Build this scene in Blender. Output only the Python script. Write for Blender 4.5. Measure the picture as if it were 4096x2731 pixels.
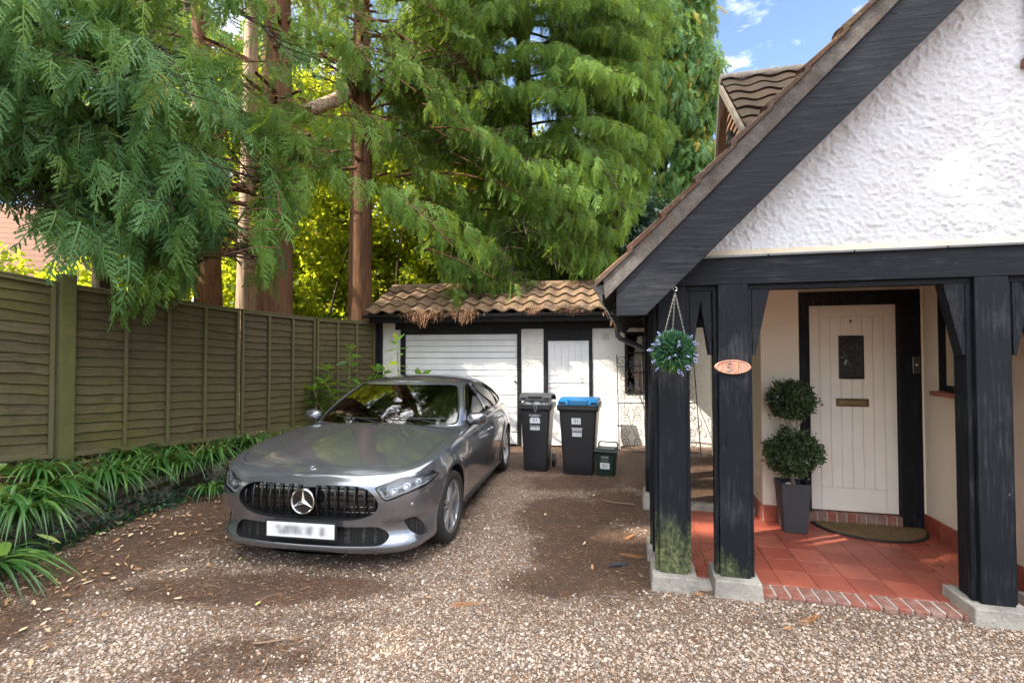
import bpy, math, random
import numpy as np
from mathutils import Vector, Matrix, noise as mnoise
from mathutils.bvhtree import BVHTree

for o in list(bpy.data.objects):
    bpy.data.objects.remove(o)
sc = bpy.context.scene
COL = sc.collection
rad = math.radians

# ------------------------------------------------------------------ camera, sky, sun, exposure
SUN_AZ = rad(-108.0)          # measured from the view direction, negative = to the left
SUN_EL = rad(40.0)
cd = bpy.data.cameras.new('camera')
cam = bpy.data.objects.new('camera', cd)
COL.objects.link(cam)
cd.sensor_width = 36.0
cd.lens = 17.095
cd.clip_start = 0.05
cd.clip_end = 500.0
cam.location = (0, 0, 1.70)
cam.rotation_euler = (Matrix.Rotation(rad(90) + 0.0228923, 4, 'X') @ Matrix.Rotation(-0.001443, 4, 'Z')).to_euler()
sc.camera = cam

sun_dir = Vector((math.sin(SUN_AZ) * math.cos(SUN_EL), math.cos(SUN_AZ) * math.cos(SUN_EL), math.sin(SUN_EL)))
sl = bpy.data.lights.new('sun', 'SUN')
sl.energy = 5.0
sl.angle = rad(0.53)
sl.color = (1.0, 0.90, 0.76)
so = bpy.data.objects.new('sun', sl)
so.rotation_euler = (-sun_dir).to_track_quat('-Z', 'Y').to_euler()
so.location = (-10, 0, 12)
COL.objects.link(so)

world = bpy.data.worlds.new('World')
sc.world = world
world.use_nodes = True
wn = world.node_tree
wn.nodes.clear()


def wnode(t, **k):
    n = wn.nodes.new(t)
    for a, b in k.items():
        setattr(n, a, b)
    return n


wout = wnode('ShaderNodeOutputWorld')
wbg = wnode('ShaderNodeBackground')
sky = wnode('ShaderNodeTexSky', sky_type='NISHITA')
sky.sun_disc = False
sky.sun_elevation = SUN_EL
sky.sun_rotation = SUN_AZ
sky.altitude = 80
sky.air_density = 1.0
sky.dust_density = 1.6
sky.ozone_density = 1.6
SKY_STRENGTH = 0.15
wbg.inputs['Strength'].default_value = SKY_STRENGTH
# clouds: soft noise on the sky dome, thresholded
tc = wnode('ShaderNodeTexCoord')
mp = wnode('ShaderNodeMapping')
mp.inputs['Scale'].default_value = (1.0, 1.0, 2.2)
mp.inputs['Location'].default_value = (0.35, 0.12, 0.30)
nz = wnode('ShaderNodeTexNoise')
nz.inputs['Scale'].default_value = 4.2
nz.inputs['Detail'].default_value = 9.0
nz.inputs['Roughness'].default_value = 0.60
cr = wnode('ShaderNodeValToRGB')
cr.color_ramp.elements[0].position = 0.52
cr.color_ramp.elements[0].color = (0, 0, 0, 1)
cr.color_ramp.elements[1].position = 0.66
cr.color_ramp.elements[1].color = (1, 1, 1, 1)
mx = wnode('ShaderNodeMix', data_type='RGBA')
mx.inputs[7].default_value = (6.2, 6.3, 6.6, 1)
wn.links.new(tc.outputs['Generated'], mp.inputs['Vector'])
wn.links.new(mp.outputs['Vector'], nz.inputs['Vector'])
wn.links.new(nz.outputs['Fac'], cr.inputs['Fac'])
wn.links.new(cr.outputs['Color'], mx.inputs[0])
wn.links.new(sky.outputs['Color'], mx.inputs[6])
# unseen bright cloud bank added overhead and behind the camera to lift the shade
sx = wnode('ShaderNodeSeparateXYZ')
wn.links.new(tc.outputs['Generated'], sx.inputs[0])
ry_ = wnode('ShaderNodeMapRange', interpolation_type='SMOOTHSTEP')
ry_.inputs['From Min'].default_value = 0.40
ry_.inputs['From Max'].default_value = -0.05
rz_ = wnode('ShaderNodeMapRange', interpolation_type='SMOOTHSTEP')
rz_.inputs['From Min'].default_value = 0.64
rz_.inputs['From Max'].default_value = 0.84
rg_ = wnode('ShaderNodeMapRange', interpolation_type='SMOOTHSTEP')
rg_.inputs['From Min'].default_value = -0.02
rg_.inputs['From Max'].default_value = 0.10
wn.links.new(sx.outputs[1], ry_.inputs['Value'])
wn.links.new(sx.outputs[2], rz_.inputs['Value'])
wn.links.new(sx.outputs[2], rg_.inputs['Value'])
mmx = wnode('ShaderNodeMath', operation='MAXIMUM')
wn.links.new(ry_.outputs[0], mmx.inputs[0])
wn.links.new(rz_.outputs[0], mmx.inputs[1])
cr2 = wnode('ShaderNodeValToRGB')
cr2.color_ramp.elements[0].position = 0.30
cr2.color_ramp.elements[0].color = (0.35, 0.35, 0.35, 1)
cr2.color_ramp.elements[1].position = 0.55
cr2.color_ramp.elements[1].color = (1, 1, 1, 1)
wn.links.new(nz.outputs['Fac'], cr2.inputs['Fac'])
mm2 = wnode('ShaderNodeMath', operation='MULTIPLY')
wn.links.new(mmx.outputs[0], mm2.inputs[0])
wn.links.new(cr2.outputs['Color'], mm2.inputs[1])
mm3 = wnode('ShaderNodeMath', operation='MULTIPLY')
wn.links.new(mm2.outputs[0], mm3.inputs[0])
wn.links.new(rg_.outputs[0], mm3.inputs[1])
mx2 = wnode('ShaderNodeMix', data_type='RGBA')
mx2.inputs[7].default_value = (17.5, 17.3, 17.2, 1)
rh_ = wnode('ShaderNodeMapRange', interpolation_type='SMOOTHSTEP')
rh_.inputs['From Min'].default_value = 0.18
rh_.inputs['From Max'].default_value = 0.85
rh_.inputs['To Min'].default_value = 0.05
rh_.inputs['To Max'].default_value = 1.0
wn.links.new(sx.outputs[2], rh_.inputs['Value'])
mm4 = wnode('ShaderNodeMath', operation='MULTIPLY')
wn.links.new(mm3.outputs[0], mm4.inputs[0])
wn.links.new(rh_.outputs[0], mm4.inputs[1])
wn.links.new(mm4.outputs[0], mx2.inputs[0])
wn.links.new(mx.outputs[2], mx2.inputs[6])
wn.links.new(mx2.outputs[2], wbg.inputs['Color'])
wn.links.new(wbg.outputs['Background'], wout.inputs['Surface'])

sc.view_settings.view_transform = 'Standard'
sc.view_settings.look = 'None'
sc.view_settings.gamma = 1.0
sc.view_settings.exposure = 1.32
sc.view_settings.use_curve_mapping = False
sc.cycles.max_bounces = 8
sc.cycles.diffuse_bounces = 4
sc.cycles.glossy_bounces = 4
sc.cycles.transparent_max_bounces = 12
sc.cycles.transmission_bounces = 4
sc.cycles.caustics_reflective = False
sc.cycles.caustics_refractive = False
sc.cycles.sample_clamp_indirect = 6.0
sc.cycles.use_denoising = True

# ------------------------------------------------------------------ helpers
R = random.Random(7)
NR = np.random.RandomState(11)


class MB:
    """collects polygons; build() links them as one mesh object"""

    def __init__(s):
        s.v = []
        s.f = []
        s.m = []
        s.c = []          # per-face random value
        s.M = None

    def add(s, verts, faces, mi=0, c=None):
        b = len(s.v)
        if s.M is not None:
            verts = [tuple(s.M @ Vector(p)) for p in verts]
        s.v.extend([tuple(p) for p in verts])
        for f in faces:
            s.f.append([b + i for i in f])
            s.m.append(mi)
            s.c.append(R.random() if c is None else c)
        return s

    def box(s, x0, x1, y0, y1, z0, z1, mi=0, c=None):
        v = [(x0, y0, z0), (x1, y0, z0), (x1, y1, z0), (x0, y1, z0), (x0, y0, z1), (x1, y0, z1), (x1, y1, z1), (x0, y1, z1)]
        f = [(0, 3, 2, 1), (4, 5, 6, 7), (0, 1, 5, 4), (1, 2, 6, 5), (2, 3, 7, 6), (3, 0, 4, 7)]
        c = R.random() if c is None else c
        return s.add(v, f, mi, c)

    def prism(s, poly, a, b, axis='y', mi=0, c=None):
        """poly in the two other axes, swept from a to b along axis"""
        n = len(poly)

        def P(p, t):
            if axis == 'y':
                return (p[0], t, p[1])
            if axis == 'x':
                return (t, p[0], p[1])
            return (p[0], p[1], t)
        v = [P(p, a) for p in poly] + [P(p, b) for p in poly]
        f = [tuple(range(n)), tuple(range(2 * n - 1, n - 1, -1))]
        for i in range(n):
            j = (i + 1) % n
            f.append((i, i + n, j + n, j))
        c = R.random() if c is None else c
        return s.add(v, f, mi, c)

    def tube(s, pts, rad_, n=8, cap=True, mi=0, c=None, flat=1.0):
        pts = [Vector(p) for p in pts]
        if not hasattr(rad_, '__len__'):
            rad_ = [rad_] * len(pts)
        rings = []
        prev = None
        for i, p in enumerate(pts):
            if i == 0:
                t = pts[1] - pts[0]
            elif i == len(pts) - 1:
                t = pts[-1] - pts[-2]
            else:
                t = (pts[i + 1] - pts[i]).normalized() + (pts[i] - pts[i - 1]).normalized()
            t.normalize()
            if prev is None:
                up = Vector((0, 0, 1)) if abs(t.z) < 0.9 else Vector((1, 0, 0))
                a = t.cross(up).normalized()
            else:
                a = (prev - t * prev.dot(t)).normalized()
            prev = a
            b = t.cross(a)
            rings.append([p + (a * math.cos(q) + b * math.sin(q) * flat) * rad_[i] for q in [2 * math.pi * k / n for k in range(n)]])
        v = [q for r_ in rings for q in r_]
        f = []
        for i in range(len(pts) - 1):
            for k in range(n):
                k2 = (k + 1) % n
                f.append((i * n + k, i * n + k2, (i + 1) * n + k2, (i + 1) * n + k))
        if cap:
            f.append(tuple(range(n - 1, -1, -1)))
            f.append(tuple((len(pts) - 1) * n + k for k in range(n)))
        c = R.random() if c is None else c
        return s.add(v, f, mi, c)

    def lathe(s, prof, n=32, center=(0, 0, 0), axis='z', mi=0, c=None, cap=True):
        v = []
        cx, cy, cz = center
        for (r_, h) in prof:
            for k in range(n):
                a = 2 * math.pi * k / n
                p = (r_ * math.cos(a), r_ * math.sin(a), h)
                if axis == 'x':
                    p = (p[2], p[0], p[1])
                elif axis == 'y':
                    p = (p[1], p[2], p[0])
                v.append((p[0] + cx, p[1] + cy, p[2] + cz))
        f = []
        for i in range(len(prof) - 1):
            for k in range(n):
                k2 = (k + 1) % n
                f.append((i * n + k, i * n + k2, (i + 1) * n + k2, (i + 1) * n + k))
        if cap:
            f.append(tuple(range(n - 1, -1, -1)))
            f.append(tuple((len(prof) - 1) * n + k for k in range(n)))
        c = R.random() if c is None else c
        return s.add(v, f, mi, c)

    def ball(s, c0, r, n=10, sq=(1, 1, 1), mi=0, c=None):
        prof = []
        m = max(4, n // 2)
        v = []
        for i in range(1, m):
            a = math.pi * i / m
            for k in range(n):
                b = 2 * math.pi * k / n
                v.append((c0[0] + r * sq[0] * math.sin(a) * math.cos(b), c0[1] + r * sq[1] * math.sin(a) * math.sin(b), c0[2] - r * sq[2] * math.cos(a)))
        lo = len(v)
        v.append((c0[0], c0[1], c0[2] - r * sq[2]))
        v.append((c0[0], c0[1], c0[2] + r * sq[2]))
        f = []
        for i in range(m - 2):
            for k in range(n):
                k2 = (k + 1) % n
                f.append((i * n + k, i * n + k2, (i + 1) * n + k2, (i + 1) * n + k))
        for k in range(n):
            k2 = (k + 1) % n
            f.append((lo, k2, k))
            f.append((lo + 1, (m - 2) * n + k, (m - 2) * n + k2))
        c = R.random() if c is None else c
        return s.add(v, f, mi, c)

    def mesh(s, name='m'):
        me = bpy.data.meshes.new(name)
        me.from_pydata(s.v, [], s.f)
        if any(s.m):
            me.polygons.foreach_set('material_index', s.m)
        at = me.attributes.new('rnd', 'FLOAT', 'FACE')
        at.data.foreach_set('value', np.array(s.c, dtype=np.float32))
        me.update()
        return me

    def build(s, name, mat, parent=None, smooth=False, bevel=0.0, fix=True, seg=2):
        me = s.mesh(name)
        if fix:
            import bmesh
            bm = bmesh.new()
            bm.from_mesh(me)
            bmesh.ops.recalc_face_normals(bm, faces=bm.faces)
            bm.to_mesh(me)
            bm.free()
        return link(name, me, mat, parent, smooth, bevel, seg)


def link(name, me, mat, parent=None, smooth=False, bevel=0.0, seg=2):
    o = bpy.data.objects.new(name, me)
    for m in (mat if isinstance(mat, (list, tuple)) else [mat]):
        me.materials.append(m)
    COL.objects.link(o)
    if parent is not None:
        o.parent = parent
    if smooth:
        me.polygons.foreach_set('use_smooth', [True] * len(me.polygons))
        if smooth != 'all':
            me.set_sharp_from_angle(angle=rad(smooth if smooth is not True else 40))
    if bevel:
        b = o.modifiers.new('bevel', 'BEVEL')
        b.width = bevel
        b.segments = seg
        b.limit_method = 'ANGLE'
        b.angle_limit = rad(50)
    return o


def npmesh(name, V, F, mat, parent=None, rnd=None, smooth=False):
    """fast mesh from numpy arrays: V (n,3), F (m,k) with constant k"""
    me = bpy.data.meshes.new(name)
    V = np.asarray(V, dtype=np.float32)
    F = np.asarray(F, dtype=np.int32)
    k = F.shape[1]
    me.vertices.add(len(V))
    me.vertices.foreach_set('co', V.ravel())
    me.loops.add(F.size)
    me.loops.foreach_set('vertex_index', F.ravel())
    me.polygons.add(len(F))
    me.polygons.foreach_set('loop_start', np.arange(0, F.size, k, dtype=np.int32))
    if rnd is not None:
        at = me.attributes.new('rnd', 'FLOAT', 'FACE')
        at.data.foreach_set('value', np.asarray(rnd, dtype=np.float32))
    if smooth:
        me.polygons.foreach_set('use_smooth', np.ones(len(F), dtype=bool))
    me.update(calc_edges=True)
    me.validate()
    o = bpy.data.objects.new(name, me)
    me.materials.append(mat)
    COL.objects.link(o)
    if parent is not None:
        o.parent = parent
    return o


def tag(o, label=None, cat=None, group=None, kind=None):
    if label:
        o['label'] = label
    if cat:
        o['category'] = cat
    if group:
        o['group'] = group
    if kind:
        o['kind'] = kind
    return o


def thing(name, label, cat, loc=(0, 0, 0), rz=0.0, group=None):
    o = bpy.data.objects.new(name, None)
    o.empty_display_size = 0.2
    COL.objects.link(o)
    o.location = loc
    o.rotation_euler = (0, 0, rz)
    return tag(o, label, cat, group)


def copy_tree(o, parent=None):
    c = o.copy()
    COL.objects.link(c)
    c.parent = parent
    for ch in list(o.children):
        copy_tree(ch, c)
    return c


# ------------------------------------------------------------------ material helper
class NT:
    def __init__(s, name):
        s.mat = bpy.data.materials.new(name)
        s.mat.use_nodes = True
        s.t = s.mat.node_tree
        s.t.nodes.clear()
        s.out = s.t.nodes.new('ShaderNodeOutputMaterial')
        s.tc = None

    def n(s, t, **k):
        nd = s.t.nodes.new(t)
        for a, b in k.items():
            setattr(nd, a, b)
        return nd

    def l(s, a, b):
        s.t.links.new(a, b)

    def co(s, kind='Object'):
        if s.tc is None:
            s.tc = s.n('ShaderNodeTexCoord')
        return s.tc.outputs[kind]

    def map(s, scale=(1, 1, 1), loc=(0, 0, 0), rot=(0, 0, 0), src=None):
        m = s.n('ShaderNodeMapping')
        m.inputs['Scale'].default_value = scale
        m.inputs['Location'].default_value = loc
        m.inputs['Rotation'].default_value = rot
        s.l(src or s.co(), m.inputs['Vector'])
        return m.outputs[0]

    def noise(s, scale=5, detail=4, rough=0.5, vec=None, dist=0.0):
        nd = s.n('ShaderNodeTexNoise')
        nd.inputs['Scale'].default_value = scale
        nd.inputs['Detail'].default_value = detail
        nd.inputs['Roughness'].default_value = rough
        nd.inputs['Distortion'].default_value = dist
        s.l(vec or s.co(), nd.inputs['Vector'])
        return nd.outputs['Fac']

    def vor(s, scale=5, vec=None, feature='F1', out='Distance', rand=1.0):
        nd = s.n('ShaderNodeTexVoronoi', feature=feature)
        nd.inputs['Scale'].default_value = scale
        nd.inputs['Randomness'].default_value = rand
        s.l(vec or s.co(), nd.inputs['Vector'])
        return nd.outputs[out]

    def ramp(s, fac, stops, interp='LINEAR'):
        nd = s.n('ShaderNodeValToRGB')
        nd.color_ramp.interpolation = interp
        el = nd.color_ramp.elements
        while len(el) < len(stops):
            el.new(0.5)
        for e, (p, c) in zip(el, stops):
            e.position = p
            e.color = (c, c, c, 1) if not hasattr(c, '__len__') else (*c[:3], 1)
        s.l(fac, nd.inputs['Fac'])
        return nd.outputs['Color']

    def mix(s, fac, a, b, blend='MIX'):
        nd = s.n('ShaderNodeMix', data_type='RGBA', blend_type=blend)
        for i, v in ((0, fac), (6, a), (7, b)):
            sock = nd.inputs[i]
            if hasattr(v, 'default_value'):
                s.l(v, sock)
            elif hasattr(v, '__len__'):
                sock.default_value = (*v[:3], 1)
            else:
                sock.default_value = v if i == 0 else (v, v, v, 1)
        return nd.outputs[2]

    def math(s, op, a, b=0.0, clamp=False):
        nd = s.n('ShaderNodeMath', operation=op, use_clamp=clamp)
        for sock, v in ((nd.inputs[0], a), (nd.inputs[1], b)):
            if hasattr(v, 'default_value'):
                s.l(v, sock)
            else:
                sock.default_value = v
        return nd.outputs[0]

    def sep(s, vec=None):
        nd = s.n('ShaderNodeSeparateXYZ')
        s.l(vec or s.co(), nd.inputs[0])
        return nd.outputs

    def attr(s, name='rnd'):
        nd = s.n('ShaderNodeAttribute', attribute_name=name)
        return nd.outputs['Fac']

    def geo(s, out='Position'):
        return s.n('ShaderNodeNewGeometry').outputs[out]

    def bump(s, h, dist=0.01, strength=1.0, normal=None):
        nd = s.n('ShaderNodeBump')
        nd.inputs['Distance'].default_value = dist
        nd.inputs['Strength'].default_value = strength
        s.l(h, nd.inputs['Height'])
        if normal is not None:
            s.l(normal, nd.inputs['Normal'])
        return nd.outputs[0]

    def pbr(s, color=(0.5, 0.5, 0.5), rough=0.6, metal=0.0, normal=None, spec=0.5, coat=0.0, coat_rough=0.05, **kw):
        b = s.n('ShaderNodeBsdfPrincipled')

        def put(nm, v):
            if hasattr(v, 'default_value'):
                s.l(v, b.inputs[nm])
            elif hasattr(v, '__len__'):
                b.inputs[nm].default_value = (*v[:3], 1)
            else:
                b.inputs[nm].default_value = v
        put('Base Color', color)
        put('Roughness', rough)
        put('Metallic', metal)
        put('Specular IOR Level', spec)
        put('Coat Weight', coat)
        put('Coat Roughness', coat_rough)
        for k, v in kw.items():
            put(k, v)
        if normal is not None:
            s.l(normal, b.inputs['Normal'])
        s.l(b.outputs[0], s.out.inputs['Surface'])
        s.b = b
        return s.mat


def flat(name, color, rough=0.6, metal=0.0, spec=0.5, coat=0.0, bump=None, vary=0.0, **kw):
    t = NT(name)
    nrm = None
    if bump:
        nrm = t.bump(t.noise(bump[0], 5, 0.6), bump[1], 1.0)
    c = color
    if vary:
        f = t.noise(3.0, 6, 0.65)
        c = t.mix(t.ramp(f, [(0.3, 0.0), (0.7, 1.0)]), [k * (1 - vary) for k in color], [min(1, k * (1 + vary)) for k in color])
    return t.pbr(c, rough, metal, nrm, spec, coat, **kw)

# ================================================================== PARKED CAR
def crom(K, n):
    """smooth curve through key rows K (m,d) -> dense samples, n per span"""
    K = np.asarray(K, float)
    m = len(K)
    out = []
    for i in range(m - 1):
        p0 = K[max(i - 1, 0)]
        p1 = K[i]
        p2 = K[i + 1]
        p3 = K[min(i + 2, m - 1)]
        for k in range(n):
            t = k / n
            out.append(0.5 * ((2 * p1) + (-p0 + p2) * t + (2 * p0 - 5 * p1 + 4 * p2 - p3) * t * t + (-p0 + 3 * p1 - 3 * p2 + p3) * t ** 3))
    out.append(K[-1])
    return np.array(out)


def pl(z, tab):
    """smooth table lookup"""
    xs = np.array([a for a, _ in tab])
    ys = np.array([b for _, b in tab])
    return np.interp(z, xs, ys)


def grid_obj(rows, closed_half=True):
    """rows: list of arrays (ncol,3) for the half x>=0; mirrored at x=0 and welded. returns verts, faces"""
    G = np.array(rows)
    nr, nc, _ = G.shape
    Gm = G.copy()
    Gm[:, :, 0] *= -1
    full = np.concatenate([G, Gm[:, ::-1][:, 1:-1]], axis=1)      # loop around
    nc2 = full.shape[1]
    V = full.reshape(-1, 3)
    F = []
    for i in range(nr - 1):
        for k in range(nc2):
            k2 = (k + 1) % nc2
            F.append((i * nc2 + k, i * nc2 + k2, (i + 1) * nc2 + k2, (i + 1) * nc2 + k))
    return V, F, nc2


def to_obj(name, V, F, mats, weld=1e-5):
    import bmesh
    me = bpy.data.meshes.new(name)
    me.from_pydata([tuple(v) for v in V], [], [tuple(f) for f in F])
    bm = bmesh.new()
    bm.from_mesh(me)
    bmesh.ops.remove_doubles(bm, verts=bm.verts, dist=weld)
    bmesh.ops.dissolve_degenerate(bm, edges=bm.edges, dist=1e-6)
    bmesh.ops.recalc_face_normals(bm, faces=bm.faces)
    bm.to_mesh(me)
    bm.free()
    o = bpy.data.objects.new(name, me)
    for m in mats:
        me.materials.append(m)
    COL.objects.link(o)
    return o


def cutter(poly, d, a, b, axis=None, mi=1, origin=(0, 0, 0)):
    """prism: poly (u,z) drawn in the vertical plane perpendicular to horizontal direction d, swept a..b along d"""
    d = Vector(d).normalized()
    u = Vector((-d.y, d.x, 0))
    o = Vector(origin)
    n = len(poly)
    v = [o + u * p[0] + Vector((0, 0, p[1])) + d * a for p in poly] + [o + u * p[0] + Vector((0, 0, p[1])) + d * b for p in poly]
    f = [tuple(range(n)), tuple(range(2 * n - 1, n - 1, -1))] + [(i, i + n, (i + 1) % n + n, (i + 1) % n) for i in range(n)]
    m = MB()
    m.add(v, f, mi)
    return m


def tmp_obj(mb):
    me = mb.mesh('tmp')
    import bmesh
    bm = bmesh.new()
    bm.from_mesh(me)
    bmesh.ops.recalc_face_normals(bm, faces=bm.faces)
    bm.to_mesh(me)
    bm.free()
    o = bpy.data.objects.new('tmp', me)
    COL.objects.link(o)
    return o


def boolean(o, mbs, op='DIFFERENCE'):
    tmps = []
    for mb in mbs:
        t = tmp_obj(mb)
        tmps.append(t)
        md = o.modifiers.new('b', 'BOOLEAN')
        md.operation = op
        md.solver = 'EXACT'
        md.object = t
    dg = bpy.context.evaluated_depsgraph_get()
    dg.update()
    me = bpy.data.meshes.new_from_object(o.evaluated_get(dg))
    o.modifiers.clear()
    old = o.data
    o.data = me
    if old.users == 0:
        bpy.data.meshes.remove(old)
    for t in tmps:
        tm = t.data
        bpy.data.objects.remove(t)
        bpy.data.meshes.remove(tm)
    return o


def dupe(o, name):
    c = o.copy()
    c.data = o.data.copy()
    c.name = name
    COL.objects.link(c)
    return c


def smooth_obj(o, ang=32):
    me = o.data
    me.polygons.foreach_set('use_smooth', [True] * len(me.polygons))
    me.set_sharp_from_angle(angle=rad(ang))


def round_poly(P, r, n=5):
    """round the corners of polygon P with radius-ish r"""
    out = []
    m = len(P)
    for i in range(m):
        p = Vector(P[i])
        a = Vector(P[i - 1]) - p
        b = Vector(P[(i + 1) % m]) - p
        rr = r[i] if hasattr(r, '__len__') else r
        la = min(rr, a.length * 0.48)
        lb = min(rr, b.length * 0.48)
        s = p + a.normalized() * la
        e = p + b.normalized() * lb
        for k in range(n + 1):
            t = k / n
            q = s * (1 - t) ** 2 + p * 2 * t * (1 - t) + e * t * t
            out.append((q.x, q.y))
    return out


def shrink(poly, d):
    """inset a polygon by d (works for mostly convex shapes)"""
    P = [Vector(p) for p in poly]
    area = sum(P[i].x * P[(i + 1) % len(P)].y - P[(i + 1) % len(P)].x * P[i].y for i in range(len(P)))
    sgn = 1 if area > 0 else -1
    out = []
    n = len(P)
    for i in range(n):
        e1 = P[i] - P[i - 1]
        e2 = P[(i + 1) % n] - P[i]
        n1 = Vector((-e1.y, e1.x)).normalized() * sgn
        n2 = Vector((-e2.y, e2.x)).normalized() * sgn
        b = (n1 + n2)
        if b.length < 1e-6:
            b = n1
        b.normalize()
        k = max(0.35, b.dot(n1))
        q = P[i] + b * d / k
        out.append((q.x, q.y))
    return out


def make_car():
    t = NT('car_paint')
    fl = t.noise(1800, 1, 0.5)
    dust = t.ramp(t.noise(6, 6, 0.7), [(0.35, 0.0), (0.75, 1.0)])
    col = t.mix(fl, (0.15, 0.160, 0.185), (0.27, 0.285, 0.325))
    col = t.mix(t.math('MULTIPLY', dust, 0.10), col, (0.26, 0.24, 0.21))
    rough = t.math('ADD', t.math('MULTIPLY', dust, 0.04), 0.17)
    orange = t.bump(t.noise(260, 2, 0.5), 0.0003, 0.25)
    paint = t.pbr(col, rough, 0.75, None, 0.5, coat=1.0, coat_rough=t.math('ADD', t.math('MULTIPLY', dust, 0.03), 0.03))
    black = flat('black_plastic', (0.012, 0.012, 0.013), 0.45)
    gloss = flat('gloss_black', (0.010, 0.010, 0.011), 0.12, coat=0.6)
    rubber = flat('tyre_rubber', (0.018, 0.018, 0.018), 0.75, bump=(60, 0.002))
    chrome = flat('chrome', (0.72, 0.72, 0.74), 0.14, 1.0)
    alloy = flat('alloy_silver', (0.55, 0.56, 0.58), 0.28, 0.9)
    brake = flat('brake_disc', (0.25, 0.24, 0.23), 0.4, 0.9)
    seat_m = flat('seat_fabric', (0.03, 0.03, 0.033), 0.8)
    lamp_m = flat('lamp_reflector', (0.85, 0.86, 0.88), 0.12, 0.6)
    drl_m = flat('lamp_light_guide', (0.85, 0.87, 0.9), 0.25)
    # honeycomb mesh insert
    t = NT('grille_mesh')
    hx_ = t.vor(48, t.map((1.0, 1, 1.7), src=t.co()), feature='DISTANCE_TO_EDGE', rand=0.25)
    k = t.ramp(hx_, [(0.06, 1.0), (0.10, 0.0)])
    meshm = t.pbr(t.mix(k, (0.002, 0.002, 0.002), (0.045, 0.047, 0.05)), 0.4, 0.0, t.bump(k, 0.004))
    # glass
    t = NT('car_glass')
    g = t.n('ShaderNodeBsdfGlossy')
    g.inputs['Roughness'].default_value = 0.02
    g.inputs['Color'].default_value = (1, 1, 1, 1)
    tr = t.n('ShaderNodeBsdfTransparent')
    tr.inputs['Color'].default_value = (0.40, 0.44, 0.43, 1)
    fr = t.n('ShaderNodeFresnel')
    fr.inputs['IOR'].default_value = 1.9
    ms = t.n('ShaderNodeMixShader')
    t.l(fr.outputs[0], ms.inputs[0])
    t.l(tr.outputs[0], ms.inputs[1])
    t.l(g.outputs[0], ms.inputs[2])
    t.l(ms.outputs[0], t.out.inputs['Surface'])
    glass = t.mat
    t = NT('lamp_glass')
    g = t.n('ShaderNodeBsdfGlossy')
    g.inputs['Roughness'].default_value = 0.03
    tr = t.n('ShaderNodeBsdfTransparent')
    tr.inputs['Color'].default_value = (0.93, 0.95, 0.97, 1)
    fr = t.n('ShaderNodeFresnel')
    fr.inputs['IOR'].default_value = 1.6
    ms = t.n('ShaderNodeMixShader')
    t.l(fr.outputs[0], ms.inputs[0])
    t.l(tr.outputs[0], ms.inputs[1])
    t.l(g.outputs[0], ms.inputs[2])
    t.l(ms.outputs[0], t.out.inputs['Surface'])
    lampglass = t.mat

    car = thing('parked_car', 'silver grey hatchback parked nose out on the gravel drive before the garage', 'car', CAR_LOC, CAR_RZ)
    # ---------------- lower body, keys: x, y, shoulder z, spine y, front weight, rear weight
    K = [
        (0.00, -0.845, 0.742, -0.790, 1.0, 0), (0.26, -0.836, 0.742, -0.770, 1.0, 0), (0.48, -0.800, 0.748, -0.715, 1.0, 0),
        (0.685, -0.730, 0.765, -0.61, 0.9, 0), (0.812, -0.600, 0.790, -0.44, 0.55, 0), (0.868, -0.38, 0.832, -0.23, 0.18, 0),
        (0.888, -0.06, 0.878, 0.06, 0.0, 0), (0.893, 0.32, 0.918, 0.38, 0, 0), (0.892, 0.90, 0.938, 0.92, 0, 0),
        (0.895, 1.60, 0.945, 1.60, 0, 0), (0.896, 2.25, 0.958, 2.25, 0, 0), (0.898, 2.72, 0.975, 2.68, 0, 0),
        (0.872, 3.08, 0.985, 2.98, 0, .2), (0.79, 3.33, 0.985, 3.2, 0, .6), (0.60, 3.49, 0.985, 3.34, 0, 1), (0.33, 3.555, 0.985, 3.42, 0, 1), (0.0, 3.57, 0.985, 3.44, 0, 1)]
    Kd = crom(K, 9)
    Kd[0, 0] = 0
    Kd[-1, 0] = 0
    Kd[:, 4] = np.clip(Kd[:, 4], 0, 1)
    Kd[:, 5] = np.clip(Kd[:, 5], 0, 1)
    TF = [(0.10, 0.16), (0.15, 0.05), (0.18, 0.012), (0.205, 0.0), (0.235, 0.010), (0.27, 0.030), (0.34, 0.040), (0.40, 0.034), (0.46, 0.020), (0.54, 0.004), (0.60, 0.0), (0.66, 0.008), (0.70, 0.024), (0.73, 0.045), (0.745, 0.060), (0.79, 0.09), (0.83, 0.12)]
    TS = [(0.10, 0.12), (0.16, 0.07), (0.20, 0.035), (0.28, 0.022), (0.36, 0.016), (0.46, 0.008), (0.56, 0.0), (0.64, -0.004), (0.70, -0.001), (0.76, 0.008), (0.80, 0.014), (0.84, 0.026), (0.88, 0.042), (0.92, 0.062), (0.95, 0.082), (0.99, 0.12)]
    TR = [(0.10, 0.20), (0.2, 0.07), (0.3, 0.02), (0.45, 0.0), (0.6, 0.0), (0.66, 0.03), (0.75, 0.05), (0.9, 0.08), (0.99, 0.13)]
    HC = [(-0.80, 0.752), (-0.70, 0.786), (-0.55, 0.826), (-0.35, 0.864), (-0.1, 0.903), (0.1, 0.930), (0.35, 0.962), (0.5, 0.980), (0.65, 0.985), (1.2, 0.95), (3.0, 0.98), (3.2, 1.0), (3.5, 0.995)]
    cx_, cy_, zs, sy, wf, wr = Kd.T
    zb = 0.155 + 0.03 * (1 - wf)
    # smoothed tables
    zz = np.linspace(0.1, 1.0, 200)

    def smt(tab, w=9):
        y = pl(zz, tab)
        k = np.hanning(w + 2)[1:-1]
        k /= k.sum()
        yp = np.pad(y, w, mode='edge')
        return np.convolve(yp, k, mode='same')[w:-w]
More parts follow.
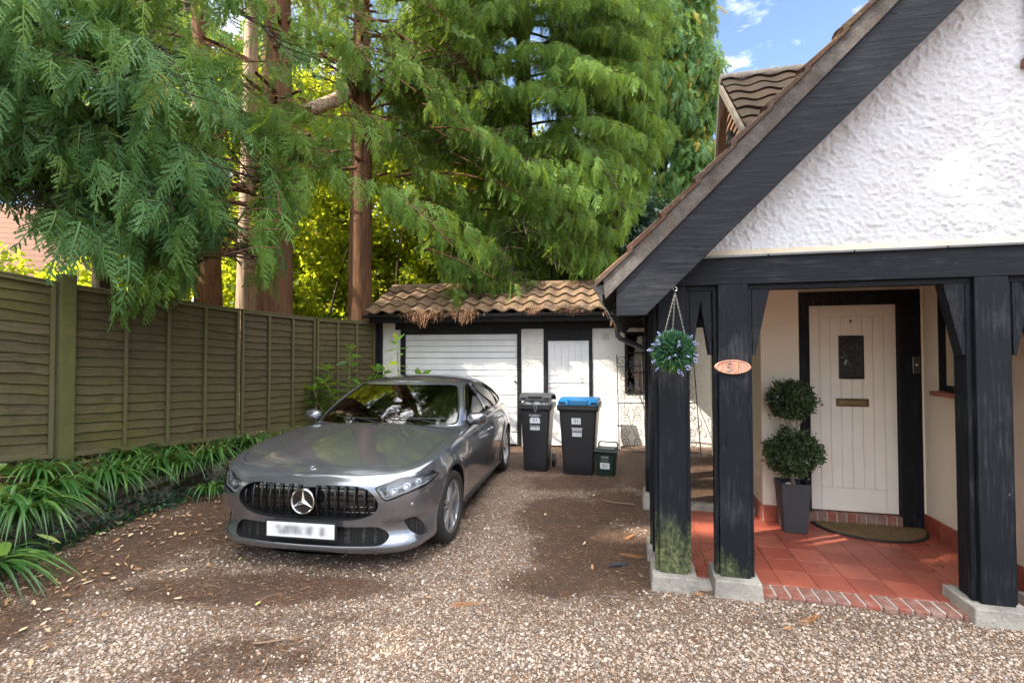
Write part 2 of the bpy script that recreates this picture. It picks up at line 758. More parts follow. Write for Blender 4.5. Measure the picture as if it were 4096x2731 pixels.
    tF, tS, tR = smt(TF, 11), smt(TS, 15), smt(TR, 15)
    # outward normals of plan curve
    tx = np.gradient(cx_)
    ty = np.gradient(cy_)
    ln = np.hypot(tx, ty)
    nx, ny = ty / ln, -tx / ln
    rows = []
    NT_ = 46
    for i in range(4):
        u = 1 - i / 4.0
        rows.append(np.stack([cx_ * (1 - u) * 0.93, (cy_ * (1 - u) + sy * u) * 1.0, zb + 0.0 * cx_], 1))
    rows = rows[:]
    for i in range(NT_ + 1):
        tt = i / NT_
        z = zb + (zs - zb) * tt
        off = np.interp(z, zz, tF) * wf + np.interp(z, zz, tR) * wr + np.interp(z, zz, tS) * np.clip(1 - wf - wr, 0, 1)
        # tumblehome near corners blends smoothly; slight fender flare over the wheel arches
        fl_ = 0.010 * np.exp(-((np.hypot(cy_ - 0.0, (z - 0.33) * 1.0) - 0.40) / 0.06) ** 2) * (cy_ > -0.5) * (cy_ < 0.6)
        fl_ += 0.012 * np.exp(-((np.hypot(cy_ - 2.729, (z - 0.33) * 1.0) - 0.40) / 0.06) ** 2) * (cy_ > 2.1) * (cy_ < 3.2)
        up = 0.385 + 0.10 * np.clip(cx_ - 0.55, 0, 1)
        dent = 1 / (1 + np.exp((z - up) / 0.006)) / (1 + np.exp((0.275 - z) / 0.012)) / (1 + np.exp((0.60 - cx_) / 0.015)) / (1 + np.exp((cy_ + 0.47) / 0.02))
        off = off + 0.024 * dent
        rows.append(np.stack([cx_ - nx * (off - fl_), cy_ - ny * (off - fl_), z], 1))
    xs_, ys_, zsh = rows[-1].T
    hc = lambda y: np.interp(y, [a for a, _ in HC], [b for _, b in HC])
    yy = np.linspace(-0.85, 3.6, 400)
    hcs = np.convolve(np.pad(hc(yy), 12, mode='edge'), np.hanning(19)[1:-1] / np.hanning(19)[1:-1].sum(), mode='same')[12:-12]
    H = lambda x, y: np.interp(y, yy, hcs) - 0.095 * (np.abs(x) / 0.85) ** 2.3
    for i in range(1, 19):
        u = i / 18.0
        uu = u ** 0.9
        x = xs_ * (1 - uu)
        y = ys_ + (sy - ys_) * (1 - (1 - uu) ** 1.4)
        z = H(x, y) + (zsh - H(xs_, ys_)) * (1 - uu) ** 4
        # hood power bulge creases
        z = z + 0.008 * np.exp(-((np.abs(x) - 0.52) / 0.07) ** 2) * np.clip((0.75 - y) / 0.3, 0, 1) * np.clip((y + 0.75) / 0.4, 0, 1)
        rows.append(np.stack([x, y, z], 1))
    G = np.array(rows)
    G[:, 0, 0] = 0
    G[:, -1, 0] = 0
    # a little smoothing over the shoulder rows
    for _ in range(2):
        a = 4 + 2
        S = G.copy()
        S[a:-1] = 0.25 * G[a - 1:-2] + 0.5 * G[a:-1] + 0.25 * G[a + 1:]
        G[a:-1] = S[a:-1]
    V, F, nc2 = grid_obj(G)
    body = to_obj('body', V, F, [paint, black], 1e-4)
    ref_bvh = BVHTree.FromObject(body, bpy.context.evaluated_depsgraph_get())

    def arch(yc, r=0.372):
        m = MB()
        n = 40
        P = [(yc + r * math.cos(2 * math.pi * k / n), 0.325 + r * math.sin(2 * math.pi * k / n)) for k in range(n)]
        for sg in (-1, 1):
            m.prism(P, sg * 0.52, sg * 1.2, axis='x', mi=1)
        return m
    boolean(body, [arch(0.0), arch(2.729)])
    fr_dir = (0, -1, 0)
    # u axis for d=(0,-1): u = (1,0)
    gr = round_poly([(-0.56, 0.540), (-0.51, 0.64), (-0.42, 0.690), (0.42, 0.690), (0.51, 0.64), (0.56, 0.540), (0.50, 0.455), (0.36, 0.415), (-0.36, 0.415), (-0.50, 0.455)], [0.05, 0.06, 0.10, 0.10, 0.06, 0.05, 0.07, 0.12, 0.12, 0.07], 4)
    li = round_poly([(-0.55, 0.365), (0.55, 0.365), (0.62, 0.285), (0.57, 0.225), (-0.57, 0.225), (-0.62, 0.285)], [0.05, 0.05, 0.05, 0.06, 0.06, 0.05], 4)
    li = [(x, z) for x, z in li]
    boolean(body, [cutter(gr, fr_dir, 0.70, 1.0), cutter(li, fr_dir, 0.66, 1.0)])
    # fog intakes
    fdir = {}
    fogs = []
    for sg in (1, -1):
        d = Vector((sg * 0.62, -0.78, 0))
        fdir[sg] = d
        P = [(-0.013, 0.410), (0.073, 0.425), (0.16, 0.345), (0.19, 0.255), (0.114, 0.258), (0.042, 0.306)]
        P = round_poly(P, 0.03, 4)
        if sg < 0:
            P = [(-a, b) for a, b in P][::-1]
        fogs.append((sg, P, d, Vector((sg * 0.70, -0.66, 0))))
    boolean(body, [cutter(P, d, -0.06, 0.2, origin=o) for sg, P, d, o in fogs])
    # headlights
    heads = []
    for sg in (1, -1):
        d = Vector((sg * 0.62, -0.785, 0)).normalized()
        org = Vector((sg * 0.70, -0.64, 0))
        P = HEAD_POLY
        P = round_poly(P, 0.02, 3)
        if sg < 0:
            P = [(-a, b) for a, b in P][::-1]
        heads.append((sg, P, d, org))
    lens_src = dupe(body, 'lens')
    boolean(body, [cutter(P, d, -0.13, 0.3, origin=o) for sg, P, d, o in heads])
    # bonnet seam: plan polygon swept vertically (cut a thin gap)
    bon = [(0.0, -0.650), (0.33, -0.638), (0.56, -0.60), (0.68, -0.54), (0.735, -0.43), (0.755, -0.30), (0.765, -0.05), (0.775, 0.3), (0.79, 0.56), (0.70, 0.70), (0.0, 0.70)]
    bonc = crom([(x, y) for x, y in bon[:9]], 5)
    plan = [(x, y) for x, y in bonc] + [(0.70, 0.70)]
    plan = plan + [(-x, y) for x, y in plan[::-1][:-1]]
    mb = MB()
    mb.prism(plan, 0.62, 1.2, axis='z', mi=1)
    mb2 = MB()
    mb2.prism(shrink(plan, 0.0045), 0.60, 1.2, axis='z', mi=1)
    bonnet = dupe(body, 'bonnet')
    boolean(bonnet, [mb2], 'INTERSECT')
    boolean(body, [mb])
    # doors
    front_door = crom([(0.62, 0.90), (0.60, 0.80), (0.585, 0.62), (0.60, 0.45), (0.64, 0.27)], 4)
    fd = [tuple(p) for p in front_door] + [(1.62, 0.27), (1.66, 0.45), (1.67, 0.70), (1.655, 0.99), (0.66, 0.99)]
    rd = [(1.672, 0.27), (1.712, 0.45), (1.722, 0.70), (1.707, 0.99), (2.62, 0.99), (2.60, 0.86), (2.50, 0.75), (2.38, 0.62), (2.30, 0.45), (2.26, 0.27)]
    doors = []
    for sg in (1, -1):
        for nm, P in (('door', fd), ('door', rd)):
            a = MB()
            a.prism(shrink(P, 0.0), sg * 0.80, sg * 1.1, axis='x', mi=1)
            b = MB()
            b.prism(shrink(P, 0.007), sg * 0.79, sg * 1.1, axis='x', mi=1)
            dd = dupe(body, nm)
            boolean(dd, [b], 'INTERSECT')
            doors.append((sg, dd, a))
    boolean(body, [a for _, _, a in doors])
    # greenhouse
    B = [(0, 0.50, 0.972), (0.38, 0.53, 0.970), (0.68, 0.63, 0.952), (0.80, 0.86, 0.930), (0.820, 1.30, 0.925), (0.828, 1.75, 0.93), (0.822, 2.3, 0.945), (0.800, 2.8, 0.965), (0.72, 3.12, 0.975), (0.52, 3.33, 0.975), (0.26, 3.41, 0.975), (0, 3.43, 0.975)]
    T = [(0, 1.36, 1.375, 1.36), (0.29, 1.37, 1.372, 1.375), (0.530, 1.42, 1.355, 1.45), (0.598, 1.56, 1.352, 1.58), (0.612, 1.72, 1.358, 1.75), (0.620, 1.98, 1.360, 2.0), (0.612, 2.35, 1.342, 2.35), (0.590, 2.70, 1.308, 2.70), (0.54, 2.90, 1.285, 2.88), (0.42, 3.00, 1.282, 2.96), (0.22, 3.045, 1.292, 3.0), (0, 3.05, 1.30, 3.02)]
    Bd = crom(B, 9)
    Td = crom(T, 9)
    RC = [(1.36, 1.375), (1.5, 1.408), (1.7, 1.432), (1.95, 1.440), (2.3, 1.425), (2.7, 1.372), (3.05, 1.30)]
    ry = np.linspace(1.3, 3.1, 100)
    rcv = np.convolve(np.pad(np.interp(ry, *zip(*RC)), 8, mode='edge'), np.ones(9) / 9, mode='same')[8:-8]
    rows = []
    for i in range(17):
        tt = i / 16
        P = Bd * (1 - tt) + Td[:, :3] * tt
        bul = 0.035 * math.sin(math.pi * tt) ** 1.0
        ctr = np.stack([P[:, 0] * 0, np.full(len(P), 2.0), P[:, 2]], 1)
        dv = P - ctr
        dv[:, 1] *= 0.6
        dv /= np.linalg.norm(dv[:, :2], axis=1)[:, None] + 1e-6
        P = P + dv * np.array([bul, bul, 0])
        rows.append(P)
    for i in range(1, 15):
        u = i / 14
        x = Td[:, 0] * (1 - u)
        y = Td[:, 1] + (Td[:, 3] - Td[:, 1]) * u
        Hr = lambda x, y: np.interp(y, ry, rcv) - 0.055 * (np.abs(x) / 0.57) ** 2.6
        z = Hr(x, y) + (Td[:, 2] - Hr(Td[:, 0], Td[:, 1])) * (1 - u) ** 5
        rows.append(np.stack([x, y, z], 1))
    G = np.array(rows)
    G[:, 0, 0] = 0
    G[:, -1, 0] = 0
    for _ in range(3):
        S = G.copy()
        S[8:-1] = 0.25 * G[7:-2] + 0.5 * G[8:-1] + 0.25 * G[9:]
        G[8:-1] = S[8:-1]
    V, F, nc2 = grid_obj(G)
    gh = to_obj('gh', V, F, [paint, black], 1e-4)

    def shell(src, off_out, thick, name):
        o = dupe(src, name)
        md = o.modifiers.new('s', 'SOLIDIFY')
        md.thickness = thick
        md.offset = off_out
        dg = bpy.context.evaluated_depsgraph_get()
        dg.update()
        me = bpy.data.meshes.new_from_object(o.evaluated_get(dg))
        o.modifiers.clear()
        o.data = me
        return o
    frame = shell(gh, -1.0, 0.035, 'roof')
    # glass surface: greenhouse pulled inward 5 mm
    gsrc = dupe(gh, 'gsrc')
    me = gsrc.data
    nrm = np.zeros(len(me.vertices) * 3)
    co = np.zeros(len(me.vertices) * 3)
    me.vertices.foreach_get('normal', nrm)
    me.vertices.foreach_get('co', co)
    me.vertices.foreach_set('co', co - nrm * 0.006)
    me.update()
    glass_shell = shell(gsrc, -1.0, 0.004, 'glass_shell')
    bpy.data.objects.remove(gsrc)
    # windscreen cut along +y->-y ; polygon in (x,z)
    ws = round_poly([(-0.735, 0.965), (0.735, 0.965), (0.680, 1.13), (0.560, 1.337), (-0.560, 1.337), (-0.680, 1.13)], [0.05, 0.05, 0.2, 0.05, 0.05, 0.2], 4)
    wsc = lambda P: cutter(P, fr_dir, -1.6, 0.0)
    rw = round_poly([(-0.56, 1.02), (0.56, 1.02), (0.44, 1.25), (-0.44, 1.25)], 0.06, 4)
    rwc = lambda P: cutter(P, (0, 1, 0), 2.85, 3.6)
    # side windows (y,z)
    w1 = round_poly([(0.86, 0.966), (1.64, 0.985), (1.60, 1.333), (1.47, 1.325), (1.20, 1.20), (0.94, 1.045)], [0.02, 0.02, 0.02, 0.10, 0.3, 0.1], 3)
    w2 = round_poly([(1.73, 0.987), (2.48, 1.005), (2.50, 1.05), (2.36, 1.295), (2.1, 1.33), (1.69, 1.337)], [0.02, 0.02, 0.02, 0.06, 0.2, 0.02], 3)
    w3 = round_poly([(2.53, 1.012), (2.82, 1.04), (2.62, 1.20), (2.43, 1.275)], [0.02, 0.03, 0.08, 0.02], 3)

    def sidec(P, sg):
        m = MB()
        m.prism(P, sg * 0.30, sg * 1.1, axis='x', mi=1)
        return m
    cuts = [wsc(ws), rwc([(-a, b) for a, b in rw])]
    for sg in (1, -1):
        for w in (w1, w2, w3):
            cuts.append(sidec(w, sg))
    boolean(frame, cuts)
    g1 = dupe(glass_shell, 'windscreen')
    boolean(g1, [wsc(shrink(ws, -0.012))], 'INTERSECT')
    # keep only the front part
    g2 = dupe(glass_shell, 'rear_window')
    boolean(g2, [rwc(shrink([(-a, b) for a, b in rw], -0.012))], 'INTERSECT')
    glasses = [g1, g2]
    for sg in (1, -1):
        for w in (w1, w2, w3):
            g = dupe(glass_shell, 'side_window')
            boolean(g, [sidec(shrink(w, -0.012), sg)], 'INTERSECT')
            glasses.append(g)
    for g in glasses:
        g.data.materials.clear()
        g.data.materials.append(glass)
        g.data.polygons.foreach_set('material_index', [0] * len(g.data.polygons))
        g.parent = car
        smooth_obj(g, 40)
    bpy.data.objects.remove(glass_shell)
    # black trim round the glass: thin frames
    for o in (body, bonnet, frame):
        o.parent = car
        smooth_obj(o, 34)
    bpy.data.objects.remove(gh)
    gdup = dupe(body, 'x')
    bpy.data.objects.remove(gdup)
    # window seals
    def on_side(y, z, sg, src, push=0.003):
        hit = src.ray_cast(Vector((sg * 1.5, y, z)), Vector((-sg, 0, 0)))
        return hit[0] + hit[1] * push if hit[0] is not None else None
    fb = BVHTree.FromPolygons([Vector(v) for v in V], [f for f in F])
    for sg in (1, -1):
        for w in (w1, w2, w3):
            pts = []
            for (y, z) in w + [w[0]]:
                p = on_side(y, z, sg, fb, 0.001)
                if p is not None:
                    pts.append(p)
            m = MB()
            m.tube(pts, 0.0075, 5, cap=False)
            o = m.build('window_seal', gloss, car, smooth=True)
    pts = []
    for (x, z) in ws + [ws[0]]:
        h = fb.ray_cast(Vector((x, -1, z)), Vector((0, 1, 0)))
        if h[0] is not None:
            pts.append(h[0] + h[1] * 0.0005)
    m = MB()
    m.tube(pts, 0.008, 5, cap=False)
    m.build('windscreen_seal', black, car, smooth=True)
    # door handles
    for (sg, dd, a) in doors:
        dd.parent = car
        smooth_obj(dd, 34)
        ys = [v.co.y for v in dd.data.vertices]
        y1 = max(ys)
        hy_, hz_ = (1.50, 0.80) if y1 < 1.9 else (2.40, 0.835)
        p = on_side(hy_, hz_, sg, ref_bvh, 0.0)
        m = MB()
        m.tube([p + Vector((sg * 0.006, -0.085, 0)), p + Vector((sg * 0.030, -0.065, 0.002)), p + Vector((sg * 0.032, 0.05, 0.004)), p + Vector((sg * 0.008, 0.085, 0.004))], [0.012, 0.015, 0.015, 0.012], 10, flat=0.7)
        m.build('handle', paint, dd, smooth=True)
    # sill strip
    for sg in (1, -1):
        m = MB()
        m.tube([Vector((sg * 0.865, y, 0.215)) for y in np.linspace(0.42, 2.32, 8)], 0.016, 8)
        m.build('sill', chrome if False else black, car, smooth=True)
    # ---------------- grille insert
    def grille_y(x, z):
        return -0.752 + 0.30 * max(0, abs(x) - 0.30) ** 1.6 + 0.02 * ((z - 0.56) / 0.13) ** 2
    grl = MB()
    nxg, nzg = 60, 12
    vv = [(-0.58 + 1.16 * i / nxg, grille_y(-0.58 + 1.16 * i / nxg, 0.40 + 0.30 * k / nzg), 0.40 + 0.30 * k / nzg) for k in range(nzg + 1) for i in range(nxg + 1)]
    ff = [(k * (nxg + 1) + i, k * (nxg + 1) + i + 1, (k + 1) * (nxg + 1) + i + 1, (k + 1) * (nxg + 1) + i) for k in range(nzg) for i in range(nxg)]
    grl.add(vv, ff)
    for k in range(1, 6):          # horizontal ribs
        z = 0.42 + 0.045 * k
        pts = [(x, grille_y(x, z) - 0.006, z) for x in np.linspace(-0.55, 0.55, 30)]
        grl.tube(pts, 0.004, 4)
    grille = grl.build('grille', gloss, car)
    M_bar = flat('bar_black_chrome', (0.06, 0.06, 0.065), 0.22, 0.8)
    for i in range(-7, 8):
        x = i * 0.073
        if abs(i) == 0:
            continue
        hx2 = abs(x)
        zt = 0.682 if hx2 < 0.42 else 0.682 - (hx2 - 0.42) * 0.8
        zb_ = 0.420 if hx2 < 0.36 else 0.420 + (hx2 - 0.36) * 0.45
        pts = [(x, grille_y(x, z) - 0.018 - 0.010 * math.sin(math.pi * (z - zb_) / (zt - zb_)), z) for z in np.linspace(zb_, zt, 9)]
        bars = MB()
        bars.tube(pts, [0.006] + [0.0085] * 7 + [0.006], 8)
        bars.build('grille_bar', M_bar, grille, smooth=True)
    # star emblem in ring
    em = MB()
    ec = Vector((0, -0.835, 0.560))
    n = 40
    ringp = [ec + Vector((0.087 * math.cos(2 * math.pi * k / n), 0, 0.094 * math.sin(2 * math.pi * k / n))) for k in range(n + 1)]
    em.tube(ringp, 0.0075, 8, cap=False)
    for a in (90, 210, 330):
        a = rad(a)
        tip = ec + Vector((0.083 * math.cos(a), 0, 0.090 * math.sin(a)))
        l_ = ec + Vector((0.018 * math.cos(a + rad(60)), 0, 0.018 * math.sin(a + rad(60))))
        r_ = ec + Vector((0.018 * math.cos(a - rad(60)), 0, 0.018 * math.sin(a - rad(60))))
        top = ec + Vector((0, -0.014, 0))
        back = Vector((0, 0.006, 0))
        em.add([tip, l_, r_, top, tip + back, l_ + back, r_ + back], [(0, 1, 3), (0, 3, 2), (0, 4, 5, 1), (0, 2, 6, 4), (4, 6, 5)])
    em.build('emblem', chrome, grille, smooth=25)
    disc = MB()
    disc.lathe([(0.0, 0.0), (0.084, 0.0), (0.084, 0.012), (0.0, 0.012)], 32, (0, -0.829, 0.560), axis='y', cap=False)
    disc.build('emblem_disc', gloss, grille, smooth=True)
    # lower intake mesh + plate
    lm = MB()
    nxg = 50
    fy = lambda x, z: -0.765 + 0.42 * max(0, abs(x) - 0.22) ** 1.7
    vv = [(-0.68 + 1.36 * i / nxg, fy(-0.68 + 1.36 * i / nxg, 0), 0.21 + 0.20 * k) for k in range(2) for i in range(nxg + 1)]
    lm.add(vv, [(i, i + 1, nxg + 1 + i + 1, nxg + 1 + i) for i in range(nxg)])
    lm.build('lower_intake', meshm, car)
    for sg, P, d, o in fogs:
        u = Vector((-d.y, d.x, 0))
        fm = MB()
        vs = [o + u * a + Vector((0, 0, b)) + d * (-0.035) for a, b in P]
        fm.add(vs, [tuple(range(len(vs)))])
        fm.build('fog_intake', meshm, car)
    pm = MB()
    pm.box(-0.275, 0.275, -0.862, -0.846, 0.272, 0.415)
    pf = pm.build('number_plate', black, car, bevel=0.004)
    t = NT('plate_face')
    # the registration is unreadable in the photograph: soft grey smudges on white
    e = t.sep()
    sm = t.noise(17, 1, 0.4, t.map((1, 1, 0.45)))
    band = t.ramp(t.math('ABSOLUTE', t.math('SUBTRACT', e[2], 0.345)), [(0.022, 1.0), (0.048, 0.0)])
    bx = t.ramp(t.math('ABSOLUTE', e[0]), [(0.17, 1.0), (0.225, 0.0)])
    f = t.math('MULTIPLY', t.math('MULTIPLY', t.ramp(sm, [(0.30, 0.0), (0.78, 1.0)]), band), bx)
    pmat = t.pbr(t.mix(f, (0.78, 0.79, 0.82), (0.13, 0.13, 0.14)), 0.35)
    pm = MB()
    pm.box(-0.260, 0.260, -0.866, -0.8625, 0.290, 0.402)
    pm.build('plate', pmat, pf)
    # small round badge on the nose
    m = MB()
    h = ref_bvh.ray_cast(Vector((0, -0.69, 2)), Vector((0, 0, -1)))
    q = Matrix.Translation(h[0] + h[1] * 0.001) @ h[1].to_track_quat('Z', 'Y').to_matrix().to_4x4()
    m.M = q
    m.lathe([(0.0, 0.003), (0.024, 0.003), (0.024, 0.0)], 20, cap=False)
    m.build('badge', black, car, smooth=True)
    m = MB()
    m.M = q
    m.tube([(0.026 * math.cos(2 * math.pi * k / 20), 0.026 * math.sin(2 * math.pi * k / 20), 0.002) for k in range(21)], 0.003, 6, cap=False)
    for a in (90, 210, 330):
        a = rad(a)
        m.tube([(0, 0, 0.004), (0.022 * math.cos(a), 0.022 * math.sin(a), 0.004)], [0.004, 0.001], 5)
    m.build('badge_ring', chrome, car, smooth=True)
    # ---------------- headlights
    for sg, P, d, org in heads:
        ln_ = dupe(lens_src, 'headlight')
        boolean(ln_, [cutter(shrink(P, 0.004), d, -0.115, 0.3, origin=org)], 'INTERSECT')
        # keep outer surface as clear lens: delete the cut faces
        import bmesh
        bm = bmesh.new()
        bm.from_mesh(ln_.data)
        bmesh.ops.delete(bm, geom=[f for f in bm.faces if f.material_index == 1], context='FACES')
        bm.to_mesh(ln_.data)
        bm.free()
        ln_.data.materials.clear()
        ln_.data.materials.append(lampglass)
        ln_.data.polygons.foreach_set('material_index', [0] * len(ln_.data.polygons))
        smooth_obj(ln_, 60)
        ln_.parent = car
        u = Vector((-d.y, d.x, 0))
        zt = Vector((0, 0, 1))
        Q = shrink(P, 0.006)
        inner = MB()
        # dark housing bowl
        front = [org + u * a + zt * b for a, b in Q]
        surf = []
        for p in front:
            hh = ref_bvh.ray_cast(p + d * 1.0, -d)
            surf.append(hh[0] - d * 0.012 if hh[0] is not None else p)
        Q2 = shrink(P, 0.02)
        back = []
        for a, b in Q2:
            p = org + u * a + zt * b
            hh = ref_bvh.ray_cast(p + d * 1.0, -d)
            back.append((hh[0] if hh[0] is not None else p) - d * 0.055)
        n = len(front)
        inner.add(surf + back, [(i, (i + 1) % n, n + (i + 1) % n, n + i) for i in range(n)] + [tuple(range(n, 2 * n))])
        inner.build('lamp_housing', flat('lamp_housing', (0.55, 0.56, 0.58), 0.30, 0.6), ln_)
        # reflector blocks
        refl = MB()
        us = [a for a, b in P]
        u0, u1 = min(us), max(us)
        sgn = 1 if sg > 0 else -1
        for fr_, wd, zc, hh_ in ((0.24, 0.062, 0.640, 0.034), (0.42, 0.060, 0.668, 0.034), (0.60, 0.05, 0.692, 0.028)):
            a = (u0 + (u1 - u0) * fr_) if sg > 0 else (u1 - (u1 - u0) * fr_)
            p = org + u * a + zt * zc
            h_ = ref_bvh.ray_cast(p + d * 1.0, -d)
            base = h_[0] if h_[0] is not None else p
            refl.M = Matrix.Translation(base - d * 0.040) @ Matrix(((u.x, -d.x, 0, 0), (u.y, -d.y, 0, 0), (0, 0, 1, 0), (0, 0, 0, 1)))
            refl.lathe([(hh_, -0.018), (hh_ * 0.95, 0.0), (hh_ * 0.6, 0.014), (0.004, 0.018)], 20, axis='y', cap=False)
            refl.box(-wd * 0.5, wd * 0.5, -0.020, -0.012, -hh_ * 1.25, -hh_ * 1.05)
        refl.M = None
        refl.build('lamp_reflector', lamp_m, ln_, smooth=True)
        # light guide along the lower/outer edge
        lg = MB()
        edge = [p for p in Q]
        # choose the lower run of the outline
        low = sorted(edge, key=lambda p: p[0])
        zmid = lambda a: np.interp(a, [u0, u1], [0.60, 0.70]) if sg > 0 else np.interp(a, [u0, u1], [0.70, 0.60])
        lower = [p for p in low if p[1] < zmid(p[0]) + 0.0]
        pts = []
        for a, b in lower:
            p = org + u * a + zt * (b + 0.012)
            h_ = ref_bvh.ray_cast(p + d * 1.0, -d)
            if h_[0] is not None:
                pts.append(h_[0] - d * 0.014)
        if len(pts) > 2:
            lg.tube(pts, 0.0055, 6)
            lg.build('light_guide', drl_m, ln_, smooth=True)
    bpy.data.objects.remove(lens_src)
    # ---------------- mirrors
    for sg in (1, -1):
        m = MB()
        c0 = Vector((sg * 0.890, 0.88, 1.0))
        nseg = 14
        vs, fs = [], []
        prof = [(-0.075, 0.02, 0.02), (-0.060, 0.60, 0.60), (-0.03, 0.88, 0.9), (0.0, 1.0, 1.0), (0.03, 1.0, 1.0), (0.045, 0.97, 0.97)]
        for (dy, sx, sz) in prof:
            for k in range(20):
                a = 2 * math.pi * k / 20
                ca, sa = math.cos(a), math.sin(a)
                ex = 0.095 * sx * math.copysign(abs(ca) ** 0.75, ca)
                ez = 0.066 * sz * math.copysign(abs(sa) ** 0.75, sa)
                vs.append((c0.x + ex, c0.y + dy + sg * ex * 0.18 * 1.0, c0.z + ez - 0.15 * ex * sg * 0.0))
        for i in range(len(prof) - 1):
            for k in range(20):
                fs.append((i * 20 + k, i * 20 + (k + 1) % 20, (i + 1) * 20 + (k + 1) % 20, (i + 1) * 20 + k))
        fs.append(tuple(range(20)))
        fs.append(tuple(len(prof) * 20 - 20 + k for k in range(20))[::-1])
        m.add(vs, fs)
        mi = m.build('door_mirror', paint, car, smooth=50)
        m = MB()
        m.tube([(sg * 0.78, 0.92, 0.925), (sg * 0.83, 0.90, 0.935), (sg * 0.88, 0.89, 0.955)], [0.03, 0.022, 0.026], 8, flat=0.5)
        m.build('mirror_arm', black, mi, smooth=True)
    # ---------------- wheels
    def wheel(x, y, sg):
        w = bpy.data.objects.new('wheel', None)
        COL.objects.link(w)
        w.parent = car
        w.location = (x, y, 0.322)
        w.empty_display_size = 0.1
        if y == 0:
            w.rotation_euler = (0, 0, rad(-3))
        tm = MB()
        prof = [(0.222, -0.095), (0.240, -0.104), (0.285, -0.108), (0.308, -0.100), (0.320, -0.080), (0.3225, -0.04), (0.3225, 0.04), (0.320, 0.080), (0.308, 0.100), (0.285, 0.108), (0.240, 0.104), (0.222, 0.095)]
        tm.lathe(prof, 64, axis='x', cap=False)
        tyre = tm.build('tyre', rubber, w, smooth=50)
        tg = MB()
        for k in range(3):
            tg.tube([((k - 1) * 0.045, 0.3228 * math.cos(a), 0.3228 * math.sin(a)) for a in np.linspace(0, 2 * math.pi, 65)], 0.0035, 4, cap=False)
        tg.build('tread_groove', black, tyre)
        rm = MB()
        s = sg
        rm.lathe([(0.226, s * 0.100), (0.232, s * 0.102), (0.232, s * 0.095), (0.212, s * 0.088), (0.206, s * 0.02), (0.206, -s * 0.09)], 48, axis='x', cap=False)
        # five double spokes
        for k in range(5):
            a0 = 2 * math.pi * k / 5 + 0.3
            for da in (-0.19, 0.19):
                pr = []
                for rr, hw, xo in ((0.035, 0.018, 0.075), (0.10, 0.016, 0.082), (0.16, 0.015, 0.085), (0.214, 0.020, 0.080)):
                    ang = a0 + da * (0.35 + 0.65 * rr / 0.214)
                    c = Vector((0, math.cos(ang), math.sin(ang)))
                    tn = Vector((0, -math.sin(ang), math.cos(ang)))
                    pr.append((c * rr, tn * hw, xo))
                vs = []
                for (c, tn, xo) in pr:
                    vs += [c - tn + Vector((s * (xo - 0.03), 0, 0)), c - tn * 0.75 + Vector((s * xo, 0, 0)), c + tn * 0.75 + Vector((s * xo, 0, 0)), c + tn + Vector((s * (xo - 0.03), 0, 0))]
                fs = []
                for i in range(3):
                    for j in range(3):
                        fs.append((i * 4 + j, i * 4 + j + 1, (i + 1) * 4 + j + 1, (i + 1) * 4 + j))
                rm.add(vs, fs)
        rm.lathe([(0.001, s * 0.088), (0.03, s * 0.086), (0.048, s * 0.074), (0.050, s * 0.03)], 24, axis='x', cap=False)
        rim = rm.build('rim', alloy, w, smooth=40)
        bm_ = MB()
        bm_.lathe([(0.001, s * 0.022), (0.15, s * 0.022), (0.15, s * 0.0), (0.001, 0.0)], 32, axis='x', cap=False)
        bm_.lathe([(0.17, -s * 0.02), (0.208, -s * 0.02)], 32, axis='x', cap=False)
        bm_.build('brake_disc', brake, rim, smooth=40)
        back = MB()
        back.lathe([(0.001, -s * 0.05), (0.21, -s * 0.05)], 32, axis='x', cap=False)
        back.build('hub_back', black, rim)
        return w
    for sg in (1, -1):
        wheel(sg * 0.782, 0.0, sg)
        wheel(sg * 0.782, 2.729, sg)
    # ---------------- cabin
    for sx in (-0.36, 0.36):
        m = MB()
        m.box(sx - 0.25, sx + 0.25, 1.62, 1.76, 0.6, 1.06)
        m.box(sx - 0.13, sx + 0.13, 1.66, 1.75, 1.08, 1.27)
        m.box(sx - 0.02, sx + 0.02, 1.69, 1.72, 1.0, 1.1)
        m.build('seat', seat_m, car, smooth=True, bevel=0.03, seg=3)
        m = MB()
        m.box(sx - 0.24, sx + 0.24, 2.55, 2.68, 0.6, 1.04)
        m.box(sx - 0.11, sx + 0.11, 2.58, 2.66, 1.05, 1.18)
        m.build('seat', seat_m, car, smooth=True, bevel=0.03, seg=3)
    m = MB()
    m.box(-0.66, 0.66, 0.92, 1.12, 0.86, 0.985)
    m.build('dashboard', seat_m, car, smooth=True, bevel=0.03)
    m = MB()
    m.tube([(0.36 + 0.185 * math.cos(a), 1.28 + 0.06 * math.sin(a), 0.98 + 0.165 * math.sin(a)) for a in np.linspace(0, 2 * math.pi, 25)], 0.014, 6, cap=False)
    m.build('steering_wheel', seat_m, car, smooth=True)
    m = MB()
    m.box(-0.06, 0.06, 1.33, 1.35, 1.27, 1.32)
    m.build('rear_view_mirror', black, car, bevel=0.01)
    # wipers
    for x0, x1, xb in ((0.62, 0.02, 0.40), (-0.02, -0.50, -0.30)):
        pts = []
        for x in np.linspace(x0, x1, 10):
            z = 1.01 + (0.03 if x0 > 0 else 0.02) * abs(x - x0)
            h_ = fb.ray_cast(Vector((x, -1, z)), Vector((0, 1, 0)))
            if h_[0] is not None:
                pts.append(h_[0] + h_[1] * 0.012)
        m = MB()
        m.tube(pts, 0.006, 6)
        mid = pts[len(pts) // 2]
        m.tube([mid, mid + Vector((0.14, -0.06, -0.012)), mid + Vector((0.30, -0.12, -0.035))], [0.006, 0.008, 0.011], 6)
        m.build('wiper', black, car, smooth=True)
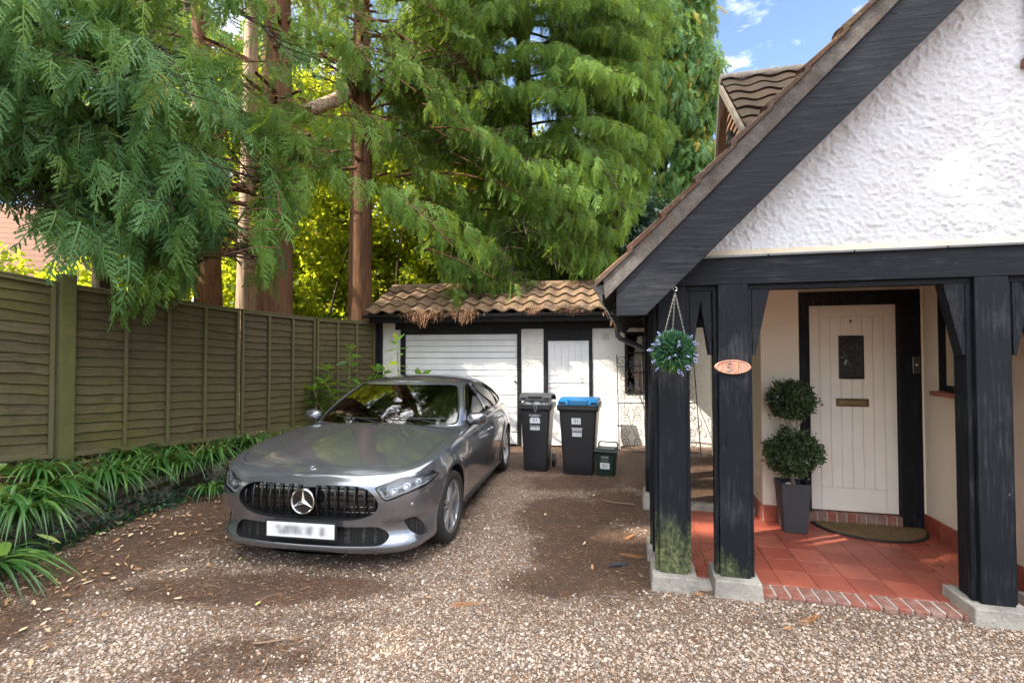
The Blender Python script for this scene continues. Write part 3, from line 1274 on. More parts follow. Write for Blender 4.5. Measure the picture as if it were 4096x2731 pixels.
    # parking sensors
    for sg in (1, -1):
        m = MB()
        h_ = ref_bvh.ray_cast(Vector((sg * 1.6, -1.0, 0.53)), Vector((-sg * 0.93, 0.37, 0)))
        if h_[0] is not None:
            m.M = Matrix.Translation(h_[0] + h_[1] * 0.001) @ h_[1].to_track_quat('Z', 'Y').to_matrix().to_4x4()
            m.lathe([(0.001, 0.002), (0.010, 0.002), (0.012, 0.0)], 14, cap=False)
            m.build('parking_sensor', chrome, car, smooth=True)
    car.scale = (1.09, 0.985, 0.985)
    return car, ref_bvh


CAR_LOC = (-1.485, 4.605, 0.0)
CAR_RZ = rad(-9.7)
HEAD_POLY = [(-0.231, 0.675), (-0.183, 0.590), (-0.150, 0.567), (-0.032, 0.612), (0.170, 0.655), (0.315, 0.700), (0.231, 0.752), (-0.057, 0.735)]
CAR, CAR_BVH = make_car()

# ================================================================== MATERIALS OF THE PLACE
def m_timber(name='black_timber', moss=0.0, base=(0.008, 0.010, 0.014), axis='z'):
    """weathered black paint on timber; moss grows from the foot of a post"""
    t = NT(name)
    sc_ = {'z': (9, 9, 0.7), 'x': (0.7, 9, 9), 'y': (9, 0.7, 9), 'd': (9, 9, 9)}[axis]
    mp_ = t.map(sc_) if axis != 'd' else t.map((0.7, 9, 9), rot=(0, rad(45), 0))
    g = t.noise(6, 6, 0.6, mp_)
    w = t.noise(2.2, 6, 0.7)
    scuff = t.ramp(t.math('MULTIPLY', g, w), [(0.26, 0.0), (0.42, 1.0)])
    crk = t.ramp(t.noise(11, 3, 0.6, mp_), [(0.30, 1.0), (0.345, 0.0)])
    c = t.mix(scuff, base, (0.036, 0.038, 0.045))
    c = t.mix(crk, c, (0.003, 0.003, 0.004))
    spots = t.ramp(t.vor(7, t.map((1, 1, 0.5))), [(0.02, 1.0), (0.045, 0.0)])
    spots = t.math('MULTIPLY', spots, t.ramp(t.noise(3, 3), [(0.5, 0.0), (0.62, 1.0)]))
    c = t.mix(t.math('MULTIPLY', spots, 0.5), c, (0.30, 0.32, 0.34))
    if moss:
        z = t.sep()[2]
        n1 = t.noise(4.5, 6, 0.75, t.map((2.2, 2.2, 0.6)))
        h = t.math('ADD', t.math('SUBTRACT', moss, z), t.math('MULTIPLY', t.math('SUBTRACT', n1, 0.5), 1.3))
        mk = t.ramp(h, [(0.05, 0.0), (0.30, 1.0)])
        fine = t.ramp(t.noise(38, 4, 0.7), [(0.40, 0.25), (0.62, 1.0)])
        mk = t.math('MULTIPLY', mk, fine)
        c = t.mix(t.math('MULTIPLY', mk, 0.78), c, t.mix(t.noise(20, 4, 0.7), (0.13, 0.155, 0.050), (0.27, 0.29, 0.14)))
    nr = t.bump(t.math('SUBTRACT', g, t.math('MULTIPLY', crk, 0.8)), 0.005, 0.8)
    return t.pbr(c, t.math('ADD', t.math('MULTIPLY', w, 0.25), 0.45), 0.0, nr, 0.18)


def m_render(name, col=(0.80, 0.81, 0.82), scale=42, dist=0.010, dirt=0.25, dirtcol=(0.45, 0.38, 0.29), low=None):
    t = NT(name)
    n1 = t.noise(scale, 5, 0.6)
    v1 = t.vor(scale * 0.75, feature='SMOOTH_F1')
    h = t.math('SUBTRACT', n1, t.math('MULTIPLY', v1, 0.6))
    st = t.ramp(t.noise(1.7, 7, 0.7), [(0.42, 0.0), (0.72, 1.0)])
    sp = t.ramp(t.noise(24, 5, 0.7), [(0.58, 0.0), (0.72, 1.0)])
    f = t.math('MULTIPLY', t.math('ADD', t.math('MULTIPLY', st, 0.5), t.math('MULTIPLY', sp, 0.6)), dirt, True)
    c = t.mix(f, col, dirtcol)
    if low:
        z = t.sep()[2]
        lf = t.ramp(t.math('ADD', z, t.math('MULTIPLY', t.noise(5, 5, 0.7), 0.5)), [(low, 1.0), (low + 0.35, 0.0)])
        c = t.mix(t.math('MULTIPLY', lf, 0.35), c, dirtcol)
    return t.pbr(c, 0.85, 0.0, t.bump(h, dist, 1.0), 0.2)


def m_rooftile(name, base, alt, moss=(0.10, 0.11, 0.035), mossk=0.5, lichen=0.25):
    t = NT(name)
    r = t.attr()
    c = t.mix(r, base, alt)
    n = t.ramp(t.noise(7, 7, 0.75), [(0.45, 0.0), (0.62, 1.0)])
    c = t.mix(t.math('MULTIPLY', n, mossk), c, moss)
    s = t.ramp(t.noise(40, 4, 0.7), [(0.56, 0.0), (0.66, 1.0)])
    c = t.mix(t.math('MULTIPLY', s, lichen), c, (0.36, 0.34, 0.30))
    return t.pbr(c, 0.85, 0.0, t.bump(t.noise(70, 5, 0.7), 0.004), 0.06)


M_black = m_timber()
M_blackx = m_timber('black_timber_beam', axis='x')
M_post = m_timber('black_timber_post', moss=0.32)
M_post_mossy = m_timber('black_timber_post_mossy', moss=0.52)
M_post_clean = m_timber('black_timber_post_dry', moss=0.0)
M_cream = m_render('porch_render', (0.88, 0.80, 0.67), 60, 0.003, 0.18, (0.40, 0.33, 0.24))
M_gable = m_render('gable_roughcast', (0.58, 0.60, 0.64), 120, 0.004, 0.55, (0.36, 0.33, 0.29))
M_gwall = m_render('garage_roughcast', (0.80, 0.78, 0.74), 34, 0.014, 0.40, (0.46, 0.34, 0.22), low=0.12)
M_concrete = flat('concrete', (0.30, 0.28, 0.245), 0.9, bump=(38, 0.012), vary=0.5)
M_gutter = flat('gutter_plastic', (0.035, 0.030, 0.027), 0.32, bump=(6, 0.002), vary=0.4)

t = NT('quarry_tile')
r = t.attr()
c = t.mix(r, (0.31, 0.066, 0.040), (0.42, 0.115, 0.072))
st = t.ramp(t.noise(3.0, 6, 0.65), [(0.40, 0.0), (0.68, 1.0)])
c = t.mix(t.math('MULTIPLY', st, 0.6), c, (0.17, 0.058, 0.044))
sp = t.ramp(t.noise(45, 3, 0.7), [(0.62, 0.0), (0.72, 1.0)])
c = t.mix(t.math('MULTIPLY', sp, 0.3), c, (0.40, 0.25, 0.18))
M_tile = t.pbr(c, t.math('ADD', t.math('MULTIPLY', st, 0.2), 0.32), 0.0, t.bump(t.noise(12, 4, 0.6), 0.003), 0.5)
M_grout = flat('grout', (0.48, 0.42, 0.36), 0.95, bump=(90, 0.003), vary=0.4)
t = NT('red_brick')
r = t.attr()
c = t.mix(r, (0.30, 0.085, 0.055), (0.22, 0.12, 0.095))
st = t.ramp(t.noise(14, 6, 0.75), [(0.46, 0.0), (0.64, 1.0)])
c = t.mix(t.math('MULTIPLY', st, 0.55), c, (0.38, 0.30, 0.25))
M_brick = t.pbr(c, 0.85, 0.0, t.bump(t.noise(60, 5, 0.7), 0.005), 0.3)
M_rooftile = m_rooftile('clay_pantile', (0.21, 0.105, 0.070), (0.15, 0.10, 0.075), (0.10, 0.085, 0.030), 0.55)
M_groof = m_rooftile('brown_double_roman_tile', (0.17, 0.105, 0.070), (0.23, 0.150, 0.105), (0.075, 0.080, 0.028), 0.7)
M_white = flat('white_paint', (0.80, 0.80, 0.80), 0.45, bump=(30, 0.001), vary=0.07)
M_metal = flat('wrought_iron', (0.02, 0.018, 0.017), 0.5, 0.4)
M_darkglass = flat('dark_glass', (0.012, 0.014, 0.016), 0.06, 0.0, 0.8, coat=0.5)

YAW = 0.241195
HX0, HY0 = 1.6, 4.6                      # origin of the house's own coordinates (m, house axes)
hx = Vector((math.cos(YAW), -math.sin(YAW), 0))
hy = Vector((math.sin(YAW), math.cos(YAW), 0))


def HW(x, y, z=0.0):
    """house axes -> world"""
    return hx * x + hy * y + Vector((0, 0, z))


HM = Matrix.Translation((-HX0, -HY0, 0))


def HB():
    m = MB()
    m.M = HM
    return m


# ================================================================== HOUSE
house = thing('house', 'black and white timbered cottage with tiled porch and steep roof', 'house', HW(HX0, HY0), -YAW)


def pantile_sheet(mb, p0, ux, uy, nrm, w, l, pitch=0.30, course=0.30, amp=0.028, lift=0.022, sub=8, jit=0.004, thick=0.012):
    """courses of wavy tiles. p0 lower-left corner, ux along the eave, uy up the slope"""
    ncs = int(math.ceil(l / course))
    nx_ = int(round(w / pitch * sub))
    for c_ in range(ncs):
        y0 = c_ * course
        y1 = min(l, y0 + course + 0.03)
        vs = []
        fs = []
        cols = []
        sag = R.uniform(-jit, jit)
        for k, (yy_, zz_) in enumerate(((y0, -thick + lift - 0.012), (y0, lift), (y1, 0.0))):
            for i in range(nx_ + 1):
                a = i / sub * 2 * math.pi
                x = i * pitch / sub
                h = amp * (0.5 + 0.5 * math.sin(a)) ** 1.0
                tile = int(i / sub)
                q = p0 + ux * x + uy * (yy_ + (0.006 * math.sin(tile * 7.3 + c_ * 3.1) if k < 2 else 0)) + nrm * (h + zz_ + sag)
                vs.append(q)
        n = nx_ + 1
        for k in range(2):
            for i in range(nx_):
                fs.append((k * n + i, k * n + i + 1, (k + 1) * n + i + 1, (k + 1) * n + i))
                cols.append(((int(i / sub) * 37 + c_ * 17) % 23) / 23.0)
        b = len(mb.v)
        if mb.M is not None:
            vs = [mb.M @ Vector(v) for v in vs]
        mb.v.extend([tuple(v) for v in vs])
        for f, cc in zip(fs, cols):
            mb.f.append([b + i for i in f])
            mb.m.append(0)
            mb.c.append(cc)


# --- roof (45 degree slope rising to the right), tile top z = x + 2.39
m = HB()
L_sl = 5.2
s2 = math.sqrt(0.5)
pantile_sheet(m, Vector((-0.215, 3.42, 2.175)), Vector((0, 1, 0)), Vector((s2, 0, s2)), Vector((-s2, 0, s2)), 4.9, L_sl, 0.30, 0.31, 0.030, 0.028)
roof = m.build('roof', M_rooftile, house, smooth=50, fix=False)
m = HB()      # roof deck below the tiles, rafters side
m.prism([(-0.20, 2.06), (-0.20, 2.155), (3.5, 5.855), (3.5, 5.76)], 3.50, 8.3, 'y')
m.build('roof_deck', M_black, house)
# ragged verge: undercloak strip and tile ends
t = NT('verge_mortar')
cc = t.mix(t.ramp(t.noise(9, 7, 0.75), [(0.35, 0.0), (0.7, 1.0)]), (0.065, 0.058, 0.054), (0.150, 0.138, 0.128))
rs = t.ramp(t.noise(5, 6, 0.7, t.map((1, 1, 1), (3, 2, 5))), [(0.52, 0.0), (0.62, 1.0)])
cc = t.mix(t.math('MULTIPLY', rs, 0.35), cc, (0.12, 0.075, 0.045))
M_verge = t.pbr(cc, 0.95, 0.0, t.bump(t.noise(35, 6, 0.7), 0.012), 0.2)
m = HB()
n = 60
top, bot = [], []
for i in range(n + 1):
    u = i / n
    x = -0.175 + u * 3.6
    e = 0.012 * mnoise.noise(Vector((x * 6, 3, 1)))
    top.append((x - 0.012, x + 2.372 + e))
    bot.append((x + 0.0, x + 2.245))
m.prism(bot + top[::-1], 3.40, 3.52, 'y')
m.build('verge', M_verge, house)
m = HB()      # stepped tile ends along the verge
for i in range(17):
    x0 = -0.215 + i * 0.219
    h = 0.018 + 0.012 * R.random()
    m.prism([(x0 - 0.02, x0 + 2.372), (x0 + 0.235, x0 + 0.235 + 2.372), (x0 + 0.225, x0 + 0.235 + 2.372 + 0.014), (x0 - 0.032, x0 + 2.372 + 0.030 + h * 0.5)], 3.385, 3.62, 'y')
m.build('verge_tile', m_rooftile('verge_tile', (0.105, 0.052, 0.038), (0.085, 0.06, 0.05), (0.06, 0.05, 0.02), 0.5), house, bevel=0.004)
# moss tufts on the tiles
mv, mf = [], []
m = HB()
for k in range(90):
    u = R.random() ** 0.8
    x = 0.5 + u * 2.2 + 0.0
    y = 3.45 + R.random() ** 2 * 0.8
    r_ = R.uniform(0.012, 0.04)
    m.ball((x, y, x + 2.38 + 0.005), r_, 7, (1.2, 1.2, 0.6))
M_moss = flat('moss', (0.10, 0.080, 0.022), 1.0, bump=(120, 0.006), vary=0.5)
m.build('moss', M_moss, roof, smooth=True)
# --- bargeboard
m = HB()
m.prism([(-0.099, 1.953), (0.096, 1.953), (3.6, 5.46), (3.6, 5.85), (-0.099, 2.156)], 3.42, 3.46, 'y')
m.build('bargeboard', m_timber('black_bargeboard', axis='d', base=(0.013, 0.015, 0.020)), house, bevel=0.004)
m = HB()
m.prism([(-0.075, 2.180), (3.6, 5.855), (3.6, 5.882), (-0.075, 2.207)], 3.412, 3.425, 'y')
m.build('barge_fillet', flat('fillet', (0.22, 0.18, 0.12), 0.9, vary=0.4, bump=(40, 0.004)), house)
# soffit under the verge
m = HB()
m.prism([(0.10, 2.03), (3.6, 5.53), (3.6, 5.56), (0.10, 2.06)], 3.46, 3.70, 'y')
m.build('soffit', M_black, house)
# --- gable: real bumps on the roughcast
res = 0.0068
xs_g = np.arange(0.30, 2.85, res)
zs_g = np.arange(2.398, 5.0, res)
XX, ZZ = np.meshgrid(xs_g, zs_g)


def vnoise(X, Z, s, seed):
    """value noise on a hashed lattice"""
    x = X / s
    z = Z / s
    xi = np.floor(x).astype(int)
    zi = np.floor(z).astype(int)
    xf = x - xi
    zf = z - zi
    xf = xf * xf * (3 - 2 * xf)
    zf = zf * zf * (3 - 2 * zf)

    def h(a, b):
        k = (a * 374761393 + b * 668265263 + seed * 982451653) & 0x7fffffff
        k = (k ^ (k >> 13)) * 1274126177 & 0x7fffffff
        return ((k ^ (k >> 16)) & 0xffff) / 65535.0
    return (h(xi, zi) * (1 - xf) + h(xi + 1, zi) * xf) * (1 - zf) + (h(xi, zi + 1) * (1 - xf) + h(xi + 1, zi + 1) * xf) * zf


D = 0.9 * vnoise(XX, ZZ, 0.0165, 1) ** 1.5 + 1.0 * vnoise(XX + 0.3 * ZZ, ZZ, 0.026, 2) ** 3 + 0.25 * vnoise(XX, ZZ, 0.11, 3)
D = np.clip(D - 0.25, 0, 1.6)
YY = 3.70 - 0.0090 * D
V = np.stack([XX - HX0, YY - HY0, ZZ], -1).reshape(-1, 3)
nz_, nx_ = XX.shape
idx = np.arange(nz_ * nx_).reshape(nz_, nx_)
F = np.stack([idx[:-1, :-1], idx[:-1, 1:], idx[1:, 1:], idx[1:, :-1]], -1).reshape(-1, 4)
cxm = XX[:-1, :-1].ravel()
czm = ZZ[:-1, :-1].ravel()
keep = (czm < cxm + 2.02)
npmesh('gable_wall', V, F[keep], M_gable, house, smooth=True)
m = HB()
m.prism([(0.30, 2.40), (3.4, 2.40), (3.4, 5.30), (0.36, 2.30)], 3.715, 3.80, 'y')
m.build('gable_core', M_gable, house)
# bell-cast trim and lead flashing over the beam
m = HB()
m.prism([(3.655, 2.378), (3.72, 2.378), (3.72, 2.425), (3.700, 2.425)], 0.42, 3.4, 'x')
m.build('drip_trim', flat('cream_trim', (0.55, 0.47, 0.35), 0.8, bump=(60, 0.002), vary=0.2), house)
m = HB()
for i in range(6):
    x0 = 0.40 + i * 0.52
    m.box(x0, x0 + 0.512, 3.648 - 0.002 * (i % 2), 3.70, 2.362, 2.378)
m.build('flashing', flat('lead', (0.16, 0.17, 0.18), 0.5, 0.3, vary=0.3), house, bevel=0.003)
# --- beams
m = HB()
m.box(0.14, 3.4, 3.67, 3.86, 2.175, 2.362)
m.build('beam', M_blackx, house, bevel=0.004)
m = HB()
m.box(0.375, 3.4, 3.705, 3.80, 2.140, 2.174)
m.build('beam_moulding', M_blackx, house, bevel=0.004)
m = HB()
m.box(0.16, 0.34, 3.862, 7.0, 2.10, 2.27)
m.build('side_beam', m_timber('black_timber_side', axis='y'), house, bevel=0.004)
m = HB()      # rafter feet seen beyond the barge
for k in range(9):
    y = 3.75 + k * 0.42
    m.prism([(-0.16, 2.0), (-0.10, 1.97), (0.34, 2.41), (0.34, 2.50), (0.26, 2.50)], y, y + 0.05, 'y')
m.build('rafter', M_black, house)

# --- posts, plinths, brackets
def post(x0, x1, y0, y1, zb_, mat, mould=True, sides=(-1, 1)):
    m = HB()
    m.box(x0, x1, y0, y1, zb_, 2.174)
    p = m.build('post', mat, house, bevel=0.006)
    if mould:
        mm = MB()
        mm.M = HM
        for s_ in sides:
            xa = x0 - 0.030 if s_ < 0 else x1
            mm.box(xa + 0.001, xa + 0.029, y0 + 0.035, y0 + 0.075, zb_ + 0.002, 2.139)
            mm.box(xa + 0.008 * (s_ > 0) + (0.012 if s_ < 0 else 0), xa + 0.018 + (0.012 if s_ < 0 else 0), y0 + 0.076, y1 - 0.02, zb_ + 0.002, 2.139)
        mm.build('post_moulding', mat, p, bevel=0.003)
    return p


def plinth(x0, x1, y0, y1, z0, z1, taper=0.012):
    m = HB()
    v = [(x0 - taper, y0 - taper, z0), (x1 + taper, y0 - taper, z0), (x1 + taper, y1, z0), (x0 - taper, y1, z0),
         (x0, y0, z1), (x1, y0, z1), (x1, y1, z1), (x0, y1, z1)]
    m.add(v, [(0, 3, 2, 1), (4, 5, 6, 7), (0, 1, 5, 4), (1, 2, 6, 5), (2, 3, 7, 6), (3, 0, 4, 7)])
    return m.build('post_plinth', M_concrete, house, bevel=0.008)


post(0.185, 0.375, 3.665, 3.855, 0.132, M_post_mossy)
post(0.590, 0.785, 3.655, 3.850, 0.150, M_post)
post(2.105, 2.285, 3.672, 3.880, 0.132, M_post_clean)
post(2.510, 2.700, 3.672, 3.860, 0.132, M_post_clean)
post(0.165, 0.350, 4.130, 4.310, 0.135, M_post)
post(0.165, 0.350, 5.480, 5.660, 0.190, M_post)
plinth(0.130, 0.435, 3.600, 3.92, -0.02, 0.130)
plinth(0.545, 0.840, 3.590, 3.90, -0.02, 0.148)
plinth(2.035, 2.345, 3.605, 3.94, -0.02, 0.130)
plinth(2.455, 2.760, 3.605, 3.94, -0.02, 0.130)
plinth(0.120, 0.410, 4.095, 4.37, -0.02, 0.133)
plinth(0.115, 0.420, 5.400, 5.72, -0.02, 0.188)
# tapered knee brackets: (x at post, direction)
for (xp, dr, y0) in ((0.376, 1, 3.70), (0.586, -1, 3.70), (0.789, 1, 3.70), (2.101, -1, 3.70), (2.289, 1, 3.70), (2.506, -1, 3.70)):
    wt = 0.085 if y0 and xp in (0.376, 0.586) else 0.115
    m = HB()
    xa = xp + dr * 0.031
    m.prism([(xa, 1.68), (xa + dr * 0.018, 1.68), (xa + dr * wt, 2.139), (xa, 2.139)], y0 + 0.004, y0 + 0.075 + 0.02, 'y')
    m.build('bracket', M_post_clean, house, bevel=0.003)
for (yp, dr) in ((3.86, 1), (4.125, -1), (4.315, 1), (5.475, -1)):
    m = HB()
    m.prism([(yp, 1.70), (yp + dr * 0.02, 1.70), (yp + dr * 0.10, 2.098), (yp, 2.098)], 0.19, 0.27, 'x')
    m.build('bracket', M_post_clean, house, bevel=0.003)

# --- porch floor: tiles, grout bed, brick edging, skirting
TS_ = 0.2362
m = HB()
m.box(0.36, 2.63, 3.672, 5.42, -0.06, 0.050)
m.build('floor_bed', M_grout, house)
m = HB()
gap = 0.0045
y = 3.832
j = 0
while y < 5.38:
    off = 0.0
    x = 1.492 - 5 * TS_
    while x < 2.63:
        x0, x1 = max(x, 0.415), min(x + TS_, 2.628)
        y1 = min(y + TS_, 5.40)
        if x1 - x0 > 0.02 and y1 - y > 0.02:
            dz = R.uniform(-0.0012, 0.0012)
            m.box(x0 + gap / 2, x1 - gap / 2, y + gap / 2, y1 - gap / 2, 0.03, 0.060 + dz)
        x += TS_
    y += TS_
    j += 1
floor_tiles = m.build('floor_tiles', M_tile, house, bevel=0.0025)
floor_tiles['kind'] = 'stuff'
m = HB()
x = 0.855
while x < 2.60:
    w = 0.0885 + R.uniform(-0.003, 0.003)
    if 2.02 < x < 2.32:
        if m.v:
            m.build('brick_edging', M_brick, house, bevel=0.006)
            m = HB()
    else:
        m.box(x, x + w - 0.012, 3.655 + R.uniform(-0.008, 0.008), 3.826, 0.0, 0.056 + R.uniform(-0.003, 0.002))
    x += w
m.build('brick_edging', M_brick, house, bevel=0.006)
m = HB()
m.box(0.43, 2.62, 3.674, 3.829, -0.02, 0.0515)
m.build('edging_mortar', flat('mortar', (0.42, 0.39, 0.36), 0.95, bump=(70, 0.006), vary=0.25), house)
M_skirt = M_tile
m = HB()
y = 3.7
while y < 5.29:
    m.box(2.606, 2.628, y + 0.003, min(y + 0.15, 5.295) - 0.003, 0.061, 0.212)
    y += 0.15
m.build('skirting', M_tile, house, bevel=0.003)
m = HB()
for x0, x1 in ((1.236, 1.384), (1.387, 1.535), (1.538, 1.565)):
    m.box(x0, x1, 5.212, 5.233, 0.061, 0.217)
m.build('skirting', M_tile, house, bevel=0.003)
m = HB()
y = 5.235
while y < 8.0:
    m.box(1.212, 1.233, y + 0.003, y + 0.147, 0.02, 0.215)
    y += 0.15
m.build('skirting', M_tile, house, bevel=0.003)
m = HB()
m.box(0.40, 1.21, 5.40, 5.50, -0.02, 0.125)
m.build('kerb', M_concrete, house, bevel=0.01)

# --- porch walls
m = HB()
m.box(1.234, 1.572, 5.234, 5.60, 0.0, 2.46)
m.box(1.572, 2.612, 5.36, 5.60, 2.286, 2.46)
m.build('door_wall', M_cream, house)
m = HB()
m.box(1.236, 1.40, 5.601, 8.40, 0.0, 2.60)
m.build('side_wall', M_cream, house)
m = HB()
m.box(2.612, 2.80, 5.30, 5.60, 0.0, 2.46)
m.build('door_wall', M_cream, house)
m = HB()      # right wall with the window opening
m.box(2.63, 2.80, 5.060, 5.299, 0.0, 2.46)
m.box(2.63, 2.80, 3.80, 5.060, 0.0, 1.360)
m.box(2.63, 2.80, 3.80, 5.060, 2.31, 2.46)
m.box(2.63, 2.80, 3.80, 4.30, 1.36, 2.31)
m.build('porch_wall', M_cream, house)
m = HB()
m.box(0.34, 2.80, 3.86, 5.60, 2.461, 2.50)
m.build('porch_ceiling', flat('ceiling_white', (0.86, 0.84, 0.80), 0.9), house)
# window in the right wall
m = HB()
m.prism([(4.30, 1.36), (5.06, 1.36), (5.06, 2.31), (4.30, 2.31)], 2.700, 2.712, 'x')
m.build('window_backing', M_darkglass, house)
m = HB()
m.box(2.622, 2.69, 4.985, 5.059, 1.361, 2.309)
m.box(2.622, 2.69, 4.301, 4.36, 1.361, 2.309)
m.box(2.622, 2.69, 4.361, 4.984, 2.25, 2.309)
m.box(2.622, 2.69, 4.361, 4.984, 1.361, 1.41)
wf_ = m.build('window', M_black, house, bevel=0.003)
m = HB()
m.box(2.640, 2.68, 4.93, 4.984, 1.411, 2.249)
m.box(2.640, 2.68, 4.361, 4.41, 1.411, 2.249)
m.box(2.640, 2.68, 4.411, 4.929, 1.411, 1.46)
m.build('sash', flat('sash_cream', (0.62, 0.55, 0.42), 0.6), wf_, bevel=0.003)
m = HB()
m.box(2.560, 2.66, 4.28, 5.085, 1.318, 1.358)
m.build('sill', M_tile, wf_, bevel=0.006)

# --- door
m = HB()
m.box(1.572, 1.684, 5.290, 5.400, 0.166, 2.158)
m.box(2.438, 2.611, 5.290, 5.400, 0.061, 2.158)
m.box(1.572, 2.611, 5.290, 5.400, 2.159, 2.287)
dfr = m.build('door_frame', m_timber('black_door_frame', base=(0.008, 0.009, 0.012)), house, bevel=0.004)
m = HB()
x0, x1, zt, zb_ = 1.688, 2.434, 2.154, 0.174
m.box(x0, x1, 5.356, 5.392, zb_, zt)
M_door = flat('cream_door_paint', (0.86, 0.80, 0.70), 0.42, bump=(20, 0.001), vary=0.05)
door = m.build('door', M_door, house)
m = HB()      # vertical boards with V joints inside a framed edge
bw = (x1 - 0.10 - (x0 + 0.10)) / 6
for i in range(6):
    xa = x0 + 0.10 + i * bw
    zt_i = 2.03 + 0.02 * math.sin(math.pi * (i + 0.5) / 6)
    if i in (2, 3):
        xl = max(xa, 1.951) if i == 2 else xa
        m.box(xa + 0.0015, xa + bw - 0.0015, 5.346, 5.3555, 0.395, 1.44)
        m.box(xa + 0.0015, xa + bw - 0.0015, 5.346, 5.3555, 1.86, zt_i)
        if i == 2 and 1.949 - xa > 0.01:
            m.box(xa + 0.0015, 1.949, 5.346, 5.3555, 1.441, 1.859)
        if i == 3 and xa + bw - 2.167 > 0.01:
            m.box(2.167, xa + bw - 0.0015, 5.346, 5.3555, 1.441, 1.859)
    else:
        m.box(xa + 0.0015, xa + bw - 0.0015, 5.346, 5.3555, 0.395, zt_i)
m.box(x0, x0 + 0.0985, 5.346, 5.3555, zb_, zt)
m.box(x1 - 0.0985, x1, 5.346, 5.3555, zb_, zt)
m.box(x0 + 0.10, x1 - 0.10, 5.346, 5.3555, zb_, 0.392)
m.box(x0 + 0.10, x1 - 0.10, 5.346, 5.3555, 2.056, zt)
m.build('door_boards', M_door, door, bevel=0.0022, seg=1)
m = HB()
for a in ((1.950, 1.972, 1.441, 1.859), (2.144, 2.166, 1.441, 1.859), (1.973, 2.143, 1.441, 1.463), (1.973, 2.143, 1.837, 1.859)):
    m.box(a[0], a[1], 5.338, 5.352, a[2], a[3])
dw = m.build('door_window', flat('window_bead', (0.012, 0.012, 0.014), 0.35), door, bevel=0.003)
t = NT('leaded_glass')
e = t.sep()
k = t.ramp(t.vor(16, t.map((1, 1, 1.0)), feature='DISTANCE_TO_EDGE'), [(0.02, 1.0), (0.05, 0.0)])
t.pbr(t.mix(k, (0.035, 0.038, 0.038), (0.10, 0.10, 0.10)), 0.15, 0.0, t.bump(k, 0.003), 0.6)
m = HB()
m.box(1.973, 2.143, 5.342, 5.350, 1.464, 1.836)
m.build('pane', t.mat, dw)
m = HB()
lead = flat('lead_came', (0.10, 0.10, 0.105), 0.4, 0.6)
for dx, dz in ((0, 0.285), (0, 0.075)):
    cx, cz = 2.058 + dx, 1.464 + dz
    sgn = 1
    pts = [(cx + 0.052 * math.sin(a) * (1 if True else 1), 5.341, cz + 0.03 * math.sin(2 * a)) for a in np.linspace(0, 2 * math.pi, 25)]
    m.tube(pts, 0.003, 5, cap=False)
m.tube([(1.990, 5.341, 1.48), (1.990, 5.341, 1.82)], 0.002, 4)
m.tube([(2.126, 5.341, 1.48), (2.126, 5.341, 1.82)], 0.002, 4)
m.build('leading', lead, dw)
brass = flat('aged_brass', (0.16, 0.115, 0.055), 0.42, 0.8, vary=0.4)
m = HB()
m.box(1.920, 2.200, 5.336, 5.3455, 1.176, 1.254)
lb = m.build('letterbox', brass, door, bevel=0.004)
m = HB()
m.box(1.948, 2.172, 5.330, 5.3355, 1.196, 1.234)
m.build('flap', flat('brass_flap', (0.26, 0.20, 0.11), 0.35, 0.8), lb, bevel=0.004)
m = HB()
m.ball((2.058, 5.343, 1.998), 0.012, 10)
m.build('spyhole', brass, door, smooth=True)
m = HB()
m.box(2.535, 2.595, 5.278, 5.2895, 1.50, 1.66)
bp_ = m.build('bell_plate', M_darkglass, dfr, bevel=0.004)
m = HB()
m.ball((2.563, 5.276, 1.582), 0.012, 10)
m.build('button', flat('bell_button', (0.6, 0.58, 0.5), 0.3), bp_, smooth=True)
# brick doorstep
m = HB()
x = 1.575
while x < 2.53:
    m.box(x, x + 0.073, 5.296 + R.uniform(-0.004, 0.004), 5.44, 0.058, 0.164 + R.uniform(-0.003, 0.001))
    x += 0.0825
m.build('doorstep', M_brick, house, bevel=0.006)
m = HB()
m.box(1.574, 2.436, 5.303, 5.45, 0.055, 0.158)
m.build('doorstep_mortar', M_grout, house)

# --- upper right corner: window of the gable
m = HB()
m.box(2.385, 2.95, 3.62, 3.70, 3.475, 3.535)
gs = m.build('gable_sill', M_brick, house, bevel=0.008)
m = HB()
m.box(2.418, 2.48, 3.65, 3.72, 3.54, 4.6)
m.box(2.481, 2.95, 3.69, 3.72, 3.54, 4.6)
m.build('gable_window', flat('plum_paint', (0.06, 0.03, 0.05), 0.5), house, bevel=0.004)

# --- gutter and downpipe along the left eave
def half_gutter(mb, x, z, y0, y1, r, n=12, t_=0.004, slope=0.0):
    vs, fs = [], []
    for yy_ in (y0, y1):
        for rr in (r, r - t_):
            for k in range(n + 1):
                a = math.pi + math.pi * k / n
                vs.append((x + rr * math.cos(a), yy_, z + rr * math.sin(a) - (yy_ - y0) * slope))
    q = n + 1
    for k in range(n):
        fs += [(k, k + 1, 2 * q + k + 1, 2 * q + k), (q + k, q + k + 1, 3 * q + k + 1, 3 * q + k)]
        fs += [(k, k + 1, q + k + 1, q + k), (2 * q + k, 2 * q + k + 1, 3 * q + k + 1, 3 * q + k)]
    fs += [(0, q, 3 * q, 2 * q), (n, q + n, 3 * q + n, 2 * q + n)]
    mb.add(vs, fs)


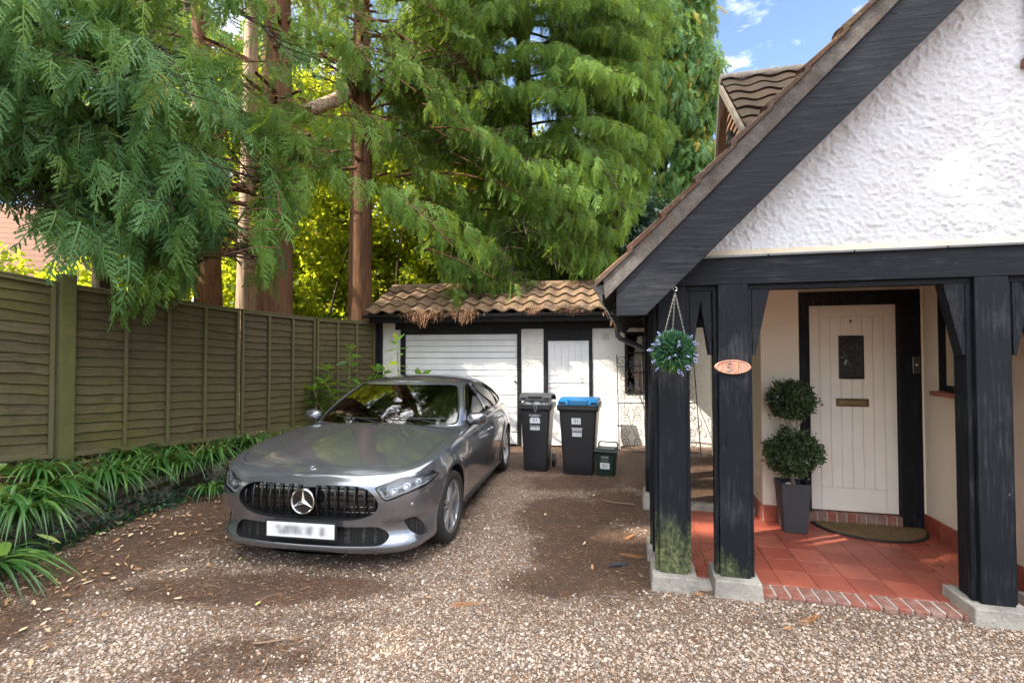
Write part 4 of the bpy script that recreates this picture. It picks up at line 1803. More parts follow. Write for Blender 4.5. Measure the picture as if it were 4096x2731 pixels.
m = HB()
half_gutter(m, -0.196, 2.165, 3.43, 6.95, 0.062, slope=0.006)
gut = m.build('gutter', M_gutter, house, smooth=50)
m = HB()
m.prism([(-0.196 + 0.068 * math.cos(math.pi + math.pi * k / 12), 2.168 + 0.068 * math.sin(math.pi + math.pi * k / 12)) for k in range(13)], 3.418, 3.43, 'y')
m.build('gutter_end', M_gutter, gut, bevel=0.002)
m = HB()
for yy_ in (4.3, 5.4, 6.5):
    half_gutter(m, -0.196, 2.165 - (yy_ - 3.43) * 0.006, yy_, yy_ + 0.09, 0.069)
m.build('gutter_joint', flat('gutter_joint', (0.02, 0.018, 0.017), 0.4), gut, smooth=50)
m = HB()
m.tube([(-0.19, 6.90, 2.10), (-0.19, 6.90, 1.99), (-0.185, 6.88, 1.93), (-0.15, 6.86, 1.89), (0.24, 6.72, 1.72), (0.28, 6.70, 1.68), (0.29, 6.70, 1.2), (0.29, 6.70, 0.0)], 0.034, 12)
m.build('downpipe', M_gutter, house, smooth=60)
m = HB()
m.box(0.20, 0.37, 6.6, 6.80, 0.0, 2.1)
m.build('post', M_post_clean, house, bevel=0.005)
m = HB()      # upright trim boards seen edge-on between the posts
m.box(0.170, 0.235, 3.93, 3.96, 0.14, 2.10)
m.box(0.150, 0.185, 4.00, 4.05, 0.14, 2.10)
m.build('trim_board', M_post_clean, house, bevel=0.003)

# --- dormer on the left slope
def HV(x, y, z):
    return Vector((x, y, z))


dx0 = 1.045
apex = (6.0, 4.84)
near = (4.15, 3.17)
far = (6.62, 3.60)
m = HB()
uy_ = Vector((0, apex[0] - near[0], apex[1] - near[1]))
ln = uy_.length
uy_.normalize()
pantile_sheet(m, Vector((dx0 - 0.02, near[0], near[1])), Vector((1, 0, 0)), uy_, Vector((0, -uy_.z, uy_.y)), 2.1, ln, 0.30, 0.27, 0.030, 0.024)
dormer = m.build('dormer', m_rooftile('dormer_tile', (0.036, 0.024, 0.018), (0.026, 0.020, 0.016), (0.032, 0.027, 0.012), 0.5, 0.03), house, smooth=50, fix=False)
m = HB()
m.tube([(dx0 - 0.03 + k * 0.3, apex[0], apex[1] + 0.01) for k in range(9)], 0.07, 10)
m.build('ridge', M_verge, dormer, smooth=60)
m = HB()
# far slope, tile-hung cheek with the dark window
m.add([(dx0, apex[0], apex[1]), (dx0, far[0], far[1]), (dx0 + 2.2, far[0], far[1]), (dx0 + 2.2, apex[0], apex[1])], [(0, 1, 2, 3)])
m.build('far_slope', M_rooftile, dormer)
m = HB()
m.prism([(near[0] + 0.02, near[1] - 0.08), (near[0] - 0.06, near[1] - 0.08), (apex[0], apex[1] - 0.03), (apex[0], apex[1] - 0.13)], dx0 - 0.035, dx0 - 0.005, 'x')
m.prism([(far[0] + 0.03, far[1]), (far[0] - 0.03, far[1] + 0.02), (apex[0] - 0.001, apex[1] - 0.13), (apex[0] - 0.001, apex[1] - 0.03)][::-1], dx0 - 0.035, dx0 - 0.005, 'x')
m.build('dormer_verge', flat('dormer_verge', (0.12, 0.105, 0.085), 0.9, vary=0.3), dormer)
m = HB()
nrow = 22
for k in range(nrow):
    z0 = 2.6 + k * 0.10
    ya = near[0] + (z0 + 0.12 - near[1]) * (apex[0] - near[0]) / (apex[1] - near[1]) + 0.12
    yb = far[0] - (z0 + 0.12 - far[1]) * (far[0] - apex[0]) / (apex[1] - far[1]) - 0.02
    ya = max(ya, near[0])
    if yb - ya < 0.05:
        continue
    m.prism([(dx0 + 0.10, z0), (dx0 + 0.062, z0 + 0.0), (dx0 + 0.085, z0 + 0.11), (dx0 + 0.10, z0 + 0.11)], ya, min(yb, 6.8), 'y')
m.build('tile_hanging', M_rooftile, dormer)
m = HB()
m.prism([(5.35, 2.9), (6.35, 2.9), (6.10, 4.15), (5.75, 4.15)], dx0 + 0.03, dx0 + 0.06, 'x')
m.build('dormer_window', M_darkglass, dormer)
m = HB()
m.box(dx0 + 0.0, dx0 + 0.029, 5.72, 5.76, 2.9, 4.15)
m.box(dx0 + 0.0, dx0 + 0.029, 5.30, 5.34, 2.9, 3.9)
m.build('window_frame', M_black, dormer)
# the slope behind the dormer and the rest of the house body
m = HB()
m.box(1.41, 6.0, 5.61, 8.4, 0.0, 2.6)
m.build('main_wall', M_cream, house)
m = HB()
m.prism([(3.5, 5.80), (7.2, 2.1), (7.2, 2.2), (3.5, 5.90)], 3.46, 8.3, 'y')
m.build('roof', M_rooftile, house)
m = HB()
m.prism([(3.4, 2.40), (6.8, 2.40), (3.5, 5.6), (3.4, 5.6)], 3.72, 3.82, 'y')
m.box(3.4, 6.8, 3.80, 3.90, 0.0, 2.40)
m.build('front_wall', M_gable, house)

# ================================================================== GROUND
LIT = [  # litter blobs on the drive: x, y, rx, ry, strength  (world metres)
    (0.72, 4.10, 0.62, 0.80, 1.15), (0.55, 5.1, 0.60, 0.8, 1.05), (0.35, 3.65, 0.55, 0.35, 0.9), (1.2, 5.4, 0.5, 0.9, 0.85), (0.25, 3.30, 0.55, 0.25, 0.45), (0.95, 3.1, 0.35, 0.2, 0.4),
    (0.9, 6.4, 1.1, 0.6, 0.8), (1.3, 7.6, 2.6, 0.9, 1.0), (0.2, 8.4, 2.2, 0.8, 0.9), (2.2, 6.6, 1.0, 1.4, 1.0), (2.9, 7.4, 1.2, 1.0, 1.0),
    (-1.45, 2.78, 0.60, 0.28, 0.72), (-1.9, 3.55, 1.3, 0.30, 0.95), (-1.35, 3.15, 0.8, 0.16, 0.6), (-1.75, 2.60, 0.35, 0.12, 0.7),
    (-3.3, 4.3, 0.65, 1.5, 0.9), (-3.5, 2.9, 0.85, 0.7, 0.9), (-2.7, 5.6, 1.1, 1.6, 1.0), (-2.75, 2.35, 0.8, 0.25, 0.75), (-2.5, 3.9, 0.7, 0.4, 0.6),
    (-1.2, 6.0, 1.1, 2.6, 0.8), (1.8, 3.05, 0.7, 0.12, 0.35), (-0.7, 3.55, 0.5, 0.2, 0.35), (1.55, 4.4, 0.3, 0.9, 0.6), (-4.5, 7.0, 1.5, 4.0, 1.0), (0.35, 2.55, 0.9, 0.10, 0.3), (-0.35, 4.3, 0.3, 0.8, 0.3)]


def litter(x, y):
    v = np.zeros_like(x)
    for cx, cy, rx, ry, s in LIT:
        d = np.sqrt(((x - cx) / rx) ** 2 + ((y - cy) / ry) ** 2)
        v = np.maximum(v, s * np.clip(1.45 - d, 0, 1))
    return v


def house_xy(x, y):
    return x * hx.x + y * hx.y, x * hy.x + y * hy.y


def ground_z(x, y):
    a, b = house_xy(x, y)
    k = np.clip((a + 0.7) / 0.8, 0, 1) * np.clip((b - 2.6) / 0.95, 0, 1)
    z = 0.030 * k * k * (3 - 2 * k)
    inside = (a > 0.42) & (a < 7) & (b > 3.72) & (b < 5.4)
    z = np.where(inside, -0.03, z)
    z = z + 0.012 * (vnoise(x, y, 0.5, 5) - 0.5) + 0.006 * (vnoise(x, y, 0.17, 6) - 0.5)
    # litter heaped against the garage and the kerb
    z = z + 0.05 * np.clip((y - 6.6) / 1.6, 0, 1) * np.clip((x - 1.2) / 1.0, 0, 1)
    return z


def axis_pts(lo, hi, step, far):
    core = np.arange(lo, hi + step / 2, step)
    g = [lo]
    d = step
    while g[-1] > -far:
        d *= 1.5
        g.append(g[-1] - d)
    h = [hi]
    d = step
    while h[-1] < far:
        d *= 1.5
        h.append(h[-1] + d)
    return np.array(g[:0:-1] + list(core) + h[1:])


gxs = axis_pts(-4.6, 4.2, 0.045, 140)
gys = axis_pts(1.2, 9.6, 0.045, 140)
GX, GY = np.meshgrid(gxs, gys)
GZ = ground_z(GX, GY)
V = np.stack([GX, GY, GZ], -1).reshape(-1, 3)
ny_, nx_ = GX.shape
idx = np.arange(ny_ * nx_).reshape(ny_, nx_)
F = np.stack([idx[:-1, :-1], idx[:-1, 1:], idx[1:, 1:], idx[1:, :-1]], -1).reshape(-1, 4)

GRAVEL_STOPS = [(0.0, (0.207, 0.116, 0.07)), (0.12, (0.291, 0.187, 0.12)), (0.26, (0.357, 0.246, 0.172)), (0.4, (0.423, 0.319, 0.248)), (0.53, (0.32, 0.174, 0.088)), (0.66, (0.188, 0.145, 0.12)), (0.78, (0.489, 0.387, 0.316)), (0.84, (0.639, 0.544, 0.464)), (0.9, (0.254, 0.183, 0.14)), (1.0, (0.103, 0.085, 0.08))]
t = NT('gravel')
vec = t.co('Object')
warp = t.n('ShaderNodeVectorMath', operation='ADD')
nn = t.n('ShaderNodeTexNoise')
nn.inputs['Scale'].default_value = 30
t.l(vec, nn.inputs['Vector'])
sc2 = t.n('ShaderNodeVectorMath', operation='SCALE')
sc2.inputs['Scale'].default_value = 0.010
t.l(nn.outputs['Color'], sc2.inputs[0])
t.l(vec, warp.inputs[0])
t.l(sc2.outputs[0], warp.inputs[1])
vv_ = warp.outputs[0]
vo = t.n('ShaderNodeTexVoronoi', feature='F1')
vo.inputs['Scale'].default_value = 74
t.l(vv_, vo.inputs['Vector'])
cellr = t.n('ShaderNodeSeparateColor')
t.l(vo.outputs['Color'], cellr.inputs[0])
cellc = t.ramp(cellr.outputs[0], GRAVEL_STOPS)
edge = t.vor(74, vv_, feature='DISTANCE_TO_EDGE')
gapk = t.ramp(edge, [(0.0, 1.0), (0.11, 0.0)])
stone = t.mix(t.math('MULTIPLY', gapk, 0.75), cellc, (0.060, 0.045, 0.034))
hgt = t.math('MULTIPLY', t.ramp(edge, [(0.0, 0.0), (0.30, 1.0)]), t.math('ADD', t.math('MULTIPLY', cellr.outputs[1], 0.6), 0.4))
lit = t.attr('litter')
nl = t.noise(4.0, 8, 0.72)
nl2 = t.noise(36, 6, 0.75, t.map((1, 2.2, 1), rot=(0, 0, 0.5)))
lk = t.math('ADD', t.math('SUBTRACT', lit, t.math('MULTIPLY', nl, 0.9)), t.math('MULTIPLY', t.math('SUBTRACT', nl2, 0.5), 0.8))
lk = t.ramp(lk, [(0.02, 0.0), (0.30, 1.0)])
lk = t.math('MULTIPLY', lk, t.ramp(t.math('ADD', cellr.outputs[2], t.math('MULTIPLY', t.noise(9, 5, 0.7), 0.8)), [(0.36, 0.45), (0.58, 1.0)]))
base_l = t.mix(t.ramp(t.noise(120, 6, 0.85), [(0.40, 0.0), (0.68, 1.0)]), (0.020, 0.012, 0.008), (0.19, 0.098, 0.056))
base_l = t.mix(t.ramp(t.noise(2.3, 3), [(0.45, 0.0), (0.6, 1.0)]), base_l, (0.060, 0.034, 0.022))
col = t.mix(t.math('MULTIPLY', lk, 0.93), stone, base_l)
bumph = t.math('ADD', t.math('MULTIPLY', hgt, t.math('SUBTRACT', 1.0, t.math('MULTIPLY', lk, 0.6))), t.math('MULTIPLY', t.noise(110, 4, 0.8), 0.5))
M_gravel = t.pbr(col, 0.72, 0.0, t.bump(bumph, 0.013, 1.0), 0.35)
ground = npmesh('ground', V, F, M_gravel, smooth=True)
at = ground.data.attributes.new('litter', 'FLOAT', 'POINT')
at.data.foreach_set('value', litter(GX, GY).ravel().astype(np.float32))
tag(ground, kind='structure')

# pebbles standing out of the gravel, nearest the camera
t = NT('pebble')
r = t.attr()
c = t.ramp(r, GRAVEL_STOPS)
M_pebble = t.pbr(t.mix(t.math('MULTIPLY', t.noise(220, 3, 0.6), 0.35), c, (0.75, 0.70, 0.62)), 0.55, 0.0, None, 0.45)
ico_v = []
p_ = (1 + 5 ** 0.5) / 2
for a, b in ((-1, p_), (1, p_), (-1, -p_), (1, -p_)):
    ico_v.append((a, b, 0))
for a, b in ((-1, p_), (1, p_), (-1, -p_), (1, -p_)):
    ico_v.append((0, a, b))
for a, b in ((p_, -1), (p_, 1), (-p_, -1), (-p_, 1)):
    ico_v.append((a, 0, b))
ico_v = np.array(ico_v) / math.sqrt(1 + p_ * p_)
ico_f = np.array([(0, 11, 5), (0, 5, 1), (0, 1, 7), (0, 7, 10), (0, 10, 11), (1, 5, 9), (5, 11, 4), (11, 10, 2), (10, 7, 6), (7, 1, 8), (3, 9, 4), (3, 4, 2), (3, 2, 6), (3, 6, 8), (3, 8, 9), (4, 9, 5), (2, 4, 11), (6, 2, 10), (8, 6, 7), (9, 8, 1)])


def rotz(a):
    c, s = np.cos(a), np.sin(a)
    z = np.zeros_like(a)
    o = np.ones_like(a)
    return np.stack([np.stack([c, -s, z], -1), np.stack([s, c, z], -1), np.stack([z, z, o], -1)], -2)


def scatter(name, tv, tf, pos, Rm, scl, mat, parent=None, rnd=None, smooth=False):
    """tv (n,3) template, pos (N,3), Rm (N,3,3), scl (N,3) or (N,)"""
    N = len(pos)
    scl = np.asarray(scl)
    if scl.ndim == 1:
        scl = np.repeat(scl[:, None], 3, 1)
    if rnd is None:
        rnd = NR.rand(N)
    if isinstance(tv, list):       # several template shapes, mixed in one mesh
        Vs, Fs, Rs, b_ = [], [], [], 0
        for k in range(len(tv)):
            q = np.arange(N) % len(tv) == k
            if not q.any():
                continue
            P = tv[k][None] * scl[q][:, None, :]
            P = np.einsum('nij,nkj->nki', Rm[q], P) + pos[q][:, None, :]
            Vs.append(P.reshape(-1, 3))
            Fs.append((tf[k][None] + (np.arange(q.sum()) * len(tv[k]))[:, None, None]).reshape(-1, 3) + b_)
            Rs.append(np.repeat(rnd[q], len(tf[k])))
            b_ += len(Vs[-1])
        return npmesh(name, np.concatenate(Vs), np.concatenate(Fs), mat, parent, np.concatenate(Rs), smooth)
    P = tv[None] * scl[:, None, :]
    P = np.einsum('nij,nkj->nki', Rm, P) + pos[:, None, :]
    F = tf[None] + (np.arange(N) * len(tv))[:, None, None]
    if rnd is None:
        rnd = NR.rand(N)
    rr = np.repeat(rnd, len(tf)) if np.ndim(rnd) == 1 else np.asarray(rnd).ravel()
    return npmesh(name, P.reshape(-1, 3), F.reshape(-1, tf.shape[1]), mat, parent, rr, smooth)


def eul(ax, ay, az):
    """rotation matrices from arrays of euler angles (z*y*x)"""
    n = len(ax)
    Rx = np.zeros((n, 3, 3))
    Rx[:, 0, 0] = 1
    Rx[:, 1, 1] = np.cos(ax)
    Rx[:, 1, 2] = -np.sin(ax)
    Rx[:, 2, 1] = np.sin(ax)
    Rx[:, 2, 2] = np.cos(ax)
    Ry = np.zeros((n, 3, 3))
    Ry[:, 1, 1] = 1
    Ry[:, 0, 0] = np.cos(ay)
    Ry[:, 0, 2] = np.sin(ay)
    Ry[:, 2, 0] = -np.sin(ay)
    Ry[:, 2, 2] = np.cos(ay)
    return rotz(az) @ Ry @ Rx


def ground_samples(n, y0, y1, xk=1.12, pw=1.0):
    y = y0 + (y1 - y0) * NR.rand(n) ** pw
    x = (NR.rand(n) * 2 - 1) * y * xk
    return x, y


def off_house(x, y, m=0.0):
    a, b = house_xy(x, y)
    return ~((a > 0.44 - m) & (b > 3.64 - m) & (b < 5.5))


x, y = ground_samples(62000, 2.05, 6.2, 1.10, 1.5)
lt = litter(x, y)
keep = (NR.rand(len(x)) > lt * 1.25) & (x > -3.9) & off_house(x, y)
x, y = x[keep], y[keep]
s_ = 0.0050 + 0.0085 * NR.rand(len(x)) ** 2.4
z = ground_z(x, y) + s_ * 0.15
scl = np.stack([s_ * (0.9 + 0.5 * NR.rand(len(x))), s_ * (0.75 + 0.35 * NR.rand(len(x))), s_ * (0.50 + 0.25 * NR.rand(len(x)))], 1)
Rm = eul(NR.randn(len(x)) * 0.35, NR.randn(len(x)) * 0.35, NR.rand(len(x)) * 6.28)
g = scatter('gravel', ico_v, ico_f, np.stack([x, y, z], 1), Rm, scl, M_pebble, None, NR.rand(len(x)), True)
tag(g, 'loose multicoloured pea shingle on the drive in front of the porch and car', 'gravel', kind='stuff')

# needles, bits of bark and fine debris
t = NT('dry_litter')
r = t.attr()
M_litter = t.pbr(t.ramp(r, [(0.0, (0.055, 0.026, 0.013)), (0.5, (0.15, 0.070, 0.032)), (0.85, (0.28, 0.15, 0.075)), (1.0, (0.36, 0.26, 0.16))]), 0.85, 0.0, None, 0.2)
x, y = ground_samples(90000, 2.1, 9.0, 1.12, 1.1)
lt = litter(x, y)
keep = (NR.rand(len(x)) < lt ** 1.2 * 0.85 + 0.012) & (off_house(x, y)) & (x > -4.2)
x, y = x[keep], y[keep]
nd_v = np.array([(-0.5, -0.5, 0), (0.0, -0.5, 0.25), (0.5, -0.5, 0), (0.5, 0.5, 0), (0.0, 0.5, 0.25), (-0.5, 0.5, 0)], float)
nd_f = np.array([(0, 1, 4, 5), (1, 2, 3, 4)])
L_ = 0.012 + 0.035 * NR.rand(len(x)) ** 2
W_ = 0.0016 + 0.0028 * NR.rand(len(x))
Rm = eul(NR.randn(len(x)) * 0.5, NR.randn(len(x)) * 0.22, NR.rand(len(x)) * 6.28)
g = scatter('needle_litter', nd_v, nd_f, np.stack([x, y, ground_z(x, y) + 0.006 + 0.010 * NR.rand(len(x))], 1), Rm, np.stack([L_, W_, W_ * 2], 1), M_litter, None, NR.rand(len(x)))
tag(g, 'reddish brown conifer needles and scraps lying in drifts on the gravel', 'needle litter', kind='stuff')

# dry leaves (mostly at the left, along the bed)
t = NT('dry_leaf')
r = t.attr()
M_leaf = t.pbr(t.ramp(r, [(0.0, (0.14, 0.065, 0.030)), (0.35, (0.34, 0.18, 0.085)), (0.7, (0.52, 0.35, 0.21)), (0.93, (0.62, 0.48, 0.33)), (1.0, (0.40, 0.42, 0.08))]), 0.7, 0.0, None, 0.3)
u_ = np.linspace(-1, 1, 7)
lw = np.array([0.0, 0.30, 0.42, 0.46, 0.38, 0.22, 0.0])
lv = []
for a, w in zip(u_, lw):
    lv += [(a, -w, 0.16 * a * a + 0.25 * w), (a, 0, 0.16 * a * a), (a, w, 0.16 * a * a + 0.25 * w)]
lv = np.array(lv)
lf = []
for i in range(6):
    lf += [(i * 3, i * 3 + 1, i * 3 + 4, i * 3 + 3), (i * 3 + 1, i * 3 + 2, i * 3 + 5, i * 3 + 4)]
lf = np.array(lf)
xa = NR.uniform(-4.3, -2.0, 1500)
ya = NR.uniform(2.0, 6.0, 1500)
pr = np.clip(1.2 - np.abs(xa + 3.5) / 1.1, 0, 1) * np.where(ya < 3.2, 0.8, 1)
k1 = (NR.rand(1500) < pr * 0.65)
xb, yb = ground_samples(260, 2.2, 8.0, 1.0)
lb_ = litter(xb, yb)
k2 = (NR.rand(260) < 0.10 + lb_ * 0.5) & off_house(xb, yb)
x = np.concatenate([xa[k1], xb[k2]])
y = np.concatenate([ya[k1], yb[k2]])
s_ = 0.010 + 0.019 * NR.rand(len(x))
Rm = eul(NR.randn(len(x)) * 0.35 + (NR.rand(len(x)) > 0.5) * 3.14, NR.randn(len(x)) * 0.25, NR.rand(len(x)) * 6.28)
g = scatter('dead_leaves', lv, lf, np.stack([x, y, ground_z(x, y) + 0.014 + 0.012 * NR.rand(len(x))], 1), Rm, np.stack([s_ * 1.1, s_ * 0.95, s_], 1), M_leaf, None, NR.rand(len(x)) ** 0.9, True)
tag(g, 'dry tan and brown fallen leaves strewn beside the planted bed', 'fallen leaves', kind='stuff')


def gz1(x, y):
    return float(ground_z(np.array([x]), np.array([y]))[0])


M_twig = flat('twig_bark', (0.20, 0.13, 0.085), 0.85, vary=0.35)
M_twig_d = flat('twig_dark', (0.09, 0.055, 0.035), 0.85, vary=0.35)


def twig(pts, r, name='twig', mat=None, branch=()):
    P = []
    for i in range(len(pts) - 1):
        a, b = Vector(pts[i] + (0,)) if len(pts[i]) == 2 else Vector(pts[i]), Vector(pts[i + 1] + (0,)) if len(pts[i + 1]) == 2 else Vector(pts[i + 1])
        for k in range(4):
            q = a.lerp(b, k / 4)
            q += Vector((R.gauss(0, .006), R.gauss(0, .006), 0))
            P.append(Vector((q.x, q.y, gz1(q.x, q.y) + q.z + r + 0.008)))
    m = MB()
    m.tube(P, [r * (1 - 0.6 * i / len(P)) for i in range(len(P))], 6)
    for bpts in branch:
        Q = [Vector((p[0], p[1], gz1(p[0], p[1]) + 0.02)) for p in bpts]
        m.tube(Q, [r * 0.6, r * 0.45, r * 0.3][:len(Q)], 5)
    return m.build(name, mat or M_twig, None, smooth=True)


TW = [([(-1.52, 2.86), (-1.30, 2.92), (-1.05, 3.02)], 0.006, 'long pale twig lying across the reddish needle patch in front of the car', []),
      ([(-1.36, 2.74), (-1.33, 2.62), (-1.36, 2.52)], 0.006, 'short crooked twig pointing at the camera in the reddish needle patch', []),
      ([(-0.95, 2.36), (-0.84, 2.28), (-0.76, 2.12), (-0.79, 2.02)], 0.005, 'curved pale twig on the bare shingle near the bottom edge', []),
      ([(0.10, 2.30), (0.22, 2.38), (0.34, 2.55)], 0.0035, 'thin twig on the shingle in front of the dark needle patch', []),
      ([(1.33, 5.3), (1.1, 5.45), (0.98, 5.6)], 0.012, 'thick pale stick pointing at the first porch post from the drive', []),
      ([(-2.3, 3.35), (-2.0, 3.25), (-1.75, 3.3)], 0.004, 'thin forked twig on the brown litter below the number plate', [[(-2.0, 3.25), (-1.9, 3.18), (-1.83, 3.19)]]),
      ([(1.9, 6.4), (2.15, 6.25), (2.35, 6.1)], 0.014, 'thick stick on the orange litter behind the porch posts', [[(2.15, 6.25), (2.2, 6.4), (2.3, 6.45)]]),
      ([(-0.62, 2.10), (-0.4, 2.09), (-0.2, 2.085)], 0.004, 'straight orange twig on the shingle at the bottom edge', [])]
for i, (p, r_, lab, br) in enumerate(TW):
    o = twig(p, r_, mat=M_twig if i != 6 else M_twig_d, branch=br)
    tag(o, lab, 'twig', 'twigs lying on the drive')
m = MB()
nt_ = 0
for k in range(420):
    yy_ = 2.2 + 5.0 * R.random()
    xx_ = R.uniform(-1, 1) * yy_
    lt_ = float(litter(np.array([xx_]), np.array([yy_]))[0])
    if R.random() > 0.10 + lt_ or xx_ < -3.9 or not bool(off_house(np.array([xx_]), np.array([yy_]))[0]):
        continue
    a = R.uniform(0, 6.28)
    L__ = R.uniform(0.05, 0.22)
    c_ = R.uniform(-0.5, 0.5)
    P = []
    for j in range(5):
        u = j / 4
        P.append((xx_ + math.cos(a + c_ * u) * L__ * u, yy_ + math.sin(a + c_ * u) * L__ * u, 0.014 + 0.01 * math.sin(u * 3) + gz1(xx_, yy_)))
    r0 = R.uniform(0.0012, 0.0028)
    m.tube(P, [r0 * (1 - 0.15 * j) for j in range(5)], 4)
o = m.build('fine_twigs', M_twig, None, smooth=True, fix=False)
tag(o, 'many thin dry twigs scattered over gravel and needle litter', 'fine twigs', kind='stuff')
# orange dead fronds
m = MB()
for (cx, cy, a, s_) in ((-0.42, 3.28, 0.2, 0.22), (1.05, 3.95, 2.6, 0.2), (1.28, 3.33, 1.7, 0.16), (1.75, 3.0, 0.5, 0.2), (1.0, 4.35, 0.8, 0.15)):
    for k in range(9):
        u = k / 9
        px_, py_ = cx + math.cos(a) * s_ * u, cy + math.sin(a) * s_ * u
        for sg in (-1, 1):
            b = a + sg * 0.6
            l2 = s_ * 0.35 * (1 - u * 0.7)
            z0 = gz1(px_, py_) + 0.016
            m.add([(px_, py_, z0), (px_ + math.cos(b) * l2 * .5 - math.sin(b) * .004, py_ + math.sin(b) * l2 * .5 + math.cos(b) * .004, z0 + .006), (px_ + math.cos(b) * l2, py_ + math.sin(b) * l2, z0), (px_ + math.cos(b) * l2 * .5 + math.sin(b) * .004, py_ + math.sin(b) * l2 * .5 - math.cos(b) * .004, z0 + .006)], [(0, 1, 2, 3)])
o = m.build('dead_fronds', flat('dead_frond', (0.42, 0.17, 0.05), 0.8, vary=0.3), None, fix=False)
tag(o, 'bright orange dead conifer sprays lying on the gravel', 'dead fronds', kind='stuff')
m = MB()
m.ball((-0.672, 2.30, gz1(-0.672, 2.30) + 0.014), 0.017, 8, (1.2, 0.9, 0.55))
tag(m.build('red_petal', flat('red_scrap', (0.62, 0.03, 0.05), 0.4), None, smooth=True), 'small bright red petal on the shingle near the bottom edge', 'petal')
m = MB()
m.prism([(-0.075, -0.014), (0.06, -0.02), (0.085, 0.0), (0.06, 0.014), (-0.07, 0.016)], 0, 0.010, 'z')
o = m.build('slate_chip', flat('slate', (0.035, 0.045, 0.065), 0.6), None, bevel=0.002)
o.location = (0.83, 3.86, gz1(0.83, 3.86) + 0.012)
o.rotation_euler = (0.05, 0, 0.25)
tag(o, 'thin dark blue slate chip on gravel left of the mossy post', 'stone chip')

# ================================================================== PLANTED BED
BED_EDGE = [(-4.25, 1.2), (-4.12, 3.2), (-4.12, 4.6), (-3.92, 5.9), (-3.35, 7.2), (-2.85, 8.6), (-2.6, 9.3)]
BED_BACK = [(-7.5, 1.2), (-6.5, 3.2), (-5.3, 4.6), (-4.70, 5.9), (-4.05, 7.2), (-3.35, 8.6), (-2.7, 9.5)]
BED_ZB = [0.70, 0.66, 0.60, 0.54, 0.46, 0.42, 0.40]
bev, bf = [], []
NU, NVv = 120, 26
EB = crom(BED_EDGE, 20)
BB = crom(BED_BACK, 20)
ZB = crom([[z_] for z_ in BED_ZB], 20)[:, 0]
nE = len(EB)
for i in range(nE):
    for j in range(NVv + 1):
        v_ = j / NVv
        x = EB[i, 0] * (1 - v_) + BB[i, 0] * v_
        y = EB[i, 1] * (1 - v_) + BB[i, 1] * v_
        z = 0.30 + (ZB[i] - 0.30) * v_ ** 0.8
        if j == 0:
            z = -0.02
        z += 0.05 * (float(vnoise(np.array([x]), np.array([y]), 0.16, 9)[0]) - 0.5)
        bev.append((x, y, z))
for i in range(nE - 1):
    for j in range(NVv):
        a = i * (NVv + 1) + j
        bf.append((a, a + 1, a + NVv + 2, a + NVv + 1))
# ground behind the fence continues at bed height
t = NT('bed_soil')
c = t.mix(t.noise(60, 6, 0.8), (0.040, 0.024, 0.015), (0.15, 0.085, 0.050))
k = t.ramp(t.noise(7, 5, 0.7), [(0.5, 0.0), (0.66, 1.0)])
M_soil = t.pbr(t.mix(t.math('MULTIPLY', k, 0.6), c, (0.035, 0.055, 0.018)), 0.95, 0.0, t.bump(t.noise(55, 6, 0.8), 0.02), 0.15)
o = npmesh('flower_bed_soil', np.array(bev), np.array(bf), M_soil, None, smooth=True)
tag(o, kind='structure')
m = MB()
m.add([(-4.2, 9.6, 0.36), (6, 11.2, 0.2), (30, 60, 0.0), (-60, 60, 0.4), (-60, -10, 0.6), (-9, -10, 0.6), (-7.4, 1.2, 0.66), (-5.3, 4.6, 0.58), (-4.05, 7.2, 0.44)], [(0, 1, 2, 3, 4, 5, 6, 7, 8)])
o = m.build('woodland_floor', M_soil, None)
tag(o, kind='structure')
